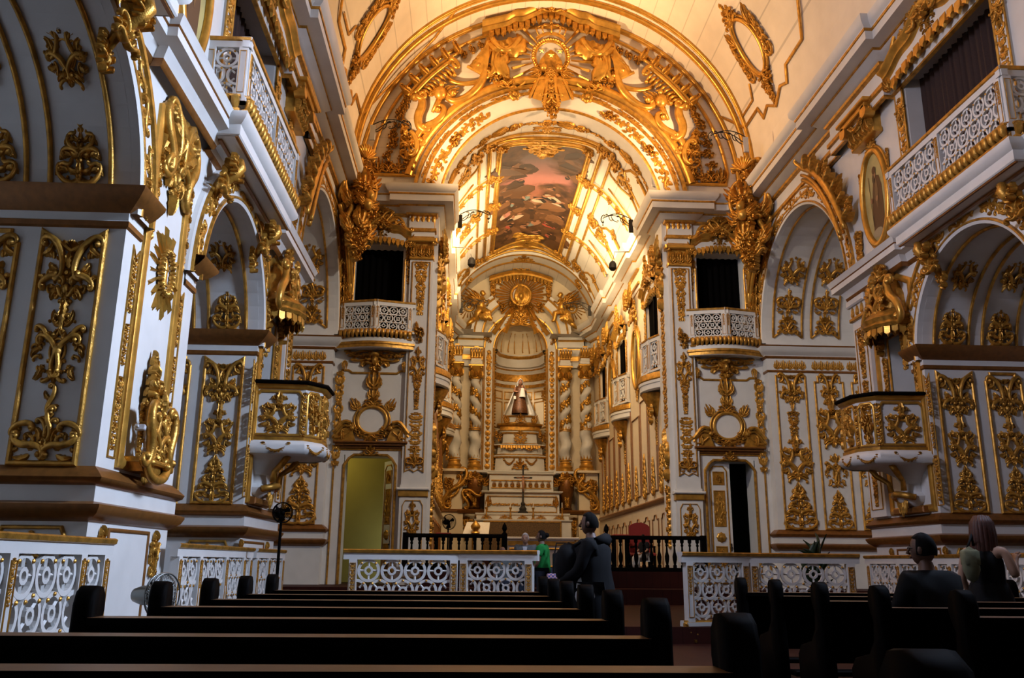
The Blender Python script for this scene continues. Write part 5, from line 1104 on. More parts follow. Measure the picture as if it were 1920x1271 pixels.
# crowned medallion with rays
mc = (0, 16.42)
b = MB(); b.add([(0, mc[1], .06)] + [(.46 * cos(2 * pi * k / 36), mc[1] + .52 * sin(2 * pi * k / 36), .05) for k in range(36)], [(0, 1 + k, 1 + (k + 1) % 36) for k in range(36)]); put('medallion_field', b, [WHITE], root, Mw)
b = MB(); rn = random.Random(9)
for k in range(44): a = 2 * pi * k / 44; r = rn.uniform(.055, .085); b.ball((.55 * cos(a), mc[1] + .60 * sin(a), .10), r, r, r * 1.2, 6)
b.tube([(.48 * cos(2 * pi * k / 40), mc[1] + .54 * sin(2 * pi * k / 40), .08) for k in range(40)], .03, 6, True); put('medallion_wreath', b, [GOLDB], root, Mw, 'all')
b = MB(); b.add([(x, mc[1] + y, z) for x, y, z in ((-.40, -.38, .06), (-.34, -.14, .10), (-.16, .12, .12), (0, .24, .12), (.16, .12, .12), (.34, -.14, .10), (.40, -.38, .06), (0, -.1, .20), (0, -.46, .12))], [(0, 8, 7), (0, 7, 1), (1, 7, 2), (2, 7, 3), (3, 7, 4), (4, 7, 5), (5, 7, 6), (6, 7, 8)]); put('hill', b, [GOLD], root, Mw, 'all')
for x, y in ((-.28, .20), (.28, .20), (0, -.02)):
    b = MB(); pts = [((.10 if k % 2 == 0 else .042) * cos(pi / 2 + pi * k / 5), (.10 if k % 2 == 0 else .042) * sin(pi / 2 + pi * k / 5)) for k in range(10)]; zz = .10 if y > 0 else .21
    b.add([(x, mc[1] + y, zz + .04)] + [(x + p[0], mc[1] + y + p[1], zz) for p in pts], [(0, 1 + k, 1 + (k + 1) % 10) for k in range(10)]); put('star', b, [GOLDB], root, Mw)
for k in range(26):
    a = 2 * pi * (k + .5) / 26
    if 55 < math.degrees(a) < 125: continue
    r0, r1 = .64, 1.28 - .2 * (k % 2) * 0 + (.14 if sin(a) < -.5 else 0); ca, sa = cos(a), sin(a); q = lambda r, t, w: (ca * r - sa * t, mc[1] + sa * r + ca * t, w)
    b = MB(); b.add([q(r0, -.02, .03), q(r1, -.055, .10), q(r1 + .05, 0, .12), q(r1, .055, .10), q(r0, .02, .03), q(r0, 0, .08), q(r1, 0, .17)], [(0, 1, 6, 5), (5, 6, 3, 4), (1, 2, 6), (2, 3, 6)]); put('ray', b, [GOLDB], root, Mw)
b = MB(); b.lathe([(.44, 0), (.47, .04), (.45, .08), (.48, .12)], 20, a0=0, a1=pi); b.v = [(x, mc[1] + .52 + z + .12 * (1 - (x / .5) ** 2), .06 + y * .45) for x, y, z in b.v]
for k in range(5):
    a = pi * (k + .5) / 5; x = .42 * cos(a); z0 = .10 + .45 * .45 * sin(a); b.tube([(x, mc[1] + .70, z0), (x * 1.2, mc[1] + .92, z0 + .02), (x * .85, mc[1] + 1.05, z0 * .9), (0, mc[1] + 1.06, .2)], .025, 6); b.ball((x * 1.15, mc[1] + .93, z0), .05, n=6)
b.ball((0, mc[1] + 1.12, .2), .06, n=8); put('crown', b, [GOLDB], root, Mw, 'all')
for e in (-1, 1):
    b = MB(); b.ball((e * .24, 15.95, .24), .11, .13, .12, 10); b.ball((e * .24, 15.99, .20), .125, .12, .12, 10); b.ball((e * .24, 15.92, .36), .02, n=5); put('cherub_head', b, [GOLDB], root, Mw, 'all')
    for q in (-1, 1): orn('plume', root, Mw, e * .24 + q * .08, 15.86, .42, .95, rot=-q * 1.9, w=.18, name='cherub_wing', sw=.5)
    b = MB(); b.add([(e * .10, 15.7, .10), (e * .34, 15.75, .10), (e * .58, 14.92, .16), (e * .30, 14.80, .22), (e * .22, 15.2, .24)], [(0, 4, 1), (1, 4, 2), (4, 3, 2), (0, 3, 4)]); b.tube([(e * .12, 15.7, .14), (e * .22, 14.65, .18)], .06, 6); b.tube([(e * .36, 15.72, .12), (e * .66, 14.95, .14)], .05, 6); put('hanging_fold', b, [GOLDB], root, Mw)
orn('drop', root, Mw, 0, 14.75, 1.1, 1.2, w=.14, name='pendant_drop', sw=.9); orn('crest', root, Mw, 0, 15.1, .75, .95, rot=pi, w=.16, name='keystone_shell', sw=.8); orn('cluster', root, Mw, 0, 14.2, .7, .9, w=.14, name='keystone_carving', sw=.7)
# ------------------------------------------------------------------ chancel vault
RV, ZV = 3.36, 11.3
def vp(x_or_a, y, w=0.0, ang=True):
    a = rad(x_or_a); return ((RV - w) * cos(a), y, ZV + (RV - w) * sin(a))
def vline(b, pts, r, mat=0, closed=False): b.tube([vp(a, y, r * .5) for a, y in pts], r, 6, closed, mat)
def paint_mat():
    m = mat('ceiling_painting', (.3, .15, .08), .5); nt = m.node_tree; bs = nt.nodes['Principled BSDF']; L = nt.links
    tc = nt.nodes['Texture Coordinate']; sp = nt.nodes.new('ShaderNodeSeparateXYZ'); L.new(tc.outputs['Object'], sp.inputs[0])
    mp = nt.nodes.new('ShaderNodeMapRange'); mp.inputs[1].default_value = 25.6; mp.inputs[2].default_value = 35.4; L.new(sp.outputs['Y'], mp.inputs[0])
    n = nt.nodes.new('ShaderNodeTexNoise'); n.inputs['Scale'].default_value = .8; n.inputs['Detail'].default_value = 6; n.inputs['Distortion'].default_value = .6; L.new(tc.outputs['Object'], n.inputs['Vector'])
    sk = nt.nodes.new('ShaderNodeValToRGB'); e = sk.color_ramp.elements; e[0].color = (.07, .06, .055, 1); e[0].position = 0; e[1].color = (.16, .26, .24, 1); e[1].position = 1
    for p, c in ((.12, (.12, .08, .075)), (.30, (.34, .13, .11)), (.42, (.24, .085, .05)), (.58, (.20, .13, .08)), (.70, (.22, .25, .22)), (.82, (.14, .08, .04)), (.93, (.10, .16, .14))): q = e.new(p); q.color = (*c, 1)
    L.new(mp.outputs[0], sk.inputs[0])
    cl = nt.nodes.new('ShaderNodeValToRGB'); cl.color_ramp.elements[0].color = (.035, .016, .008, 1); cl.color_ramp.elements[0].position = .35; cl.color_ramp.elements[1].color = (.105, .046, .018, 1); cl.color_ramp.elements[1].position = .62
    n2 = nt.nodes.new('ShaderNodeTexNoise'); n2.inputs['Scale'].default_value = 2.2; n2.inputs['Detail'].default_value = 5; L.new(tc.outputs['Object'], n2.inputs['Vector']); L.new(n2.outputs['Fac'], cl.inputs['Fac'])
    ab = nt.nodes.new('ShaderNodeMath'); ab.operation = 'ABSOLUTE'; L.new(sp.outputs['X'], ab.inputs[0])
    ad = nt.nodes.new('ShaderNodeMath'); ad.operation = 'MULTIPLY_ADD'; ad.inputs[1].default_value = .22; L.new(ab.outputs[0], ad.inputs[0]); L.new(n.outputs['Fac'], ad.inputs[2])
    bp = nt.nodes.new('ShaderNodeValToRGB'); bp.color_ramp.elements[0].position = .0; bp.color_ramp.elements[0].color = (-.22,) * 3 + (1,); bp.color_ramp.elements[1].color = (0, 0, 0, 1); bp.color_ramp.elements[0].color = (0, 0, 0, 1)
    for p, c in ((.50, .10), (.68, .22), (.85, .26), (.95, .05)): q = bp.color_ramp.elements.new(p); q.color = (c, c, c, 1)
    L.new(mp.outputs[0], bp.inputs[0])
    a2 = nt.nodes.new('ShaderNodeMath'); a2.operation = 'ADD'; L.new(ad.outputs[0], a2.inputs[0]); L.new(bp.outputs['Color'], a2.inputs[1])
    th = nt.nodes.new('ShaderNodeMapRange'); th.inputs[1].default_value = .62; th.inputs[2].default_value = .76; L.new(a2.outputs[0], th.inputs[0])
    mx = nt.nodes.new('ShaderNodeMix'); mx.data_type = 'RGBA'; L.new(th.outputs[0], mx.inputs['Factor']); L.new(sk.outputs['Color'], mx.inputs[6]); L.new(cl.outputs['Color'], mx.inputs[7]); L.new(mx.outputs[2], bs.inputs['Base Color'])
    return m
PF = [mat('painted_' + n, c, .5) for n, c in (('black_robe', (.02, .015, .012)), ('cream_robe', (.40, .30, .21)), ('flesh', (.26, .12, .065)), ('red_drape', (.30, .055, .035)), ('pink_drape', (.34, .14, .11)), ('grey_blue', (.13, .16, .145)), ('dark_cloud', (.045, .022, .011)), ('brown_cloud', (.085, .038, .016)), ('lit_cloud', (.14, .062, .026)))]
root = thing('ceiling_painting', 'ceiling painting of robed figures on brown clouds in a gilt frame', 'ceiling painting', (0, 30.5, 14.6))
b = MB(); Y0, Y1 = 25.55, 35.2; A0, A1 = 65, 115; nx, ny = 16, 24
top0 = lambda a: .35 * max(0, cos((a - 90) / 25 * pi * .5)) - .1 * cos((a - 90) / 25 * pi * 1.5)
b.v = [vp(A0 + (A1 - A0) * i / nx, Y0 + (Y1 - Y0) * j / ny, .02) for j in range(ny + 1) for i in range(nx + 1)]
b.f = [(j * (nx + 1) + i, j * (nx + 1) + i + 1, (j + 1) * (nx + 1) + i + 1, (j + 1) * (nx + 1) + i) for j in range(ny) for i in range(nx)]; b.m = [0] * len(b.f)
rn = random.Random(21)
def blob(ca, cy, ra, ry, m, rot=0.0, w=.03):
    k = 9; pts = []
    for i in range(k):
        t = 2 * pi * i / k; x, y = ra * cos(t) * rn.uniform(.75, 1.15), ry * sin(t) * rn.uniform(.75, 1.15)
        pts.append(vp(ca + (x * cos(rot) - y * sin(rot)) / RV * 57.3, cy + x * sin(rot) + y * cos(rot), w))
    b.add(pts, [tuple(range(k))], m)
def figure(ca, cy, sc, rot, rb, dr):
    sc *= .72
    blob(ca, cy, .26 * sc, .55 * sc, rb, rot, .026); blob(ca + 3 * sc, cy + .15 * sc, .18 * sc, .42 * sc, dr, rot + .3, .030); blob(ca - 3.5 * sc, cy - .52 * sc, .13 * sc, .16 * sc, 3, rot, .034); blob(ca + 2 * sc, cy - .2 * sc, .10 * sc, .28 * sc, 3, rot + 1.0, .036)
CLD = 7
for ca, cy, ra, ry, m in ((110, 27.6, .55, 1.4, 0), (104, 29.3, .7, .9, 1), (112, 30.3, .4, .9, 0), (70, 27.3, .6, .9, 1), (67, 26.6, .3, .7, 0), (80, 31.2, .9, .6, 1), (96, 31.0, .9, .5, 0), (72, 32.2, .7, .7, 0), (88, 32.0, .8, .5, 1), (84, 34.2, 1.1, .55, 0), (103, 34.3, .7, .6, 1), (108, 33.2, .6, .6, 0), (95, 34.0, .9, .4, 1), (69, 34.0, .5, .6, 1), (100, 28.0, .5, .6, 0)):
    for j in range(4): blob(ca + rn.uniform(-5, 5), cy + rn.uniform(-.5, .5), ra * rn.uniform(.55, .8), ry * rn.uniform(.5, .75), CLD + (m + j) % 3, rn.uniform(0, 3), .0205 + .0008 * j)
for q in ((78, 30.0, 1.1, .9, 2, 1), (86, 30.3, 1.0, .8, 1, 2), (73, 30.4, .8, 1.2, 1, 2), (96, 30.2, .8, -.6, 6, 1), (103, 30.6, .6, -.3, 1, 6), (108, 31.6, .9, -.5, 5, 2), (101, 32.0, 1.0, -.9, 2, 1), (76, 32.6, .9, .7, 4, 4), (87, 32.7, .9, -.8, 3, 6), (93, 33.0, .7, .4, 1, 3), (82, 31.6, .5, .6, 3, 5), (106, 33.4, .6, -.3, 1, 4), (110, 29.2, .5, 0, 1, 6), (72, 28.0, .4, 0, 1, 1), (108, 27.4, .5, .3, 1, 1), (100, 28.6, .5, .5, 1, 1), (75, 33.7, .6, .2, 1, 4), (84, 33.6, .7, .9, 1, 3), (97, 33.9, .6, -.6, 1, 6), (90, 31.2, .6, .2, 1, 1), (110, 30.4, .7, .4, 1, 5), (80, 29.2, .5, 1.0, 1, 3), (70, 31.6, .6, .2, 1, 1), (104, 32.8, .7, .2, 1, 4)): figure(*q)
put('canvas', b, [paint_mat()] + PF, root, I4)
b = MB()
def frame_line(a0, a1, y0, y1, r, scallop, far):
    pts = [(a0, y1), (a0, y0)] + [(a0 + (a1 - a0) * t, y0 + scallop * (.5 - .5 * cos(2 * pi * t)) * (1 if t else 1)) for t in [k / 14 for k in range(1, 14)]] + [(a1, y0), (a1, y1)] + [(a1 + (a0 - a1) * t, y1 - far * (.5 - .5 * cos(2 * pi * t))) for t in [k / 14 for k in range(1, 14)]]
    vline(b, pts, r, 0, True)
frame_line(64, 116, 25.5, 35.25, .075, .25, .7); frame_line(62.5, 117.5, 25.4, 35.35, .04, .25, .6); put('painting_frame', b, [GOLDB], root, I4, 'all')
b = MB(); frame_line(57, 123, 25.05, 35.7, .075, .35, .5); put('second_moulding', b, [GOLDB], root, I4, 'all'); b = MB(); frame_line(50, 130, 24.85, 36.0, .05, .2, .2); put('third_moulding', b, [GOLDB], root, I4, 'all')
def onv(kind, a, y, h, su=1.0, rot=0.0, w=.03, sw=.6, name='carving', r=root):
    a_ = rad(a); n_ = V((-cos(a_), 0, -sin(a_))); vv = V((0, -1, 0)); uu = vv.cross(n_); c = vp(a, y)
    return orn(kind, r, Mx(((uu.x, vv.x, n_.x, c[0]), (uu.y, vv.y, n_.y, c[1]), (uu.z, vv.z, n_.z, c[2]), (0, 0, 0, 1))), 0, 0, h, su, rot, sw, name, w)
onv('crest', 90, 25.5, 1.3, 1.5, pi, .06, .5); onv('cluster', 90, 26.7, 1.2, 1.2, 0, .06, .4); onv('crest', 90, 35.5, 1.6, 1.25, 0, .06, .5); onv('cluster', 90, 34.6, 1.0, 2.2, 0, .06, .4)
onv('mid', 90, 25.1, .6, 1.8, 0, .03, .4); onv('rise', 90, 24.75, .5, 2.2, 0, .02, .4)
for a in (57, 123):
    for y in (25.2, 35.7): onv('cluster', a, y + .3, .8, .9, 0, .04, .5)
for a in (65, 115):
    for y in (27.6, 30.1, 32.6): onv('cluster', a + (-3 if a < 90 else 3), y + .45, .85, 1.0, 0, .05, .6)
    for y in (25.6, 35.2): onv('cluster', a, y + .3, .6, 1.1, 0, .05, .5)
for y in (27.6, 32.6):
    for e in (0, 1):
        root = thing('vault_rib', 'pale vault rib with gilt carving beside the ceiling painting, ' + ('towards the nave' if y < 30 else 'towards the altar') + ', ' + CHS[1 if e == 0 else -1].replace(' of the chancel', ''), 'vault rib', vp(30 if e == 0 else 150, y), 'carved cross ribs of the chancel vault')
        b = MB(); A = [20 + 38 * k / 20 for k in range(21)] if e == 0 else [122 + 38 * k / 20 for k in range(21)]
        K = [(-.22, 0, 0), (-.22, .07, 0), (-.18, .10, 1), (-.13, .10, 1), (-.10, .07, 0), (.10, .07, 0), (.13, .10, 1), (.18, .10, 1), (.22, .07, 0), (.22, 0, 0)]
        for i in range(20):
            for (o0, w0, _), (o1, w1, m) in zip(K[:-1], K[1:]): b.quad(vp(A[i], y + o0, w0), vp(A[i], y + o1, w1), vp(A[i + 1], y + o1, w1), vp(A[i + 1], y + o0, w0), m)
        put('rib', b, [WHITE, GOLDB], root, I4, True)
        for a in (26, 34, 42, 50, 57): onv('cluster', a if e == 0 else 180 - a, y + .22, .46, .8, 0, .08, .5, r=root)
GLOW = mat('bright_white', (.85, .82, .74), .5)
for y in (25.2, 30.1, 35.2):
    for e in (0, 1):
        A = lambda a: a if e == 0 else 180 - a
        root = thing('blind_window', 'white arched blind window low on the chancel vault, ' + ('by the chancel arch' if y < 27 else 'midway' if y < 32 else 'by the altar') + ', ' + CHS[1 if e == 0 else -1].replace(' of the chancel', ''), 'vault window', vp(A(20), y), 'blind windows of the chancel vault')
        b = MB(); out = [(14, y - .5), (32, y - .5), (37, y - .36), (40, y), (37, y + .36), (32, y + .5), (14, y + .5)]
        b.add([vp(A(a), yy, .03) for a, yy in out], [tuple(range(7))], 0); vline(b, [(A(a), yy) for a, yy in out], .05, 1); vline(b, [(A(a * .92 + 1), y + (yy - y) * .75) for a, yy in out], .025, 1); put('window_field', b, [GLOW, GOLDB], root, I4, True)
        onv('crest', A(43), y + .5, 1.0, 1.0, -pi / 2 if e == 0 else pi / 2, .04, .5, r=root); onv('cluster', A(48), y + .6, 1.1, .7, 0, .04, .5, 'top_carving', r=root)
        for d in (-1, 1): onv('cluster', A(30), y + d * .62 + .3, .6, .8, 0, .03, .5, r=root)
        b = MB(); vline(b, [(A(20), y + 1.0), (A(30), y + .9), (A(38), y + 1.15), (A(47), y + 1.0), (A(50), y + .8)], .035); vline(b, [(A(22), y + 1.9), (A(46), y + 1.9)], .03); put('panel_line', b, [GOLDB], root, I4, 'all')
# band at the altar end of the vault
root = thing('vault_end_band', 'white arched band with gilt lines and rosettes above the altar glory', 'vault rib', (0, 37, 11.3))
b = MB(); K = [(36.1, 0, 0), (36.1, .10, 0), (36.14, .13, 1), (36.22, .13, 1), (36.26, .10, 0), (37.0, .10, 0), (37.04, .14, 1), (37.14, .14, 1), (37.18, .10, 0), (37.2, 0, 0)]
for i in range(48):
    p, q = 6 + 168 * i / 48, 6 + 168 * (i + 1) / 48
    for (y0, w0, _), (y1, w1, m) in zip(K[:-1], K[1:]): b.quad(vp(p, y0, w0), vp(p, y1, w1), vp(q, y1, w1), vp(q, y0, w0), m)
put('band', b, [WHITE, GOLDB], root, I4, True)
for a in (40, 90, 140): onv('cluster' if a != 90 else 'crest', a, 37.0, .8, 1.3 if a == 90 else .8, 0, .12, .5, 'rosette', root)
for a0, a1 in ((46, 66), (74, 84), (96, 106), (114, 134), (15, 34), (146, 165)): b = MB(); vline(b, [(a0 + (a1 - a0) * k / 8, 36.62) for k in range(9)], .03); put('gilt_line', b, [GOLDB], root, T(0, 0, 0), 'all')

# ------------------------------------------------------------------ chancel side walls
CHB = [25.55, 30.95, 35.65]; NTH = ['nearest the nave', 'in the middle', 'nearest the altar']; NTH = ['beside the chancel arch', 'midway to the altar', 'next to the spiral columns']
for s in (-1, 1):
    cs = CHS[s].replace(' of the chancel', '')
    for j, yc in enumerate(CHB):
        L = 2.2; xo = 3.05
        root = thing('chancel_balcony', 'bowed white fretwork balcony with gilt bracket, ' + NTH[j] + ', ' + cs, 'balcony', (s * xo, yc, 6.4), 'balconies of the chancel')
        bow = [(xo + .3 * (1 - sin(pi * t)) ** 1.5, yc - L / 2 + L * t) for t in (0, .25, .5, .75, 1)]
        bow = [(CW - .38 * sin(pi * (k + .35) / 4.7), yc - L / 2 + L * k / 4) for k in range(5)]
        for p, q in zip(bow[:-1], bow[1:]):
            A, B_ = ((s * p[0], p[1]), (s * q[0], q[1])) if s < 0 else ((s * q[0], q[1]), (s * p[0], p[1]))
            Ls = sqrt((p[0] - q[0]) ** 2 + (p[1] - q[1]) ** 2); railing(root, A, B_, 6.75, 1.08, [.03, Ls - .03], .29, carve=False)
        arc = [(CW, yc - L / 2 - .05)] + [(CW - .50 * sin(pi * (k + .3) / 12.6), yc - (L / 2 + .03) + (L + .06) * k / 12) for k in range(13)] + [(CW, yc + L / 2 + .05)]
        b = MB(); b.sweep([(0, 6.22, 0), (-.05, 6.2, 0), (-.02, 6.32, 0), (-.02, 6.38, 1), (.03, 6.42, 0), (.03, 6.5, 0), (.06, 6.53, 1), (.05, 6.62, 1), (.02, 6.72, 1), (0, 6.73, 0)], arc); b.slab(arc, 6.25, 6.72)
        if s < 0: b.v = [(-x, y, z) for x, y, z in b.v]; b.f = [tuple(reversed(f)) for f in b.f]
        put('slab', b, [WHITE, GOLD], root, I4, True)
        Mw = wallf(s, yc, 6.2, CW)
        b = MB(); b.lathe([(.05, -.75), (.16, -.55), (.30, -.32), (.42, -.1), (.46, 0)], 14, a0=0, a1=pi, fn=lambda r, z, q: r * (1 + .08 * abs(sin(4 * q)))); put('bracket', b, [GOLD], root, Mx(((0, -s, 0, s * CW), (1, 0, 0, yc), (0, 0, 1, 6.2), (0, 0, 0, 1))), True)
        orn('cluster', root, Mw, 0, -1.0, 1.0, .8, w=.18, name='bracket_carving', sw=.8); orn('drop', root, Mw, 0, -1.55, .8, 1.0, w=.03, name='bracket_drop')
        ya, yb = CHW[j]; ym = (ya + yb) / 2; Mw = wallf(s, ym, 0, CW)
        pelmet('gilt pelmet on the chancel gallery window ' + NTH[j] + ', ' + cs, Mw @ T(0, 9.3, 0), .98, 'pelmets of the chancel')
        root = thing('chancel_window', 'dark gallery window with gilt-edged jambs, ' + NTH[j] + ', ' + cs, 'window', (s * CW, ym, 6.9), 'gallery windows of the chancel')
        b = MB(); b.box(-(yb - ya) / 2, (yb - ya) / 2, 6.9, 9.35, -.10, -.06); put('dark_cloth', b, [BLACK], root, Mw)
        b = MB(); b.box(-.05, .05, 6.9, 9.35, -.06, -.01); put('mullion', b, [mat_cache if False else DARKW], root, Mw)
        for e in (-1, 1):
            b = MB(); u = e * ((yb - ya) / 2 + .14); b.box(u - .13, u + .13, 6.9, 9.4, 0, .05); b.tube([(u - e * .13, 6.9, .05), (u - e * .13, 9.35, .05)], .025, 6, mat=1); put('jamb', b, [WHITE, GOLD], root, Mw); orn('strip', root, Mw, u, 7.2, 2.0, 1.2, w=.05, name='jamb_carving', sw=.8)
    # gilt pilaster strips, oval paintings and capital carvings between the balconies
    for j, yc in enumerate((28.35, 33.35)):
        Mw = wallf(s, yc, 8.0, CW)
        oval_picture('oval painting of a dark-robed saint ' + ('between the first two balconies ' if j == 0 else 'between the second and third balconies ') + cs, Mw, .55, 1.0, 1, 'oval paintings of the chancel')
    root = thing('wall_panelling', 'cream chancel wall panelling with upright gilt lines and carved plumes ' + cs, 'panelling', (s * CW, 30, 1.0), 'panelling of the chancel walls')
    Mw = wallf(s, 30.5, 0, CW - .005); b = MB(); sg = -s
    us = [24.6, 25.6, 26.9, 28.2, 29.7, 30.9, 32.2, 33.4, 34.6, 35.6, 36.6]
    for k, (a, c) in enumerate(zip(us[:-1], us[1:])):
        u0, u1 = sorted(((a + .12 - 30.5) * sg, (c - .12 - 30.5) * sg)); top_ = 6.0 if k % 2 else 6.4
        b.mould([(u0, 3.35), (u1, 3.35), (u1, top_), (u0, top_)], .04, .035); b.mould([(u0 + .1, 1.1), (u1 - .1, 1.1), (u1 - .1, 2.5), ((u0 + u1) / 2 + .2, 2.5), ((u0 + u1) / 2 + .12, 2.62), ((u0 + u1) / 2 - .12, 2.62), ((u0 + u1) / 2 - .2, 2.5), (u0 + .1, 2.5)], .03, .03)
        orn('rise', root, Mw, (u0 + u1) / 2, 3.3, 1.35 if k % 2 == 0 else 1.1, .42, w=.02, name='plume_carving', sw=.9)
    put('gilt_lines', b, [BROWN], root, Mw, True)
    b = MB(); b.sweep([(0, 2.92, 1), (.08, 2.96, 1), (.10, 3.03, 1), (.05, 3.08, 1), (0, 3.10, 1)], [(CW, 24.3), (CW, 37.3)])
    if s < 0: b.v = [(-x, y, z) for x, y, z in b.v]; b.f = [tuple(reversed(f)) for f in b.f]
    put('chair_rail', b, [GOLD, BROWN], root, I4, True)
    for y in (24.3, 28.35, 33.35):
        for z, h in ((3.1, 1.5), (4.6, 1.7), (6.9, 1.6), (8.6, 1.6)): orn('cluster', root, wallf(s, y if y > 25 else 24.45, 0, CW), 0, z, h, .28, w=.02, name='strip_carving', sw=.5) if y < 25 or z > 8 else None
    for j, yc in enumerate((24.05, 28.45, 33.45, 36.95)):     # carved brackets under the cornice
        Mw = wallf(s, yc, 9.3, CW - .02); root = thing('cornice_bracket', 'gilt winged carving under the chancel cornice, ' + ('at the arch' if j == 0 else 'after the first balcony' if j == 1 else 'after the second balcony' if j == 2 else 'at the altar corner') + ', ' + cs, 'carving', Mw.translation, 'winged carvings under the chancel cornice')
        orn('crest', root, Mw, 0, 0, 1.15, .9, w=.1, sw=1.0); orn('cluster', root, Mw, 0, .4, .9, .9, w=.25, sw=1.0)
        for e in (-1, 1): orn('plume', root, Mw, e * .2, .55, .85, .7, rot=-e * .55, w=.25, name='wing', sw=.8)
# ------------------------------------------------------------------ altar wall with its niche
AY = 38.7
b = MB(); sliced_wall(b, -3.6, 3.6, 0, lambda u: 11.3 + sqrt(max(0, 3.4 ** 2 - u * u)) if abs(u) < 3.4 else 11.3, [('arch', 0, 1.18, 10.82, 5.1)] + [(-3.4 + .1 * k, -3.4 + .1 * k + .05, -1, 0.0) for k in range(69)], lambda u, z: (u, AY, z))
# curved fine head
for k in range(40):
    a0, a1 = pi * k / 40, pi * (k + 1) / 40
struct('wall_altar', b, [SALMON])
b = MB(); NR = 1.45
pts = [(NR * cos(pi * k / 6), AY + .15 + NR * sin(pi * k / 6)) for k in range(7)]
for p, q in zip(pts[:-1], pts[1:]): b.quad((p[0], p[1], 5.1), (q[0], q[1], 5.1), (q[0], q[1], 10.9), (p[0], p[1], 10.9), 0)
for e in (-1, 1): b.quad((e * 1.18, AY, 5.1), (e * NR, AY + .15, 5.1), (e * NR, AY + .15, 10.9), (e * 1.18, AY, 10.9), 0)
for k in range(6):
    for j in range(8):
        f = lambda a, t: (NR * cos(a) * cos(t), AY + .15 + NR * sin(a) * cos(t), 10.9 + 1.5 * sin(t)); a0, a1, t0, t1 = pi * k / 6, pi * (k + 1) / 6, pi / 2 * j / 8, pi / 2 * (j + 1) / 8
        b.quad(f(a0, t0), f(a1, t0), f(a1, t1), f(a0, t1), 0)
b.quad((-NR, AY, 5.1), (NR, AY, 5.1), (NR, AY + 1.7, 5.1), (-NR, AY + 1.7, 5.1), 0)
struct('wall_niche', b, [SALMON])
b = MB(); pr = [(0, 9.2, 0), (.06, 9.25, 0), (.08, 9.4, 1), (.05, 9.42, 0), (.05, 9.55, 0), (.10, 9.58, 1), (.10, 9.9, 1), (.12, 9.95, 0), (.2, 10.05, 0), (.22, 10.12, 1), (.22, 10.16, 0), (.34, 10.2, 0), (.34, 10.6, 0), (.38, 10.64, 1), (.42, 10.74, 1), (.42, 10.8, 0), (0, 10.86, 0)]
b.sweep(pr, [pts[k] for k in range(7)]); struct('trim_200', b, [WHITE, GOLD], True)
root = thing('niche_wainscot', 'gilt panel frames and small rosettes on the back of the statue niche', 'wall panel', (0, AY + 1.3, 7.6))
for k in range(1, 5):
    p, q = V((*pts[k], 0)), V((*pts[k + 1], 0)); m = (p + q) / 2; n_ = V((0, AY + .15, 0)) - m; n_.z = 0; Mw = frame((m.x, m.y, 0), n_); hw = (p - q).length / 2 - .08; b = MB()
    b.mould([(-hw, 7.3), (hw, 7.3), (hw, 8.55), (-hw, 8.55)], .05, .03); b.mould([(-hw, 8.7), (hw, 8.7), (hw, 9.05), (-hw, 9.05)], .05, .03); put('panel_frame', b, [GOLD], root, Mw, True)
    b = MB(); b.tube([(-hw * .5 * (1 - t * .4), 11.0 + .0, .04) if t == 0 else (-hw * .6 * (1 - .5 * t), 10.95 + 1.0 * sin(t * 1.2), .02 + .5 * (1 - cos(t * 1.2))) for t in [i / 8 for i in range(9)]], .03, 6); b.tube([(hw * .6 * (1 - .5 * t), 10.95 + 1.0 * sin(t * 1.2), .02 + .5 * (1 - cos(t * 1.2))) for t in [i / 8 for i in range(9)]], .03, 6); put('dome_rib', b, [GOLD], root, Mw, 'all')
for k in (1, 5): p = V((*pts[k], 8.9)); orn('cart', root, frame(p, V((0, AY, 8.9)) - p), 0, -.35, .7, 1.0, w=.03, name='rosette', sw=.5)

# jamb strips and arch band of the niche
root = thing('niche_arch', 'white niche arch and jambs with gilt carved discs around the statue', 'archway', (0, AY, 5.1))
Mw = frontf(0, 0, AY - .02)
AVN = [(0, -.2, 1), (0, .10, 1), (.04, .14, 1), (.08, .14, 1), (.10, .09, 0), (.44, .09, 0), (.46, .13, 1), (.52, .14, 1), (.54, .08, 0), (.60, .06, 0), (.60, 0, 0)]
b = MB(); arc_mould(b, 1.18, 10.82, 0, AVN, n=40); put('arch_band', b, [WHITE, GOLDB], root, Mw, True)
for e in (-1, 1):
    b = MB(); b.box(min(e * 1.18, e * 1.78), max(e * 1.18, e * 1.78), 5.0, 10.82, -.02, .09); 
    for u in (1.2, 1.26, 1.66, 1.72): b.tube([(e * u, 5.05, .10), (e * u, 10.8, .10)], .03, 6, mat=1)
    put('jamb', b, [WHITE, GOLDB], root, Mw)
    b = Orn()
    for k in range(11): b.rose((e * 1.46, 5.35 + k * .5), .15, .06, 8, 24); b.lf((e * 1.46, 5.50 + k * .5), (e * 1.46, 5.72 + k * .5), .09); b.lf((e * 1.46, 5.60 + k * .5), (e * 1.36, 5.68 + k * .5), .05); b.lf((e * 1.46, 5.60 + k * .5), (e * 1.56, 5.68 + k * .5), .05)
    put('jamb_discs', b, [GOLD], root, Mw @ T(0, 0, .08), 'all')
    for k in range(24): pass
    b = MB()
    for k in range(40): b.ball((e * 1.15, 5.2 + .14 * k, .06), .05, n=5)
    put('jamb_beading', b, [GOLD], root, Mw, 'all')
    for a in (20, 48): orn('cluster', root, Mw, e * 1.45 * cos(rad(a)), 10.82 + 1.45 * sin(rad(a)) - .3, .6, .6, rot=e * rad(a - 90) * .6, w=.09, name='arch_carving', sw=.6)
    orn('frieze', root, Mw, e * 1.45, 9.75, .9, .9, w=.10, name='jamb_scroll', sw=.6)
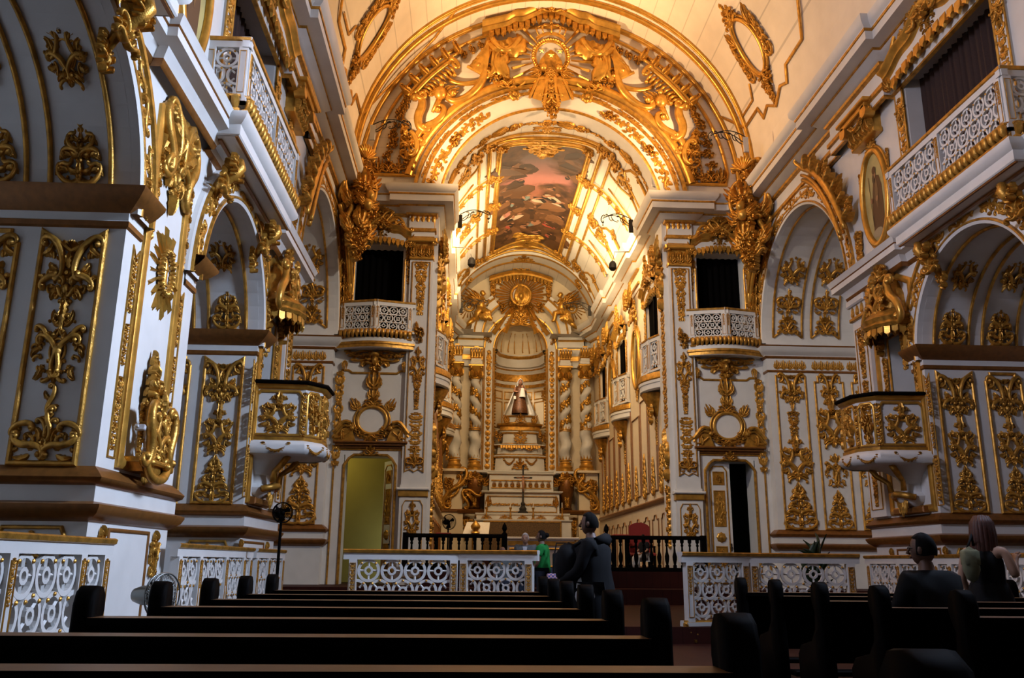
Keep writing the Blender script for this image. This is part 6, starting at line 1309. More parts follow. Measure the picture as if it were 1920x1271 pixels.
orn('crest', root, Mw, 0, 11.9, .75, 1.9, w=.12, name='keystone_carving', sw=.8); orn('cart', root, Mw, 0, 12.0, .95, .9, w=.16, name='keystone_shield', sw=.8)

# spiral columns
def spiral_column(label, x, y, hand):
    root = thing('spiral_column', label, 'column', (x, y, 5.1), 'spiral columns of the altar')
    M = T(x, y, 0); n, K = 18, 90; Z0, Z1 = 5.55, 9.28; b = MB()
    tw = lambda z: hand * 2 * pi * 4.6 * (z - Z0) / (Z1 - Z0)
    for k in range(K + 1):
        t = k / K; z = Z0 + (Z1 - Z0) * t; low = z < 6.95; q = tw(z); r0 = (.225 if low else .19) * (1 + (.10 * sin(pi * (z - Z0) / 1.4) if low else 0)); am = .03 + .05 * (t > .05) if not low else .05; am *= min(1, (1 - t) / .06)
        for i in range(n):
            a = 2 * pi * i / n; rr = r0 * (1 + (.07 * sin(9 * a + 3 * q) if low else 0)); b.v.append((am * cos(q) + rr * cos(a), am * sin(q) + rr * sin(a), z))
    b.f = [(k * n + i, k * n + (i + 1) % n, (k + 1) * n + (i + 1) % n, (k + 1) * n + i) for k in range(K) for i in range(n)]; b.m = [0] * len(b.f); put('shaft', b, [WHITE], root, M, 'all')
    b = MB(); b.lathe([(.0, 5.1), (.34, 5.1), (.34, 5.22), (.30, 5.25), (.33, 5.32), (.27, 5.40), (.25, 5.46), (.28, 5.5), (.24, 5.58)], 20); put('base', b, [GOLDB], root, M, True)
    b = MB()
    for z in (6.93, 7.0, 5.62): b.tube([(.26 * cos(2 * pi * k / 18), .26 * sin(2 * pi * k / 18), z) for k in range(18)], .03, 5, True)
    for k in range(12): a = 2 * pi * k / 12; b.add([(.26 * cos(a - .2), .26 * sin(a - .2), 5.6), (.26 * cos(a + .2), .26 * sin(a + .2), 5.6), (.29 * cos(a), .29 * sin(a), 5.82)], [(0, 1, 2)]); b.add([(.26 * cos(a - .2), .26 * sin(a - .2), 6.98), (.26 * cos(a + .2), .26 * sin(a + .2), 6.98), (.29 * cos(a), .29 * sin(a), 7.18)], [(0, 1, 2)])
    put('bands', b, [GOLDB], root, M, 'all')
    o = Orn(); rn = random.Random(int(x * 10))
    for k in range(46):     # vine in the groove of the twist
        z = 7.15 + 2.0 * k / 46; q = tw(z) + pi; c = V((.15 * cos(q), .15 * sin(q), z)); d = V((cos(q), sin(q), 0))
        for j in range(2):
            o2 = Orn(); o2.lf((0, 0), (rn.uniform(-.15, .15), rn.uniform(.08, .20) * rn.choice((-1, 1))), .07, rn.uniform(-.3, .3), 3, .05, 6)
            F_ = frame(c + d * .02, d); o.merge(o2, F_)
        if k % 4 == 0: o.ball(tuple(c + d * .04), .05, n=6)
    put('vine', o, [GOLDB], root, M, 'all')
    b = MB(); b.lathe([(.19, 9.25), (.23, 9.28), (.21, 9.36), (.22, 9.5), (.27, 9.68), (.34, 9.82)], 20); b.box(-.33, .33, -.33, .33, 9.82, 9.92, bev=.02); put('capital', b, [GOLDB], root, M, True)
    for k in range(8):
        a = 2 * pi * k / 8; d = V((cos(a), sin(a), 0)); orn('plume', root, T(x, y, 0) @ frame(d * .22 + V((0, 0, 9.34)), d), 0, 0, .34, .65, w=.0, name='capital_leaf', sw=1.0)
    for a in (pi / 4, 3 * pi / 4, 5 * pi / 4, 7 * pi / 4): b = MB(); b.ball((.32 * cos(a), .32 * sin(a), 9.78), .075, n=8); put('capital_volute', b, [GOLDB], root, M, 'all')
    # entablature block
    b = MB(); b.sweep([(0, 9.92, 0), (.04, 9.94, 0), (.04, 10.05, 0), (.07, 10.07, 0), (.07, 10.2, 0), (.09, 10.22, 1), (.06, 10.25, 1), (.06, 10.52, 1), (.10, 10.55, 0), (.10, 10.64, 0), (.2, 10.74, 0), (.2, 10.80, 1), (.3, 10.84, 0), (.3, 11.1, 0), (.36, 11.18, 1), (.40, 11.24, 0), (.40, 11.30, 0), (-.4, 11.32, 0)], [(.3, .5), (.3, -.3), (-.3, -.3), (-.3, .5)][::-1])
    put('entablature_block', b, [WHITE, GOLDB], root, M, True)
    console_row(root, frontf(x, 0, y - .33), -.3, .3, 5, 10.26)
    return root
for s in (-1, 1):
    cs = CHS[s].replace(' of the chancel', '')
    spiral_column('inner white spiral column with gilt vines beside the niche ' + cs, s * 2.04, 38.35, s)
    spiral_column('outer white spiral column with gilt vines against the chancel wall ' + cs, s * 2.92, 37.9, s)
    root = thing('column_pedestal', 'dark gilt scrolled pedestal with cherub under the inner spiral column ' + cs, 'pedestal', (s * 2.0, 38, 3.3), 'scrolled pedestals of the altar')
    Mw = frontf(s * 2.0, 0, 38.3); b = MB(); b.slab([(-.55, -.55), (.55, -.55), (.55, .3), (-.55, .3)], 5.0, 5.1); b.v = [(x, z, -y) for x, y, z in b.v]; put('cap', b, [WHITE], root, Mw)
    b = MB(); b.add([], []); b.tube([(0, 4.85, .45), (0, 4.6, .55), (0, 4.3, .50), (0, 3.9, .34), (0, 3.55, .30), (0, 3.4, .38)], [.36, .44, .42, .34, .30, .34], 12, squash=.8); put('body', b, [BROWN], root, Mw, 'all')
    for e in (-1, 1): orn('plume', root, Mw, e * .36, 4.45, .5, .9, rot=-e * .8, w=.75, name='scroll_leaf', sw=.9)
    orn('cluster', root, Mw, 0, 4.3, .75, 1.3, w=.85, name='cherub_carving', sw=.7); orn('crest', root, Mw, 0, 4.62, .42, 1.9, w=.9, name='scroll_carving', sw=.7); orn('drop', root, Mw, 0, 3.5, 1.0, 1.2, w=.72, name='drop_carving', sw=.7)
    b = MB(); b.sweep([(0, 3.2, 0), (.10, 3.24, 0), (.14, 3.34, 0), (.05, 3.4, 0)], [(-.6, .2), (-.6, -.75), (.6, -.75), (.6, .2)][::-1]); put('base', b, [BROWN], root, T(s * 2.0, 38.3, 0), True)
    root = thing('side_bracket', 'large gilt scroll bracket under the outer spiral column ' + cs, 'bracket', (s * 2.95, 37.8, 3.5), 'scroll brackets of the altar')
    Mw = frontf(s * 2.95, 0, 37.55); b = Orn(); b.sc((-s * .35, 4.95), (s * .25, 3.6), .085, 'S', s, 8); b.sc((-s * .2, 4.75), (s * .22, 4.3), .06, 'C', s, 7); b.sc((-s * .1, 4.3), (s * .38, 3.5), .06, 'S', s, 7); put('scroll', b, [GOLD], root, Mw, 'all')
    orn('drop', root, Mw, s * .15, 3.5, 1.2, 1.2, w=.08, name='drop_carving'); orn('cluster', root, Mw, s * .2, 4.0, .8, .7, w=.08, name='carving'); orn('corner', root, Mw, -s * .45, 4.2, .8, rot=0 if s > 0 else -pi / 2, w=.05, name='leaf_carving')
    b = MB(); b.box(-.5, .5, 5.0, 5.1, -.6, .25); b.box(-.42, .42, 3.4, 5.0, -.6, 0); b.box(-.5, .5, 3.28, 3.4, -.6, .1, 1); b.box(-.46, .46, 1.0, 3.28, -.6, .02); put('block', b, [SALMON, BROWN], root, Mw)
    # broken arch pediment
    root = thing('broken_arch', 'brightly lit white broken arch segment springing from the altar entablature ' + cs, 'pediment', (s * 2.2, 38.2, 11.3), 'broken arch pediments')
    Mw = frontf(0, 11.3, 38.4); b = MB(); PR = [(0, -.1, 0), (0, .35, 0), (.05, .38, 1), (.09, .38, 1), (.12, .30, 0), (.40, .30, 0), (.43, .36, 1), (.48, .40, 1), (.52, .44, 0), (.60, .44, 0), (.62, -.1, 0)]
    a0, a1 = (2, 54) if s > 0 else (126, 178); arc_mould(b, 1.72, 0, 0, PR, rad(a0), rad(a1), 20)
    for a in (a0, a1): b.add([((1.72 + r) * cos(rad(a)), (1.72 + r) * sin(rad(a)), w) for r, w, _ in PR], [tuple(range(len(PR)))], 0)
    put('arch_segment', b, [WHITE, GOLDB], root, Mw, True)
    # kneeling angel
    root = thing('angel_statue', 'gilt kneeling winged angel facing the glory ' + cs, 'statue', (s * 1.78, 37.95, 12.2), 'gilt angels')
    M = T(s * 1.85, 37.95, 11.95) @ S(s, 1, 1); b = MB()
    b.tube([(.22, 0, 0), (.18, 0, .35), (-.05, -.08, .55), (-.02, 0, .62)], [.12, .17, .16, .12], 10); b.tube([(.0, 0, .5), (.04, 0, .8), (.0, 0, 1.08), (-.03, 0, 1.16)], [.20, .19, .17, .07], 10); b.ball((-.06, 0, 1.30), .115, .11, .13, 12); b.ball((-.18, 0, 1.28), .03, .025, .03, 6)
    b.ball((-.03, 0, 1.34), .125, .12, .12, 10); b.tube([(0, -.15, 1.02), (-.18, -.12, .86), (-.34, -.02, 1.0)], [.07, .06, .04], 8); b.tube([(0, .15, 1.02), (-.2, .10, .88), (-.36, .02, 1.02)], [.07, .06, .04], 8); b.tube([(.0, -.05, .5), (-.30, -.05, .42), (-.34, -.05, .05), (-.46, -.05, .02)], [.15, .13, .10, .06], 8); b.tube([(.3, 0, .1), (.55, 0, -.12), (.72, 0, -.3)], [.13, .12, .05], 8); put('body', b, [GOLDB], root, M, 'all')
    for e, rot in ((-1, -.9), (1, -1.25)):
        orn('plume', root, frontf(s * 1.95, 0, 37.85 + .1 * e), 0, 12.85, .95, .55, rot=s * rot, w=.05, name='wing', sw=.6)
    o = Orn(); o.lf((-.1, .1), (.5, -.05), .22, .2, 4, .2); o.lf((0, .5), (.35, .0), .18, .2, 3, .2); put('robe_fold', o, [GOLDB], root, frontf(s * 1.85, 11.95, 37.8) @ S(s, 1, 1) if s > 0 else frontf(s * 1.85, 11.95, 37.8), 'all')
    # side medallion
    root = thing('sunburst_medallion', 'small gilt sunburst medallion with a monogram oval ' + cs, 'medallion', (s * 2.55, 38.5, 12.85), 'sunburst medallions over the altar')
    Mw = frontf(s * 2.42, 12.85, AY - .03); b = MB(); b.tube([(.24 * cos(2 * pi * k / 24), .26 * sin(2 * pi * k / 24), .05) for k in range(24)], .05, 6, True); put('oval_frame', b, [GOLDB], root, Mw, 'all'); o = Orn(); o.rose((0, 0), .15, .08); put('monogram', o, [GOLDB], root, Mw, 'all')
    for k in range(22): a = 2 * pi * k / 22; b = MB(); q = lambda r, t, w: (cos(a) * r - sin(a) * t, sin(a) * r + cos(a) * t, w); r1 = .58 + .1 * (k % 2); b.add([q(.32, -.018, 0), q(r1, -.035, 0), q(r1, .035, 0), q(.32, .018, 0), q(.32, 0, .05), q(r1, 0, .06)], [(0, 1, 5, 4), (4, 5, 2, 3), (1, 2, 5)]); put('ray', b, [GOLDB], root, Mw)
for s in (-1, 1):
    b = MB(); b.sweep([(0, 9.92, 0), (.04, 9.94, 0), (.04, 10.05, 0), (.07, 10.2, 0), (.09, 10.22, 1), (.06, 10.25, 0), (.06, 10.34, 1), (.06, 10.48, 1), (.10, 10.55, 0), (.2, 10.74, 0), (.2, 10.80, 1), (.3, 10.84, 0), (.3, 11.1, 0), (.36, 11.18, 1), (.40, 11.24, 0), (.40, 11.30, 0), (-.2, 11.32, 0)], [(3.5, 38.5), (1.75, 38.62)])
    if s < 0: b.v = [(-x, y, z) for x, y, z in b.v]; b.f = [tuple(reversed(f)) for f in b.f]
    struct('trim_%d' % (201 + (s > 0)), b, [WHITE, GOLDB], True)
# glory above the niche
root = thing('altar_glory', 'gilt glory of rays around a flaming heart under a scalloped canopy above the niche', 'glory', (0, 38.5, 13.4))
Mw = frontf(0, 13.38, AY - .06)
for k in range(44):
    a = 2 * pi * (k + .5) / 44; ca, sa = cos(a), sin(a); r1 = (1.15 + .22 * (k % 3 == 0) - .12 * (k % 2)) * (1.0 if abs(ca) > .3 or sa > 0 else .7); q = lambda r, t, w: (ca * r - sa * t, sa * r + ca * t, w); b = MB()
    b.add([q(.5, -.025, .05), q(r1, -.06, .12), q(r1 + .06, 0, .12), q(r1, .06, .12), q(.5, .025, .05), q(.5, 0, .12), q(r1, 0, .20)], [(0, 1, 6, 5), (5, 6, 3, 4), (1, 2, 6), (2, 3, 6)]); put('ray', b, [GOLDB], root, Mw)
for a, L in ((236, 2.3), (248, 2.0), (292, 2.0), (304, 2.3)):
    ca, sa = cos(rad(a)), sin(rad(a)); q = lambda r, t, w: (ca * r - sa * t, sa * r + ca * t, w); b = MB(); b.add([q(.6, -.03, .1), q(L, -.12, .2), q(L, .12, .2), q(.6, .03, .1), q(.6, 0, .18), q(L, 0, .3)], [(0, 1, 5, 4), (4, 5, 2, 3), (1, 2, 5)]); put('long_ray', b, [GOLDB], root, Mw)
b = MB(); b.tube([(.46 * cos(2 * pi * k / 30), .50 * sin(2 * pi * k / 30), .16) for k in range(30)], [.07 + .025 * (k % 2) for k in range(30)], 7, True); put('oval_wreath', b, [GOLDB], root, Mw, 'all')
b = MB(); b.add([(0, 0, .10)] + [(.44 * cos(2 * pi * k / 24), .48 * sin(2 * pi * k / 24), .1) for k in range(24)], [(0, 1 + k, 1 + (k + 1) % 24) for k in range(24)]); put('oval_field', b, [WHITE], root, Mw)
o = Orn(); rn = random.Random(3)
for k in range(16): x = rn.uniform(-.28, .28); o.lf((x * .7, -.42), (x * .5 + rn.uniform(-.1, .1), rn.uniform(.15, .75) - abs(x)), .10, rn.uniform(-.35, .35), 2, .14, 8)
o.boss((0, -.05), .2, .28, .3); put('flaming_heart', o, [GOLDB], root, Mw @ T(0, 0, .12), 'all')
for e in (-1, 1):
    for x, y, h in ((.42, -.72, .42), (.95, -.85, .6), (.15, -.62, .3), (1.15, -.75, .4)): orn('cluster', root, Mw, e * x, y, h, 1.1, w=.14, name='cloud', sw=.9)
    b = MB(); b.box(e * 1.32 - .10, e * 1.32 + .10, -.85, .85, 0, .12); put('side_pilaster', b, [GOLD], root, Mw); orn('plume', root, Mw, e * 1.32, .75, .4, .8, w=.12, name='side_capital'); orn('drop', root, Mw, e * 1.32, -.7, 1.3, .9, w=.12, name='side_drop')
tp = lambda u: .62 + .42 * cos(u * .95)
put('canopy', curved_cornice(1.5, [(-.04, 0, 0), (-.04, .20, 0), (.03, .24, 0), (.05, .22, 0), (.10, .28, 0), (.15, .34, 0), (.17, .30, 0), (.17, 0, 0)], tp), [GOLDB], root, Mw, True); put('canopy_fringe', fringe(17, 2.8, .26, .05, lambda u: tp(u) - .1), [GOLD], root, Mw @ T(0, 0, .16)); orn('crest', root, Mw, 0, 1.2, .6, 1.3, w=.3, name='canopy_crest')
# ------------------------------------------------------------------ throne, statue, altar
root = thing('altar_throne', 'stepped white throne with gilt carvings rising inside the niche', 'pedestal', (0, 38.6, 5.1))
def tier(x, z0, z1, d, lip=.06, gold=False):
    b = MB(); pl = [(-x, .6), (-x, -d * .4), (-x * .72, -d), (x * .72, -d), (x, -d * .4), (x, .6)]
    h = z1 - z0; b.sweep([(0, z0, 0), (.02 + lip * .3, z0 + .02, 1), (lip * .3 + .02, z0 + .05, 1), (0, z0 + .07, 0), (-.03, z1 - .14, 0), (lip * .6, z1 - .12, 1), (lip, z1 - .06, 1), (lip, z1 - .02, 0), (0, z1, 0)], pl[::-1]); b.add([(x_, y_, z1 - .001) for x_, y_ in pl], [tuple(range(6))], 0); put('tier', b, [GOLD if gold else WHITE, GOLD], root, T(0, AY, 0), True)
tier(1.12, 5.1, 5.85, .35); tier(1.02, 5.85, 6.35, .30, .14); tier(.78, 6.35, 6.95, .22); tier(.92, 6.95, 7.30, .26, .12, True); tier(.60, 7.30, 7.72, .18)
Mw = frontf(0, 0, AY - .36)
orn('crest', root, Mw, 0, 5.2, .55, 1.3, w=.02, name='tier_carving', sw=.6)
for e in (-1, 1): orn('swag', root, Mw, e * .5, 5.35, .4, 1.3, w=.0, name='tier_swag', sw=.5); orn('swag', root, Mw, e * .42, 6.0, .3, 2.0, w=.08, name='fringe_swag', sw=.5); orn('cluster', root, Mw, e * .98, 6.4, .55, .9, w=.05, name='corner_carving', sw=.7); orn('plume', root, Mw, e * .55, 7.3, .42, .8, rot=-e * .6, w=.1, name='corner_leaf')
orn('cart', root, Mw, 0, 6.35, .6, 1.3, w=.16, name='tier_carving', sw=.5); orn('crest', root, Mw, 0, 7.3, .42, 1.2, w=.20, name='tier_carving', sw=.5)
put('fringe', fringe(16, 1.8, .16, .03), [GOLD], root, Mw @ T(0, 6.22, .12))
root = thing('virgin_statue', 'statue in a wide white mantle and veil holding a child in white', 'statue', (0, 38.45, 7.72))
M = T(-.02, 38.45, 7.72); VEIL = mat('white_mantle', (.78, .72, .62), .7, noise=.08, nscale=20); DRESS = mat('brown_gold_dress', (.16, .06, .02), .5, .3, noise=.6, nscale=14); SKINS = mat('painted_skin', (.34, .16, .09), .5)
b = MB(); b.lathe([(.38, 0), (.36, .2), (.30, .5), (.24, .8), (.20, 1.0), (.22, 1.12), (.19, 1.24), (.09, 1.32), (.07, 1.36)], 20, fn=lambda r, z, q: r * (1 + .05 * sin(8 * q) * (1 - z / 1.4))); put('dress', b, [DRESS], root, M, 'all')
b = MB(); b.ball((.02, -.02, 1.46), .095, .10, .125, 14); b.tube([(.02, -.12, 1.47), (.02, -.145, 1.44), (.02, -.12, 1.43)], [.012, .018, .012], 5); b.ball((.02, .0, 1.36), .06, .06, .08, 8)
for e in (-1, 1): b.ball((.02 + e * .035, -.105, 1.475), .014, n=5); b.tube([(e * .20, -.02, 1.2), (e * .26, -.12, 1.02), (e * .10, -.26, .98)], [.06, .055, .03], 8)
b.tube([(-.02, -.113, 1.415), (.02, -.12, 1.41), (.06, -.113, 1.415)], .008, 5); put('body', b, [SKINS], root, M, 'all')
b = MB(); n, K = 28, 16
for k in range(K + 1):
    t = k / K; z = 1.62 - 1.66 * t; wd = (.12 * sin(pi / 2 * min(1, t / .08)) if t < .08 else .12 + .10 * min(1, (t - .08) / .12)) if t < .2 else .22 + .52 * ((t - .2) / .8) ** 1.1
    op = pi * (.30 + .12 * t) if t > .05 else pi * .12
    for i in range(n + 1):
        a = -pi / 2 + op + (2 * pi - 2 * op) * i / n; f = 1 + .05 * sin(i * 1.7 + k * .1) * t; dep = wd * .55 + .05; b.v.append((wd * cos(a) * f, .02 + dep * sin(a) * f * .9, z))
b.f = [(k * (n + 1) + i, k * (n + 1) + i + 1, (k + 1) * (n + 1) + i + 1, (k + 1) * (n + 1) + i) for k in range(K) for i in range(n)]; b.m = [0] * len(b.f); put('mantle', b, [VEIL], root, M, 'all')
b = MB(); n = 20
for k in range(9):
    t = k / 8; z = 1.66 - .50 * t; r = (.13 * sin(pi / 2 * min(1, t * 3.2)) if t < .31 else .13 + .05 * (t - .31)) + .004; op = .25 * pi if t > .2 else .02
    for i in range(n + 1): a = -pi / 2 + op + (2 * pi - 2 * op) * i / n; b.v.append((.02 + r * cos(a), .0 + (r + .01) * sin(a), z))
b.f = [(k * (n + 1) + i, k * (n + 1) + i + 1, (k + 1) * (n + 1) + i + 1, (k + 1) * (n + 1) + i) for k in range(8) for i in range(n)]; b.m = [0] * len(b.f); put('veil', b, [VEIL], root, M, 'all')
b = MB(); b.lathe([(.16, .72), (.13, .9), (.10, 1.05), (.08, 1.14)], 12, (.10, -.26, 0), fn=lambda r, z, q: r * (1 + .06 * sin(6 * q))); put('child_robe', b, [VEIL], root, M, 'all'); b = MB(); b.ball((.10, -.26, 1.22), .065, .065, .08, 10); b.tube([(.16, -.28, 1.08), (.26, -.32, 1.06)], [.03, .02], 6); b.tube([(.04, -.28, 1.08), (-.04, -.34, 1.04)], [.03, .02], 6); put('child_figure', b, [SKINS], root, M, 'all')
b = MB(); b.box(-.30, -.20, -.36, -.34, .62, .76); put('scapular', b, [VEIL], root, M)
# high altar
root = thing('high_altar', 'white high altar in stepped tiers with gilt scrollwork and leaf frieze', 'altar', (0, 36.5, 1.36))
def atier(x, z0, z1, y, lip=.08):
    b = MB(); pl = [(-x, 2.2), (-x, 0), (x, 0), (x, 2.2)]; b.sweep([(0, z0, 0), (0, z1 - .10, 0), (lip * .6, z1 - .08, 1), (lip, z1 - .04, 0), (lip, z1, 0), (-.9, z1 + .005, 0)], pl[::-1]); put('tier', b, [WHITE, GOLD], root, T(0, y, 0), True)
atier(1.95, 1.36, 2.9, 35.7, .06); atier(1.92, 2.88, 3.18, 36.2, .05); atier(1.58, 3.18, 4.12, 36.7, .14); atier(1.38, 4.12, 4.95, 37.3, .10); atier(1.70, 4.95, 5.10, 37.9, .06)
Mw = frontf(0, 0, 35.66); b = MB(); b.box(-1.62, 1.52, 1.5, 2.8, .0, .04, 0); b.mould([(-1.62, 1.5), (1.52, 1.5), (1.52, 2.8), (-1.62, 2.8)], .06, .06, mat=1)
put('frontal', b, [mat('brocade_frontal', (.17, .10, .04), .5, .4, noise=.55, nscale=22), GOLD], root, Mw, True)
Mw = frontf(0, 0, 36.17)
for x in (-1.5, -.75, 0, .75, 1.5): orn('crest', root, Mw, x, 2.95, .17, 2.6, w=.01, name='gradine_carving', sw=.2)
Mw = frontf(0, 0, 36.68); b = MB(); b.mould([(-1.46, 3.26), (1.46, 3.26), (1.46, 3.9), (-1.46, 3.9)], .04, .03); put('gradine_moulding', b, [GOLD], root, Mw, True)
for x, k in ((-1.0, 1), (-.42, -1), (.42, 1), (1.0, -1)): orn('frieze', root, Mw, x + .35, 3.56, .7, .55, rot=pi / 2, w=.01, name='gradine_scroll', sw=.4)
for e in (-1, 1): orn('plume', root, Mw, e * 1.42, 3.5, .45, .7, w=.02, name='gradine_corner', sw=.5)
Mw = frontf(0, 0, 37.28); b = MB(); b.box(-1.3, 1.3, 4.28, 4.32, 0, .03); b.box(-1.3, 1.3, 4.60, 4.64, 0, .03); put('frieze_band', b, [GOLD], root, Mw)
for k in range(10): orn('plume', root, Mw, -1.17 + .26 * k, 4.33, .28, .75, w=.01, name='frieze_leaf', sw=.5)
b = MB(); b.box(-CW, CW, 37.9, AY, 1.0, 3.3); struct('wall_altar_base', b, [SALMON])
for s in (-1, 1):
    root = thing('altar_wainscot', 'gilt framed panel with a carved drop on the lower altar wall, ' + CHS[s].replace(' of the chancel', ''), 'panelling', (s * 2.6, 37.85, 1.4), 'panels of the lower altar wall')
    Mw = frontf(s * 2.6, 0, 37.88); b = MB(); b.mould([(-.55, 1.3), (.55, 1.3), (.55, 2.95), (-.55, 2.95)], .07, .04); put('panel_frame', b, [GOLD], root, Mw, True); orn('drop', root, Mw, -s * .25, 2.1, 1.0, 1.1, w=.02, name='panel_drop')
# altar furniture
root = thing('altar_crucifix', 'tall dark crucifix standing on the high altar', 'crucifix', (.03, 36.4, 3.18)); M = T(.02, 36.45, 3.18)
b = MB(); b.lathe([(.0, 0), (.20, 0), (.22, .06), (.14, .12), (.16, .2), (.07, .32), (.10, .40), (.05, .48)], 12); put('foot', b, [IRON], root, M, True); b = MB(); b.box(-.035, .035, -.02, .02, .45, 1.95); b.box(-.34, .34, -.02, .02, 1.45, 1.52); b.ball((0, 0, 1.98), .05, n=6); b.ball((-.36, 0, 1.485), .04, n=6); b.ball((.36, 0, 1.485), .04, n=6); put('cross', b, [IRON], root, M)
b = MB(); b.ball((0, -.05, 1.52), .05, .05, .06, 8); b.tube([(0, -.05, 1.46), (0, -.06, 1.2), (.02, -.05, .9)], [.05, .06, .03], 8); b.tube([(-.28, -.04, 1.50), (0, -.05, 1.43), (.28, -.04, 1.50)], .022, 6); put('corpus', b, [SKINS], root, M, 'all')
for k, x in enumerate((-1.52, -.52, .42, 1.62)):
    root = thing('candlestick', ('first', 'second', 'third', 'fourth')[k] + ' gilt candlestick on the high altar, counted from the fan side', 'candlestick', (x, 36.0, 2.9), 'altar candlesticks'); b = MB(); b.lathe([(0, 0), (.10, 0), (.10, .03), (.04, .08), (.05, .16), (.025, .24), (.03, .4), (.06, .46), (.06, .5), (0, .5)], 10); put('stem', b, [GOLD], root, T(x, 36.0, 2.9), True); b = MB(); b.lathe([(.02, .5), (.02, .72), (0, .72)], 8); put('candle', b, [VEIL], root, T(x, 36.0, 2.9), True)
root = thing('altar_table', 'white free-standing altar table with gilt scroll front behind the black balustrade', 'table', (0, 28, 1.0)); Mw = frontf(.05, 0, 27.6)
b = MB(); b.box(-1.2, 1.2, 1.9, 1.98, -.8, .05, bev=.02); put('tabletop', b, [WHITE], root, Mw); b = MB(); b.box(-1.05, 1.05, 1.0, 1.9, -.7, -.02); b.mould([(-.98, 1.08), (.98, 1.08), (.98, 1.62), (-.98, 1.62)], .05, .03, mat=1); b.box(-1.05, 1.05, 1.72, 1.86, -.02, .03, 1); put('body', b, [WHITE, GOLDB], root, Mw); 
for x in (-.7, 0, .7): orn('cart', root, Mw, x, 1.1, .5, 1.1, w=.0, name='front_carving', sw=.5)
root = thing('lectern_shelf', 'slanted white-draped shelf carrying a small gilt tabernacle ornament', 'shelf', (-2.0, 30.4, 1.0)); M = T(-2.0, 30.4, 0); b = MB(); b.add([(-.45, -.2, 2.10), (.45, -.2, 2.10), (.5, .2, 2.55), (-.3, .2, 2.55), (-.45, -.2, 2.04), (.45, -.2, 2.04), (.5, .2, 2.5), (-.3, .2, 2.5)], [(0, 1, 2, 3), (7, 6, 5, 4), (0, 4, 5, 1), (1, 5, 6, 2), (2, 6, 7, 3), (3, 7, 4, 0)]); put('top', b, [VEIL], root, M); b = MB(); b.lathe([(.2, 1.0), (.2, 1.06), (.05, 1.15), (.04, 2.1)], 12); put('stand', b, [DARKW], root, M, True)
root = thing('gilt_tabernacle', 'small gilt crown-shaped ornament on the slanted white shelf', 'ornament', (-2.0, 30.2, 2.15)); b = MB(); b.lathe([(.16, 0), (.14, .04), (.08, .08), (.16, .16), (.17, .24), (.10, .34), (.03, .40), (.0, .44)], 14); put('bowl', b, [GOLDB], root, T(-2.0, 30.16, 2.16), True)
# ------------------------------------------------------------------ altar railings across the nave
for s in (-1, 1):
    root = thing('altar_railing', 'white fretwork altar railing with gilt top, ' + ('standing clear before the ochre doorway' if s < 0 else 'partly hidden by dark pew ends'), 'railing', (s * 2.9, 14.4, .25))
    A, B_, C_ = (s * 4.2, 14.5), (s * 2.4, 14.5), (s * 1.2, 14.05)
    if s < 0: railing(root, A, B_, .25, 1.14, [.09, 1.72], .40); L = sqrt(1.2 ** 2 + .45 ** 2); railing(root, B_, C_, .25, 1.14, [.10, L - .08], .38)
    else: L = sqrt(1.2 ** 2 + .45 ** 2); railing(root, C_, B_, .25, 1.14, [.08, L - .10], .38); railing(root, B_, A, .25, 1.14, [.08, 1.71], .40)
    orn('cluster', root, frame((s * 1.24, 13.97, .0), (0, -1, 0)), 0, -.02, .36, 1.0, name='gilt_foot', sw=.5)
# black turned balustrade at the chancel step
BAL = MB(); BAL.lathe([(.05, 0), (.05, .06), (.03, .08), (.055, .20), (.06, .28), (.03, .40), (.022, .52), (.04, .56), (.025, .60), (.05, .64), (.05, .70)], 10); BALM = BAL.mesh('turned_baluster', [DARKW], True)
for s in (-1, 1):
    x0, x1 = sorted((s * 3.85, s * 1.32))
    root = thing('turned_balustrade', 'low black balustrade with turned balusters at the chancel step ' + CHS[s].replace(' of the chancel', ''), 'balustrade', ((x0 + x1) / 2, 22.6, 1.0), 'black balustrades at the chancel step')
    b = MB(); b.box(x0, x1, 22.5, 22.7, 1.80, 1.90, bev=.02); put('handrail', b, [DARKW], root); b = MB(); b.box(x0, x1, 22.52, 22.68, 1.0, 1.10, bev=.01); put('foot_rail', b, [DARKW], root)
    n = 12
    for k in range(n): put('baluster', BALM, parent=root, M=T(x0 + .16 + (x1 - x0 - .32) * k / (n - 1), 22.6, 1.10))
    for x in (x0, x1):
        b = MB(); b.box(x - .07, x + .07, 22.52, 22.68, 1.0, 1.92, bev=.01)
        if abs(x) < 2: b.lathe([(.06, 1.92), (.03, 1.96), (.07, 2.04), (.05, 2.12), (.0, 2.2)], 10, (x, 22.6, 0))
        put('end_post', b, [DARKW], root)
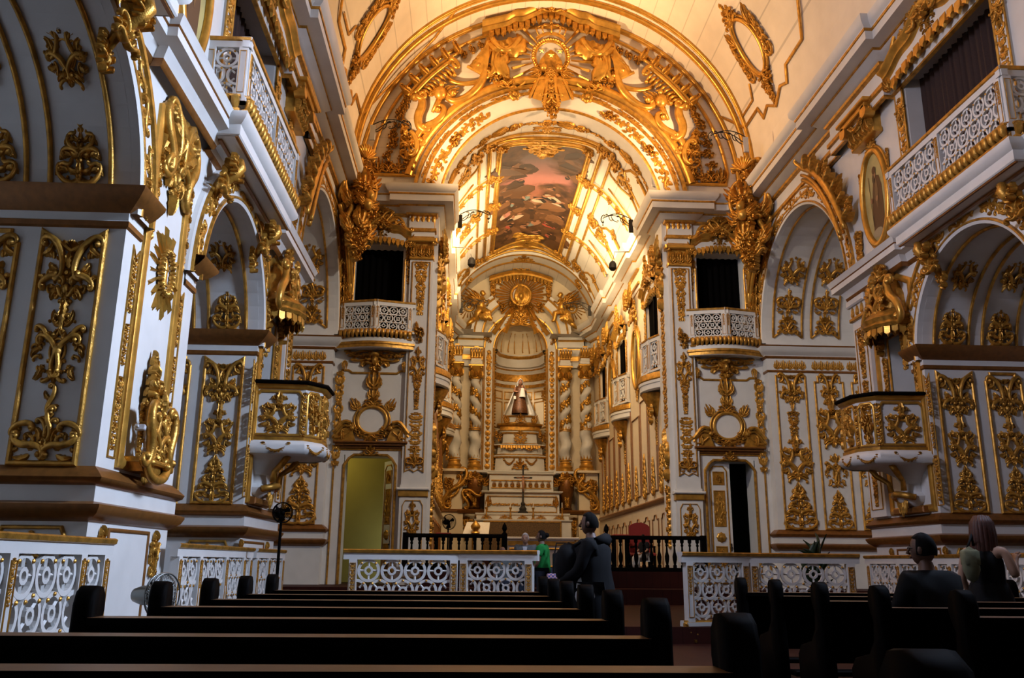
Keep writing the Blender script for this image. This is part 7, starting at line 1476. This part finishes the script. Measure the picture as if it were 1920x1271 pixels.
# ------------------------------------------------------------------ pews
def end_mesh():
    b = MB(); pr = [(.52, 0), (.52, .42), (.44, .50), (.16, .56), (.06, .66), (.045, .80), (.08, .86), (.11, .93), (.10, 1.01), (.05, 1.055), (-.01, 1.06), (-.07, 1.03), (-.10, .96), (-.10, .86), (-.09, .70), (-.12, .45), (-.14, 0)]
    pr = [(y + .01, z) if z > .8 else (y, z) for y, z in pr]
    n = len(pr); c = (.0, .955); ins = [(y * .82 + c[0] * .18, z * .97 + .03 * c[1]) if z > .75 else (y * .93, z * .995) for y, z in pr]
    lay = [(-.05, ins), (-.032, pr), (.032, pr), (.05, ins)]
    b.v = [(x, y, z) for x, q in lay for y, z in q]; b.f = [tuple(range(n)), tuple(range(4 * n - 1, 3 * n - 1, -1))] + [(j * n + k, j * n + n + k, j * n + n + (k + 1) % n, j * n + (k + 1) % n) for j in range(3) for k in range(n)]; b.m = [0] * len(b.f)
    return b.mesh('pew_end', [DARKW], 'all')
    n = len(pr); b.v = [(-.045, y, z) for y, z in pr] + [(.045, y, z) for y, z in pr]; b.f = [tuple(range(n)), tuple(range(2 * n - 1, n - 1, -1))] + [(k, n + k, n + (k + 1) % n, (k + 1) % n) for k in range(n)]; b.m = [0] * len(b.f)
    for i, f in enumerate(b.f[2:]):
        if 7 <= i <= 11: b.m[2 + i] = 1
    return b.mesh('pew_end', [DARKW, DARKW])
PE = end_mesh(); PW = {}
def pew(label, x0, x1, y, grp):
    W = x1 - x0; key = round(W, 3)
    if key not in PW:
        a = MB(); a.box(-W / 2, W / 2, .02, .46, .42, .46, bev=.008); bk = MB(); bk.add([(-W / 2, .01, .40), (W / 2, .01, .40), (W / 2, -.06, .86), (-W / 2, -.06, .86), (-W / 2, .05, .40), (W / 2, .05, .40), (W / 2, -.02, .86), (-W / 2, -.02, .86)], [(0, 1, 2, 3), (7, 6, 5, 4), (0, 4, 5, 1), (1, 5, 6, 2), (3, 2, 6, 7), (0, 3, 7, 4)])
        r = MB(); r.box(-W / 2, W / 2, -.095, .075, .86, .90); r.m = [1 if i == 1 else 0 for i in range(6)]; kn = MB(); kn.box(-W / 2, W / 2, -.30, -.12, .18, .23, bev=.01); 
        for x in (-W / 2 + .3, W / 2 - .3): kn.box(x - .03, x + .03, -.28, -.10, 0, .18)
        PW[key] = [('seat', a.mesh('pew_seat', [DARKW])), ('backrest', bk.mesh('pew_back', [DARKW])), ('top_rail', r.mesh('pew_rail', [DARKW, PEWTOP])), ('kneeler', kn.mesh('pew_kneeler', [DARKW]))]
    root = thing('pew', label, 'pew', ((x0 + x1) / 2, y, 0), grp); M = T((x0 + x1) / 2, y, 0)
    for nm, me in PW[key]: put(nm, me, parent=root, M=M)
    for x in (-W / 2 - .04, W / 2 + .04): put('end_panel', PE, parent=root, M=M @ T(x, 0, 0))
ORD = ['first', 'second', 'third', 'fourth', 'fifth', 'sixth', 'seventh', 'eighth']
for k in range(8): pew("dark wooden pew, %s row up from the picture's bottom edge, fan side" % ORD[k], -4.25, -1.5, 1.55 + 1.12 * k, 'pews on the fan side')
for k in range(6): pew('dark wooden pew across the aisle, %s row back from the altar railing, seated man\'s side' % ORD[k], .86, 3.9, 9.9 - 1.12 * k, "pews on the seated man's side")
# ------------------------------------------------------------------ people
def skin_mb(chains, sub=1):
    idx = {}; vs = []; rs = []; es = []
    for ch in chains:
        pr = None
        for p, r in ch:
            k = tuple(round(c, 4) for c in p)
            if k not in idx: idx[k] = len(vs); vs.append(p); rs.append(r)
            if pr is not None and pr != idx[k]: es.append((pr, idx[k]))
            pr = idx[k]
    me = bpy.data.meshes.new('tmp'); me.from_pydata(vs, es, []); o = bpy.data.objects.new('tmp', me); COL.objects.link(o)
    m = o.modifiers.new('s', 'SKIN'); sv = me.skin_vertices[0].data
    for i, r in enumerate(rs): sv[i].radius = (r, r) if not hasattr(r, '__len__') else r; sv[i].use_root = (i == 0)
    m.use_smooth_shade = True; q = o.modifiers.new('u', 'SUBSURF'); q.levels = q.render_levels = sub
    dg = bpy.context.evaluated_depsgraph_get(); ev = o.evaluated_get(dg); em = ev.to_mesh()
    b = MB(); b.add([tuple(v.co) for v in em.vertices], [tuple(f.vertices) for f in em.polygons]); ev.to_mesh_clear()
    bpy.data.objects.remove(o); bpy.data.meshes.remove(me); return b
def hand(wr, el, sx):
    """palm and five curled fingers continuing from elbow to wrist"""
    wr = V(wr); d = (wr - V(el)).normalized(); side = d.cross(V((0, 1, 0))); side = side.normalized() if side.length > .1 else V((1, 0, 0)); inn = side.cross(d).normalized(); pc = wr + d * .05
    out = [[(tuple(wr), .026), (tuple(pc), (.036))]]
    for k in range(4):
        o = (k - 1.5) * .020; L = (.052, .062, .058, .044)[k]; a = pc + d * .045 + side * o; b_ = a + d * L * .55 + inn * .008; c = b_ + d * L * .3 + inn * .022; out.append([(tuple(pc), .036), (tuple(a), .0105), (tuple(b_), .0095), (tuple(c), .0085)])
    a = pc + side * -.034 * sx + d * .0; b_ = a + side * -.018 * sx + d * .035 + inn * .012; out.append([(tuple(pc), .036), (tuple(a), .014), (tuple(b_), .010)]); return out
def head_mb(c, yaw, h=1.0, glasses=False):
    b = MB(); n, m = 20, 14
    for i in range(m + 1):
        t = pi * i / m - pi / 2
        for k in range(n):
            q = 2 * pi * k / n; x, y, z = .073 * cos(t) * cos(q), .095 * cos(t) * sin(q), .118 * sin(t)
            if z < -.02: f = 1 + (z + .02) * 2.6; x *= f; y = y * (1 + (z + .02) * 1.2) + (.012 if y > 0 else -.0) * -z * 8
            if y > .06: y = .06 + (y - .06) * .75
            b.v.append((x, y, z))
    b.f = [(i * n + k, i * n + (k + 1) % n, (i + 1) * n + (k + 1) % n, (i + 1) * n + k) for i in range(m) for k in range(n)]; b.m = [0] * len(b.f)
    b.tube([(0, .083, .022), (0, .098, -.002), (0, .110, -.022), (0, .088, -.030)], [.009, .011, .016, .010], 8); b.tube([(-.026, .083, -.058), (0, .091, -.056), (.026, .083, -.058)], [.004, .009, .004], 6)
    for e in (-1, 1): b.ball((e * .030, .080, .012), .012, .010, .009, 8); b.ball((e * .076, -.005, -.005), .012, .022, .034, 8); b.tube([(e * .015, .088, .032), (e * .045, .078, .032)], .006, 5)
    M = T(*c) @ Rz(yaw) @ S(h); return [tuple(M @ V(v)) for v in b.v], b.f
def hair_mb(c, yaw, kind, h=1.0):
    b = MB(); n, m = 22, 12; M = T(*c) @ Rz(yaw) @ S(h)
    lo = {'short': -.35, 'long': -.30, 'bun': -.35, 'thin': -.1}[kind]
    for i in range(m + 1):
        t = lo + (pi / 2 - lo) * i / m
        for k in range(n):
            q = 2 * pi * k / n; x, y, z = .083 * cos(t) * cos(q), .104 * cos(t) * sin(q) - .006, .128 * sin(t)
            if y > .02 and z < .075: y = .02 + (y - .02) * .2; x *= 1.0
            b.v.append((x, y, z + .004 * sin(5 * q)))
    b.f = [(i * n + k, i * n + (k + 1) % n, (i + 1) * n + (k + 1) % n, (i + 1) * n + k) for i in range(m) for k in range(n)]; b.m = [0] * len(b.f)
    if kind == 'long':
        for k in range(11):
            q = pi + pi * k / 10; b.tube([(.045 * cos(q), .055 * sin(q), .105), (.085 * cos(q), .10 * sin(q), .04), (.095 * cos(q), .105 * sin(q), -.08), (.10 * cos(q), .10 * sin(q) - .01, -.22), (.085 * cos(q), .09 * sin(q) - .01, -.36)], [.03, .036, .038, .034, .012], 7)
    if kind == 'bun': b.ball((0, -.115, .03), .05, n=10)
    b.warp(lambda x, y, z: tuple(M @ V((x, y, z)))); return b
def cloth(name, col): return mat(name, col, .85, noise=.25, nscale=18, spec=.2)
def person(label, loc, yaw, J, skin, shirt, trousers, haircol, hair='short', h=1.0, sleeve=.5, headyaw=0.0, skirt=False, group=None):
    """J: joints in the figure's own frame (x right, y ahead, z up)"""
    root = thing('person', label, 'person', loc, group); M = T(*loc) @ Rz(yaw) @ S(h)
    P_ = J; pel, ch, nk, hd = P_['pelvis'], P_['chest'], P_['neck'], P_['head']; md = tuple((V(pel) + V(ch)) / 2)
    body = [[(pel, (.135, .11)), (md, (.12, .095)), (ch, (.135, .10)), (nk, .058), (tuple(V(hd) + V((0, -.01, -.05))), .056)]]; sh = [[(tuple(V(pel) - V((0, 0, .10))), .19), (pel, .185), (md, .175), (ch, .20), (tuple(V(nk) - V((0, 0, .01))), .10)]]; tr = []
    for e, q in ((-1, 'L'), (1, 'R')):
        s_, el, wr = P_['sh' + q], P_['el' + q], P_['wr' + q]; hp, kn, an = P_['hip' + q], P_['kn' + q], P_['an' + q]; toe = P_.get('toe' + q) or tuple(V(an) + V((0, .15, -.045)))
        body.append([(ch, (.135, .10)), (s_, .058), (el, .044), (wr, .026)]); body += hand(wr, el, e)
        body.append([(pel, (.135, .11)), (hp, .085), (kn, .060), (an, .040), (toe, .030)])
        mid = tuple(V(s_) + (V(el) - V(s_)) * min(1, sleeve * 2)); c = [(ch, .20), (s_, .092), (mid, .066)]
        if sleeve > .5: c.append((tuple(V(el) + (V(wr) - V(el)) * ((sleeve - .5) * 2)), .045))
        if sleeve > 0: sh.append(c)
        tr.append([(pel, .175), (hp, .115), (kn, .082), (tuple(V(an) + V((0, 0, .03))), .066)])
    b = skin_mb(body); hv, hf = head_mb(hd, headyaw); b.add(hv, hf); put('body', b, [skin], root, M, 'all')
    put('shirt', skin_mb(sh), [shirt], root, M, 'all')
    if skirt:
        b = MB(); b.lathe([(.16, pel[2] + .12), (.20, pel[2]), (.24, pel[2] - .3), (.27, pel[2] - .62)], 20, (pel[0], pel[1], 0), fn=lambda r, z, q: r * (1 + .05 * sin(6 * q))); put('skirt', b, [trousers], root, M, 'all')
    else: put('trousers', skin_mb(tr), [trousers], root, M, 'all')
    b = MB()
    for q in 'LR':
        an = V(P_['an' + q]); toe = V(P_.get('toe' + q) or tuple(an + V((0, .15, -.045)))); b.tube([an + (an - toe).normalized() * .05 + V((0, 0, -.03)), an + V((0, 0, -.03)), toe + V((0, 0, .0)), toe + (toe - an).normalized() * .03], [.035, .05, .042, .018], 8)
    put('shoes', b, [DARKW], root, M, 'all')
    if haircol: put('hair', hair_mb(hd, headyaw, hair), [haircol], root, M, 'all')
    return root, M
STAND = dict(pelvis=(0, 0, .96), chest=(0, 0, 1.30), neck=(0, 0, 1.47), head=(0, .02, 1.62), shL=(-.19, 0, 1.40), shR=(.19, 0, 1.40), elL=(-.24, -.03, 1.12), elR=(.24, -.03, 1.12), wrL=(-.25, .05, .88), wrR=(.25, .05, .88), hipL=(-.10, 0, .90), hipR=(.10, 0, .90), knL=(-.11, .02, .49), knR=(.11, .02, .49), anL=(-.11, -.02, .08), anR=(.11, -.02, .08))
SIT = dict(pelvis=(0, 0, .56), chest=(0, .0, .92), neck=(0, .02, 1.10), head=(0, .05, 1.25), shL=(-.20, 0, 1.02), shR=(.20, 0, 1.02), elL=(-.26, .08, .76), elR=(.26, .08, .76), wrL=(-.16, .30, .66), wrR=(.16, .30, .66), hipL=(-.10, .04, .54), hipR=(.10, .04, .54), knL=(-.13, .44, .52), knR=(.13, .44, .52), anL=(-.13, .42, .09), anR=(.13, .42, .09))
SK1 = mat('skin_tan', (.30, .15, .085), .55); SK2 = mat('skin_dark', (.13, .06, .035), .55); SK3 = mat('skin_fair', (.42, .24, .16), .55)
HB = mat('black_hair', (.006, .005, .0045), .8, spec=.1); HR = mat('auburn_hair', (.075, .018, .008), .6, noise=.4, nscale=40); HG = mat('grey_hair', (.32, .29, .26), .7); HBR = mat('brown_hair', (.14, .06, .03), .6)
NAVY = cloth('near_black_cloth', (.006, .006, .007)); GREEN = cloth('green_cotton', (.015, .22, .045)); GREY = cloth('grey_wool', (.10, .11, .11)); WHT = cloth('white_cotton', (.55, .54, .55)); JEAN = cloth('dark_denim', (.02, .025, .04))
# standing man in dark coat, seen from the side in the aisle
J = dict(STAND); J.update(elL=(-.24, .10, 1.12), wrL=(-.12, .33, 1.02), elR=(.25, -.02, 1.10), wrR=(.26, .10, .86), head=(0, .03, 1.63))
root, M = person('person in a dark coat standing side-on in the aisle, holding a white cap', (-.92, 9.5, 0), rad(70), J, SK2, NAVY, NAVY, HB, sleeve=1.0, h=.99)
b = MB(); b.lathe([(.25, .55), (.26, .75), (.24, .95), (.21, 1.15), (.22, 1.36), (.12, 1.47)], 18, fn=lambda r, z, q: r * (1 + .05 * sin(5 * q + z * 4))); put('coat', b, [NAVY], root, M, 'all'); b = MB(); b.tube([(-.12, -.08, 1.44), (0, -.15, 1.46), (.12, -.08, 1.44)], [.05, .075, .05], 8); put('hood', b, [NAVY], root, M, 'all')
o = put('white_cap', (lambda b: (b.lathe([(.095, 0), (.09, .05), (.06, .09), (.0, .11)], 14), b.slab([(.08 * cos(a), .08 + .11 * sin(a)) for a in [pi * k / 8 for k in range(9)]], -.005, .01), b)[2])(MB()), [WHT], None, T(-1.03, 9.30, .86) @ Mx.Rotation(rad(75), 4, 'X') @ S(1.1), 'all'); tag(o, 'white peaked cap held low in the hand of the person in the dark coat', 'cap')
root = thing('backpack', 'dark backpack carried by the person standing in the aisle', 'backpack', (-1.2, 9.4, 1.0)); b = MB(); b.ball((-1.17, 9.52, 1.18), .16, .14, .24, 12); put('bag', b, [NAVY], root, I4, 'all'); b = MB(); b.tube([(-1.12, 9.45, 1.38), (-.98, 9.40, 1.45), (-.90, 9.45, 1.44)], .02, 6); put('strap', b, [NAVY], root, I4, 'all')
# green shirt
J = dict(STAND); J.update(elL=(-.22, .05, 1.12), wrL=(-.14, .20, .92), elR=(.24, .02, 1.12), wrR=(.22, .18, .92))
root, M = person('person in a green short-sleeved shirt standing at the railing gap', (-1.0, 14.9, .25), rad(75), J, SK2, GREEN, JEAN, HB, 'bun', sleeve=.32, h=.85)
root = thing('tote_bag', 'dark shoulder bag with a checked cloth panel hanging beside the green shirt', 'bag', (-.72, 14.6, .9)); b = MB(); b.box(-.85, -.55, 14.50, 14.66, 1.02, 1.36, bev=.02); put('bag_body', b, [NAVY], root)
CHK = mat('checked_cloth', (.5, .4, .45), .8); nt = CHK.node_tree; ck = nt.nodes.new('ShaderNodeTexChecker'); ck.inputs['Scale'].default_value = 32; ck.inputs['Color1'].default_value = (.62, .35, .32, 1); ck.inputs['Color2'].default_value = (.05, .07, .28, 1); nt.links.new(nt.nodes['Texture Coordinate'].outputs['Object'], ck.inputs['Vector']); nt.links.new(ck.outputs['Color'], nt.nodes['Principled BSDF'].inputs['Base Color'])
b = MB(); b.box(-.95, -.55, 14.49, 14.67, .88, 1.03, bev=.02); put('checked_panel', b, [CHK], root); b = MB(); b.tube([(-.82, 14.58, 1.36), (-.78, 14.70, 1.52), (-.62, 14.72, 1.52), (-.58, 14.58, 1.36)], .012, 6); put('strap', b, [NAVY], root, I4, 'all'); b = MB(); b.box(-.70, -.60, 14.485, 14.50, 1.14, 1.28); put('label_patch', b, [GREY], root)
# grey-haired man and child behind the railing
person('grey-haired person in a grey jacket and white shirt facing the pews behind the railing', (-1.18, 16.4, .25), rad(170), dict(STAND, chest=(0, .03, 1.28), neck=(0, .06, 1.45), head=(0, .11, 1.58)), SK1, GREY, JEAN, HG, 'thin', sleeve=1.0, h=.87)
b = MB(); b.add([(-.05, .155, 1.42), (.05, .155, 1.42), (0, .175, 1.12)], [(0, 2, 1)]); o = [x for x in COL.objects if x.name.startswith('person')][-1]; put('shirt_front', b, [WHT], o, T(-1.18, 16.4, .25) @ Rz(rad(170)) @ S(.87))
person('small person with reddish-brown hair, only the head showing over the railing', (-1.62, 16.2, .25), rad(30), STAND, SK1, GREY, JEAN, HBR, 'short', sleeve=.6, h=.70)
# seated man and red-haired woman among the far pews
root, M = person('person in dark clothes and glasses sitting with back to the camera', (1.33, 6.75, .05), rad(12), SIT, SK2, NAVY, NAVY, HB, 'short', sleeve=1.0, h=1.02, headyaw=rad(35))
b = MB(); b.tube([(-.03, .12, 1.265), (-.09, .09, 1.265), (-.13, -.0, 1.26)], .005, 5); b.ball((-.045, .135, 1.26), .022, .006, .016, 8); put('glasses', b, [IRON], root, M, 'all')
J = dict(STAND); J.update(elR=(.26, .02, 1.14), wrR=(.20, .20, 1.30), elL=(-.25, -.02, 1.12), wrL=(-.22, .12, .92))
root, M = person('person with long auburn hair in a black sleeveless dress standing at the far aisle', (2.79, 8.4, 0), rad(-55), J, SK3, NAVY, NAVY, HR, 'long', sleeve=0, h=.97, skirt=True)
root = thing('shoulder_bag', 'greenish-beige shoulder bag beside the auburn-haired person', 'bag', (2.45, 8.3, 1.0)); b = MB(); b.ball((2.55, 8.25, 1.22), .09, .06, .17, 10); b.box(2.48, 2.62, 8.2, 8.3, 1.2, 1.36, bev=.02); put('bag_body', b, [cloth('sage_cloth', (.20, .20, .12))], root, I4, 'all'); b = MB(); b.tube([(2.53, 8.25, 1.36), (2.63, 8.32, 1.50), (2.67, 8.38, 1.40)], .012, 6); put('strap', b, [NAVY], root, I4, 'all')
person('person in white shorts sitting behind the black balustrade by the red chair', (2.5, 23.6, 1.0), rad(120), SIT, SK1, NAVY, WHT, HB, 'short', sleeve=.4, h=.70)
# ------------------------------------------------------------------ small furniture
def chair(label, x, y, z, yaw, w, hgt, fab):
    root = thing('armchair', label, 'chair', (x, y, z)); M = T(x, y, z) @ Rz(yaw)
    b = MB(); b.box(-w / 2, w / 2, -.28, .28, .40, .50, bev=.03); put('seat', b, [fab], root, M); b = MB(); n = 14; top = [(-w / 2 + w * k / n, hgt + .12 * sin(pi * k / n) ** .6) for k in range(n + 1)]
    b.slab([(-w / 2, .5)] + [(w / 2, .5)] + top[::-1], .0, .07); b.v = [(x_, .24 + z_, y_) for x_, y_, z_ in b.v]; put('backrest', b, [fab], root, M)
    for xx in (-w / 2 + .04, w / 2 - .04):
        for yy in (-.24, .24): b = MB(); b.box(xx - .03, xx + .03, yy - .03, yy + .03, 0, .42); put('leg', b, [DARKW], root, M)
        b = MB(); b.box(xx - .03, xx + .03, -.26, .26, .64, .69, bev=.01); b.box(xx - .025, xx + .025, -.25, -.2, .42, .65); put('armrest', b, [DARKW], root, M)
chair('red velvet armchair with an arched back behind the black balustrade', 2.78, 25.2, 1.0, rad(8), .62, 1.24, RED)
for nm, x, y in (('low red-topped stool behind the black balustrade near the standing person', 2.1, 25.0), ('low red-topped stool behind the black balustrade near the chancel fan', -2.95, 25.2)):
    root = thing('stool', nm, 'stool', (x, y, 1.0)); b = MB(); b.box(x - .22, x + .22, y - .2, y + .2, 1.92, 2.0, bev=.02); put('seat', b, [RED], root)
    for dx in (-.18, .18):
        for dy in (-.16, .16): b = MB(); b.box(x + dx - .025, x + dx + .025, y + dy - .025, y + dy + .025, 1.0, 1.93); put('leg', b, [DARKW], root)
def fan(label, x, y, z0, zc, R, d, metal):
    root = thing('pedestal_fan', label, 'fan', (x, y, z0)); M = frame((x, y, zc), d); b = MB(); b.lathe([(0, z0), (.20, z0), (.20, z0 + .03), (.03, z0 + .06), (.022, zc - .12), (0, zc - .12)], 14, (x, y, 0)); put('stand', b, [metal], root, I4, True)
    b = MB(); b.lathe([(0, -.26), (.06, -.25), (.085, -.16), (.08, -.06), (.03, -.03)], 14); put('motor', b, [metal], root, M, True)
    b = MB()
    for zz in (0, .10): b.tube([(R * cos(2 * pi * k / 32), R * sin(2 * pi * k / 32), zz * .5 + .02) for k in range(32)], .008, 5, True)
    for k in range(36):
        a = 2 * pi * k / 36; 
        for sg in (-1, 1): b.tube([(.05 * cos(a), .05 * sin(a), .03 + sg * .06), (R * .7 * cos(a), R * .7 * sin(a), .03 + sg * .055), (R * cos(a), R * sin(a), .035)], .0028, 4)
    put('cage', b, [metal], root, M, 'all')
    for k in range(3):
        a = 2 * pi * k / 3 + .4; b = MB(); b.add([(.03 * cos(a), .03 * sin(a), .0), (R * .88 * cos(a - .3), R * .88 * sin(a - .3), -.01), (R * .9 * cos(a), R * .9 * sin(a), .02), (R * .8 * cos(a + .45), R * .8 * sin(a + .45), .06), (.04 * cos(a + 1), .04 * sin(a + 1), .04)], [(0, 1, 2, 3, 4)]); put('blade', b, [DARKW], root, M)
    b = MB(); b.ball((0, 0, .06), .035, .035, .02, 8); put('hub', b, [metal], root, M, 'all')
CH = mat('dull_chrome', (.22, .23, .22), .35, .8)
fan('chrome cage fan standing beside the pews before the plain white pier', -4.97, 8.0, 0, .89, .19, (.92, -.38, 0), CH)
fan('black pedestal fan beside the pulpit', -5.3, 14.4, .25, 1.95, .16, (.5, -.85, 0), DARKW)
fan('dark pedestal fan against the chancel wall', -2.85, 26.2, 1.0, 2.35, .22, (.5, -.85, 0), DARKW)
o = put('security_camera', (lambda b: (b.box(-.05, .05, -.04, .04, 0, .2, bev=.015), b.box(-.02, .02, .02, .12, .05, .09), b)[2])(MB()), [WHT], None, wallf(-1, 9.70, 2.62) @ T(0, 0, .10) @ Rz(rad(75)) @ S(.6)); tag(o, 'small white camera fixed to the pier beside the carved bracket', 'security camera')
root = thing('potted_plant', 'dark leafy potted plant behind the altar railing near the tall jamb panels', 'plant', (5.3, 19.0, .25)); b = MB(); b.lathe([(0, .25), (.16, .25), (.22, .62), (.24, .66), (.2, .66), (.0, .6)], 14, (5.3, 19, 0)); put('pot', b, [DARKW], root, I4, True); o = Orn(); rn = random.Random(8)
for k in range(46):
    a, t = rn.uniform(0, 2 * pi), rn.uniform(.2, 1.2); d = V((cos(a), sin(a), 0)); q = Orn(); L = rn.uniform(.3, .65); q.lf((0, 0), (rn.uniform(-.2, .2), L), .06, rn.uniform(-.3, .3), 2, .02, 7); F_ = frame((5.3 + d.x * .05, 19 + d.y * .05, .6 + .7 * rn.random()), d) @ Mx.Rotation(rn.uniform(-.2, 1.2), 4, 'X'); o.merge(q, F_)
put('foliage', o, [mat('dark_leaf', (.012, .03, .010), .5)], root, I4, 'all'); b = MB(); b.tube([(5.3, 19, .6), (5.33, 19.02, 1.4)], .02, 6); put('stem', b, [DARKW], root, I4, 'all')
# ------------------------------------------------------------------ light
def area(name, loc, target, size, power, col, size_y=None, spread=None):
    l = bpy.data.lights.new(name, 'AREA'); l.energy = power; l.color = col; l.size = size
    if size_y: l.shape = 'RECTANGLE'; l.size_y = size_y
    if spread: l.spread = spread
    o = bpy.data.objects.new(name, l); COL.objects.link(o); o.location = loc
    o.rotation_euler = (V(target) - V(loc)).to_track_quat('-Z', 'Y').to_euler(); return o
def spot(name, loc, target, power, col, ang=60, blend=.6, rad_=.15):
    l = bpy.data.lights.new(name, 'SPOT'); l.energy = power; l.color = col; l.spot_size = rad(ang); l.spot_blend = blend; l.shadow_soft_size = rad_
    o = bpy.data.objects.new(name, l); COL.objects.link(o); o.location = loc
    o.rotation_euler = (V(target) - V(loc)).to_track_quat('-Z', 'Y').to_euler(); return o
WARM = (1, .74, .42); WARM2 = (1, .62, .30); COOL = (.76, .83, 1.0)
for s in (-1, 1):
    area('chancel_cornice_lamp', (s * 2.95, 30.8, 11.85), (s * 1.6, 30.8, 14.2), .25, 460, WARM, 12.5)
    spot('nave_floodlight', (s * 5.0, 21.0, 12.5), (-s * 1.2, 23.4, 15.4), 2000, WARM2, 110, .8)
    spot('vault_floodlight', (s * 5.0, 20.9, 12.85), (-s * 2.5, 18.5, 17.0), 1300, WARM2, 110, .9)
for s in (-1, 1): area('nave_cornice_lamp', (s * 5.35, 11.5, 11.9), (-s * 2.5, 11.5, 16.6), .2, 250, WARM2, 15)
for s in (-1, 1): spot('added_front_wall_fill', (s * 5.1, 13.5, 11.85), (-s * 5.2, 23.6, 5.5), 3300, (1, .91, .80), 48, .7)  # added to brighten the lower front wall, with no known fixture behind it
area('altar_lamp', (-2.2, 25.6, 11.2), (0, 38.5, 8.5), .6, 360, WARM)
area('altar_lamp_right', (2.2, 25.6, 11.2), (0, 38.5, 9), .6, 200, WARM)
area('chancel_lamp', (0, 27, 14.0), (0, 33, 4), 1.5, 170, WARM)
spot('statue_spot', (-1.9, 31.5, 11.0), (0, 38.45, 8.6), 1900, (1, .82, .6), 14, .5, .05)
# two lamps added in mid-air as daylight from unseen nave windows
area('added_daylight_right', (5.95, 8.7, 9.0), (-6.1, 9.6, 3.5), 1.3, 1250, (.56, .71, 1.0), 2.8, 1.75)
area('added_daylight_left', (-5.95, 8.3, 9.0), (6.1, 15, 4.5), 1.6, 420, (.70, .74, 1.0), 2.8, 2.0)
area('entrance_daylight', (0, -3.5, 2.2), (0, 20, 4.0), 2.4, 14, (.75, .85, 1), 3.5)
area('passage_daylight', (-4.0, 25.0, 1.3), (-4.9, 26.2, 1.2), .5, 9, (.85, .95, 1.0), 1.6)
spot('passage_lamp', (-6.6, 24.9, 4.4), (-5.0, 26.2, 2.8), 45, (1, .8, .3), 140)
w = bpy.data.worlds.new('world'); SC.world = w; w.use_nodes = True
w.node_tree.nodes['Background'].inputs[0].default_value = (.5, .55, .7, 1); w.node_tree.nodes['Background'].inputs[1].default_value = .004
SC.view_settings.view_transform = 'Standard'; SC.view_settings.look = 'None'; SC.view_settings.gamma = 1; SC.view_settings.use_curve_mapping = False
SC.view_settings.exposure = 0.0
SC.cycles.max_bounces = 6; SC.cycles.diffuse_bounces = 3; SC.cycles.glossy_bounces = 3
SC.cycles.use_denoising = True
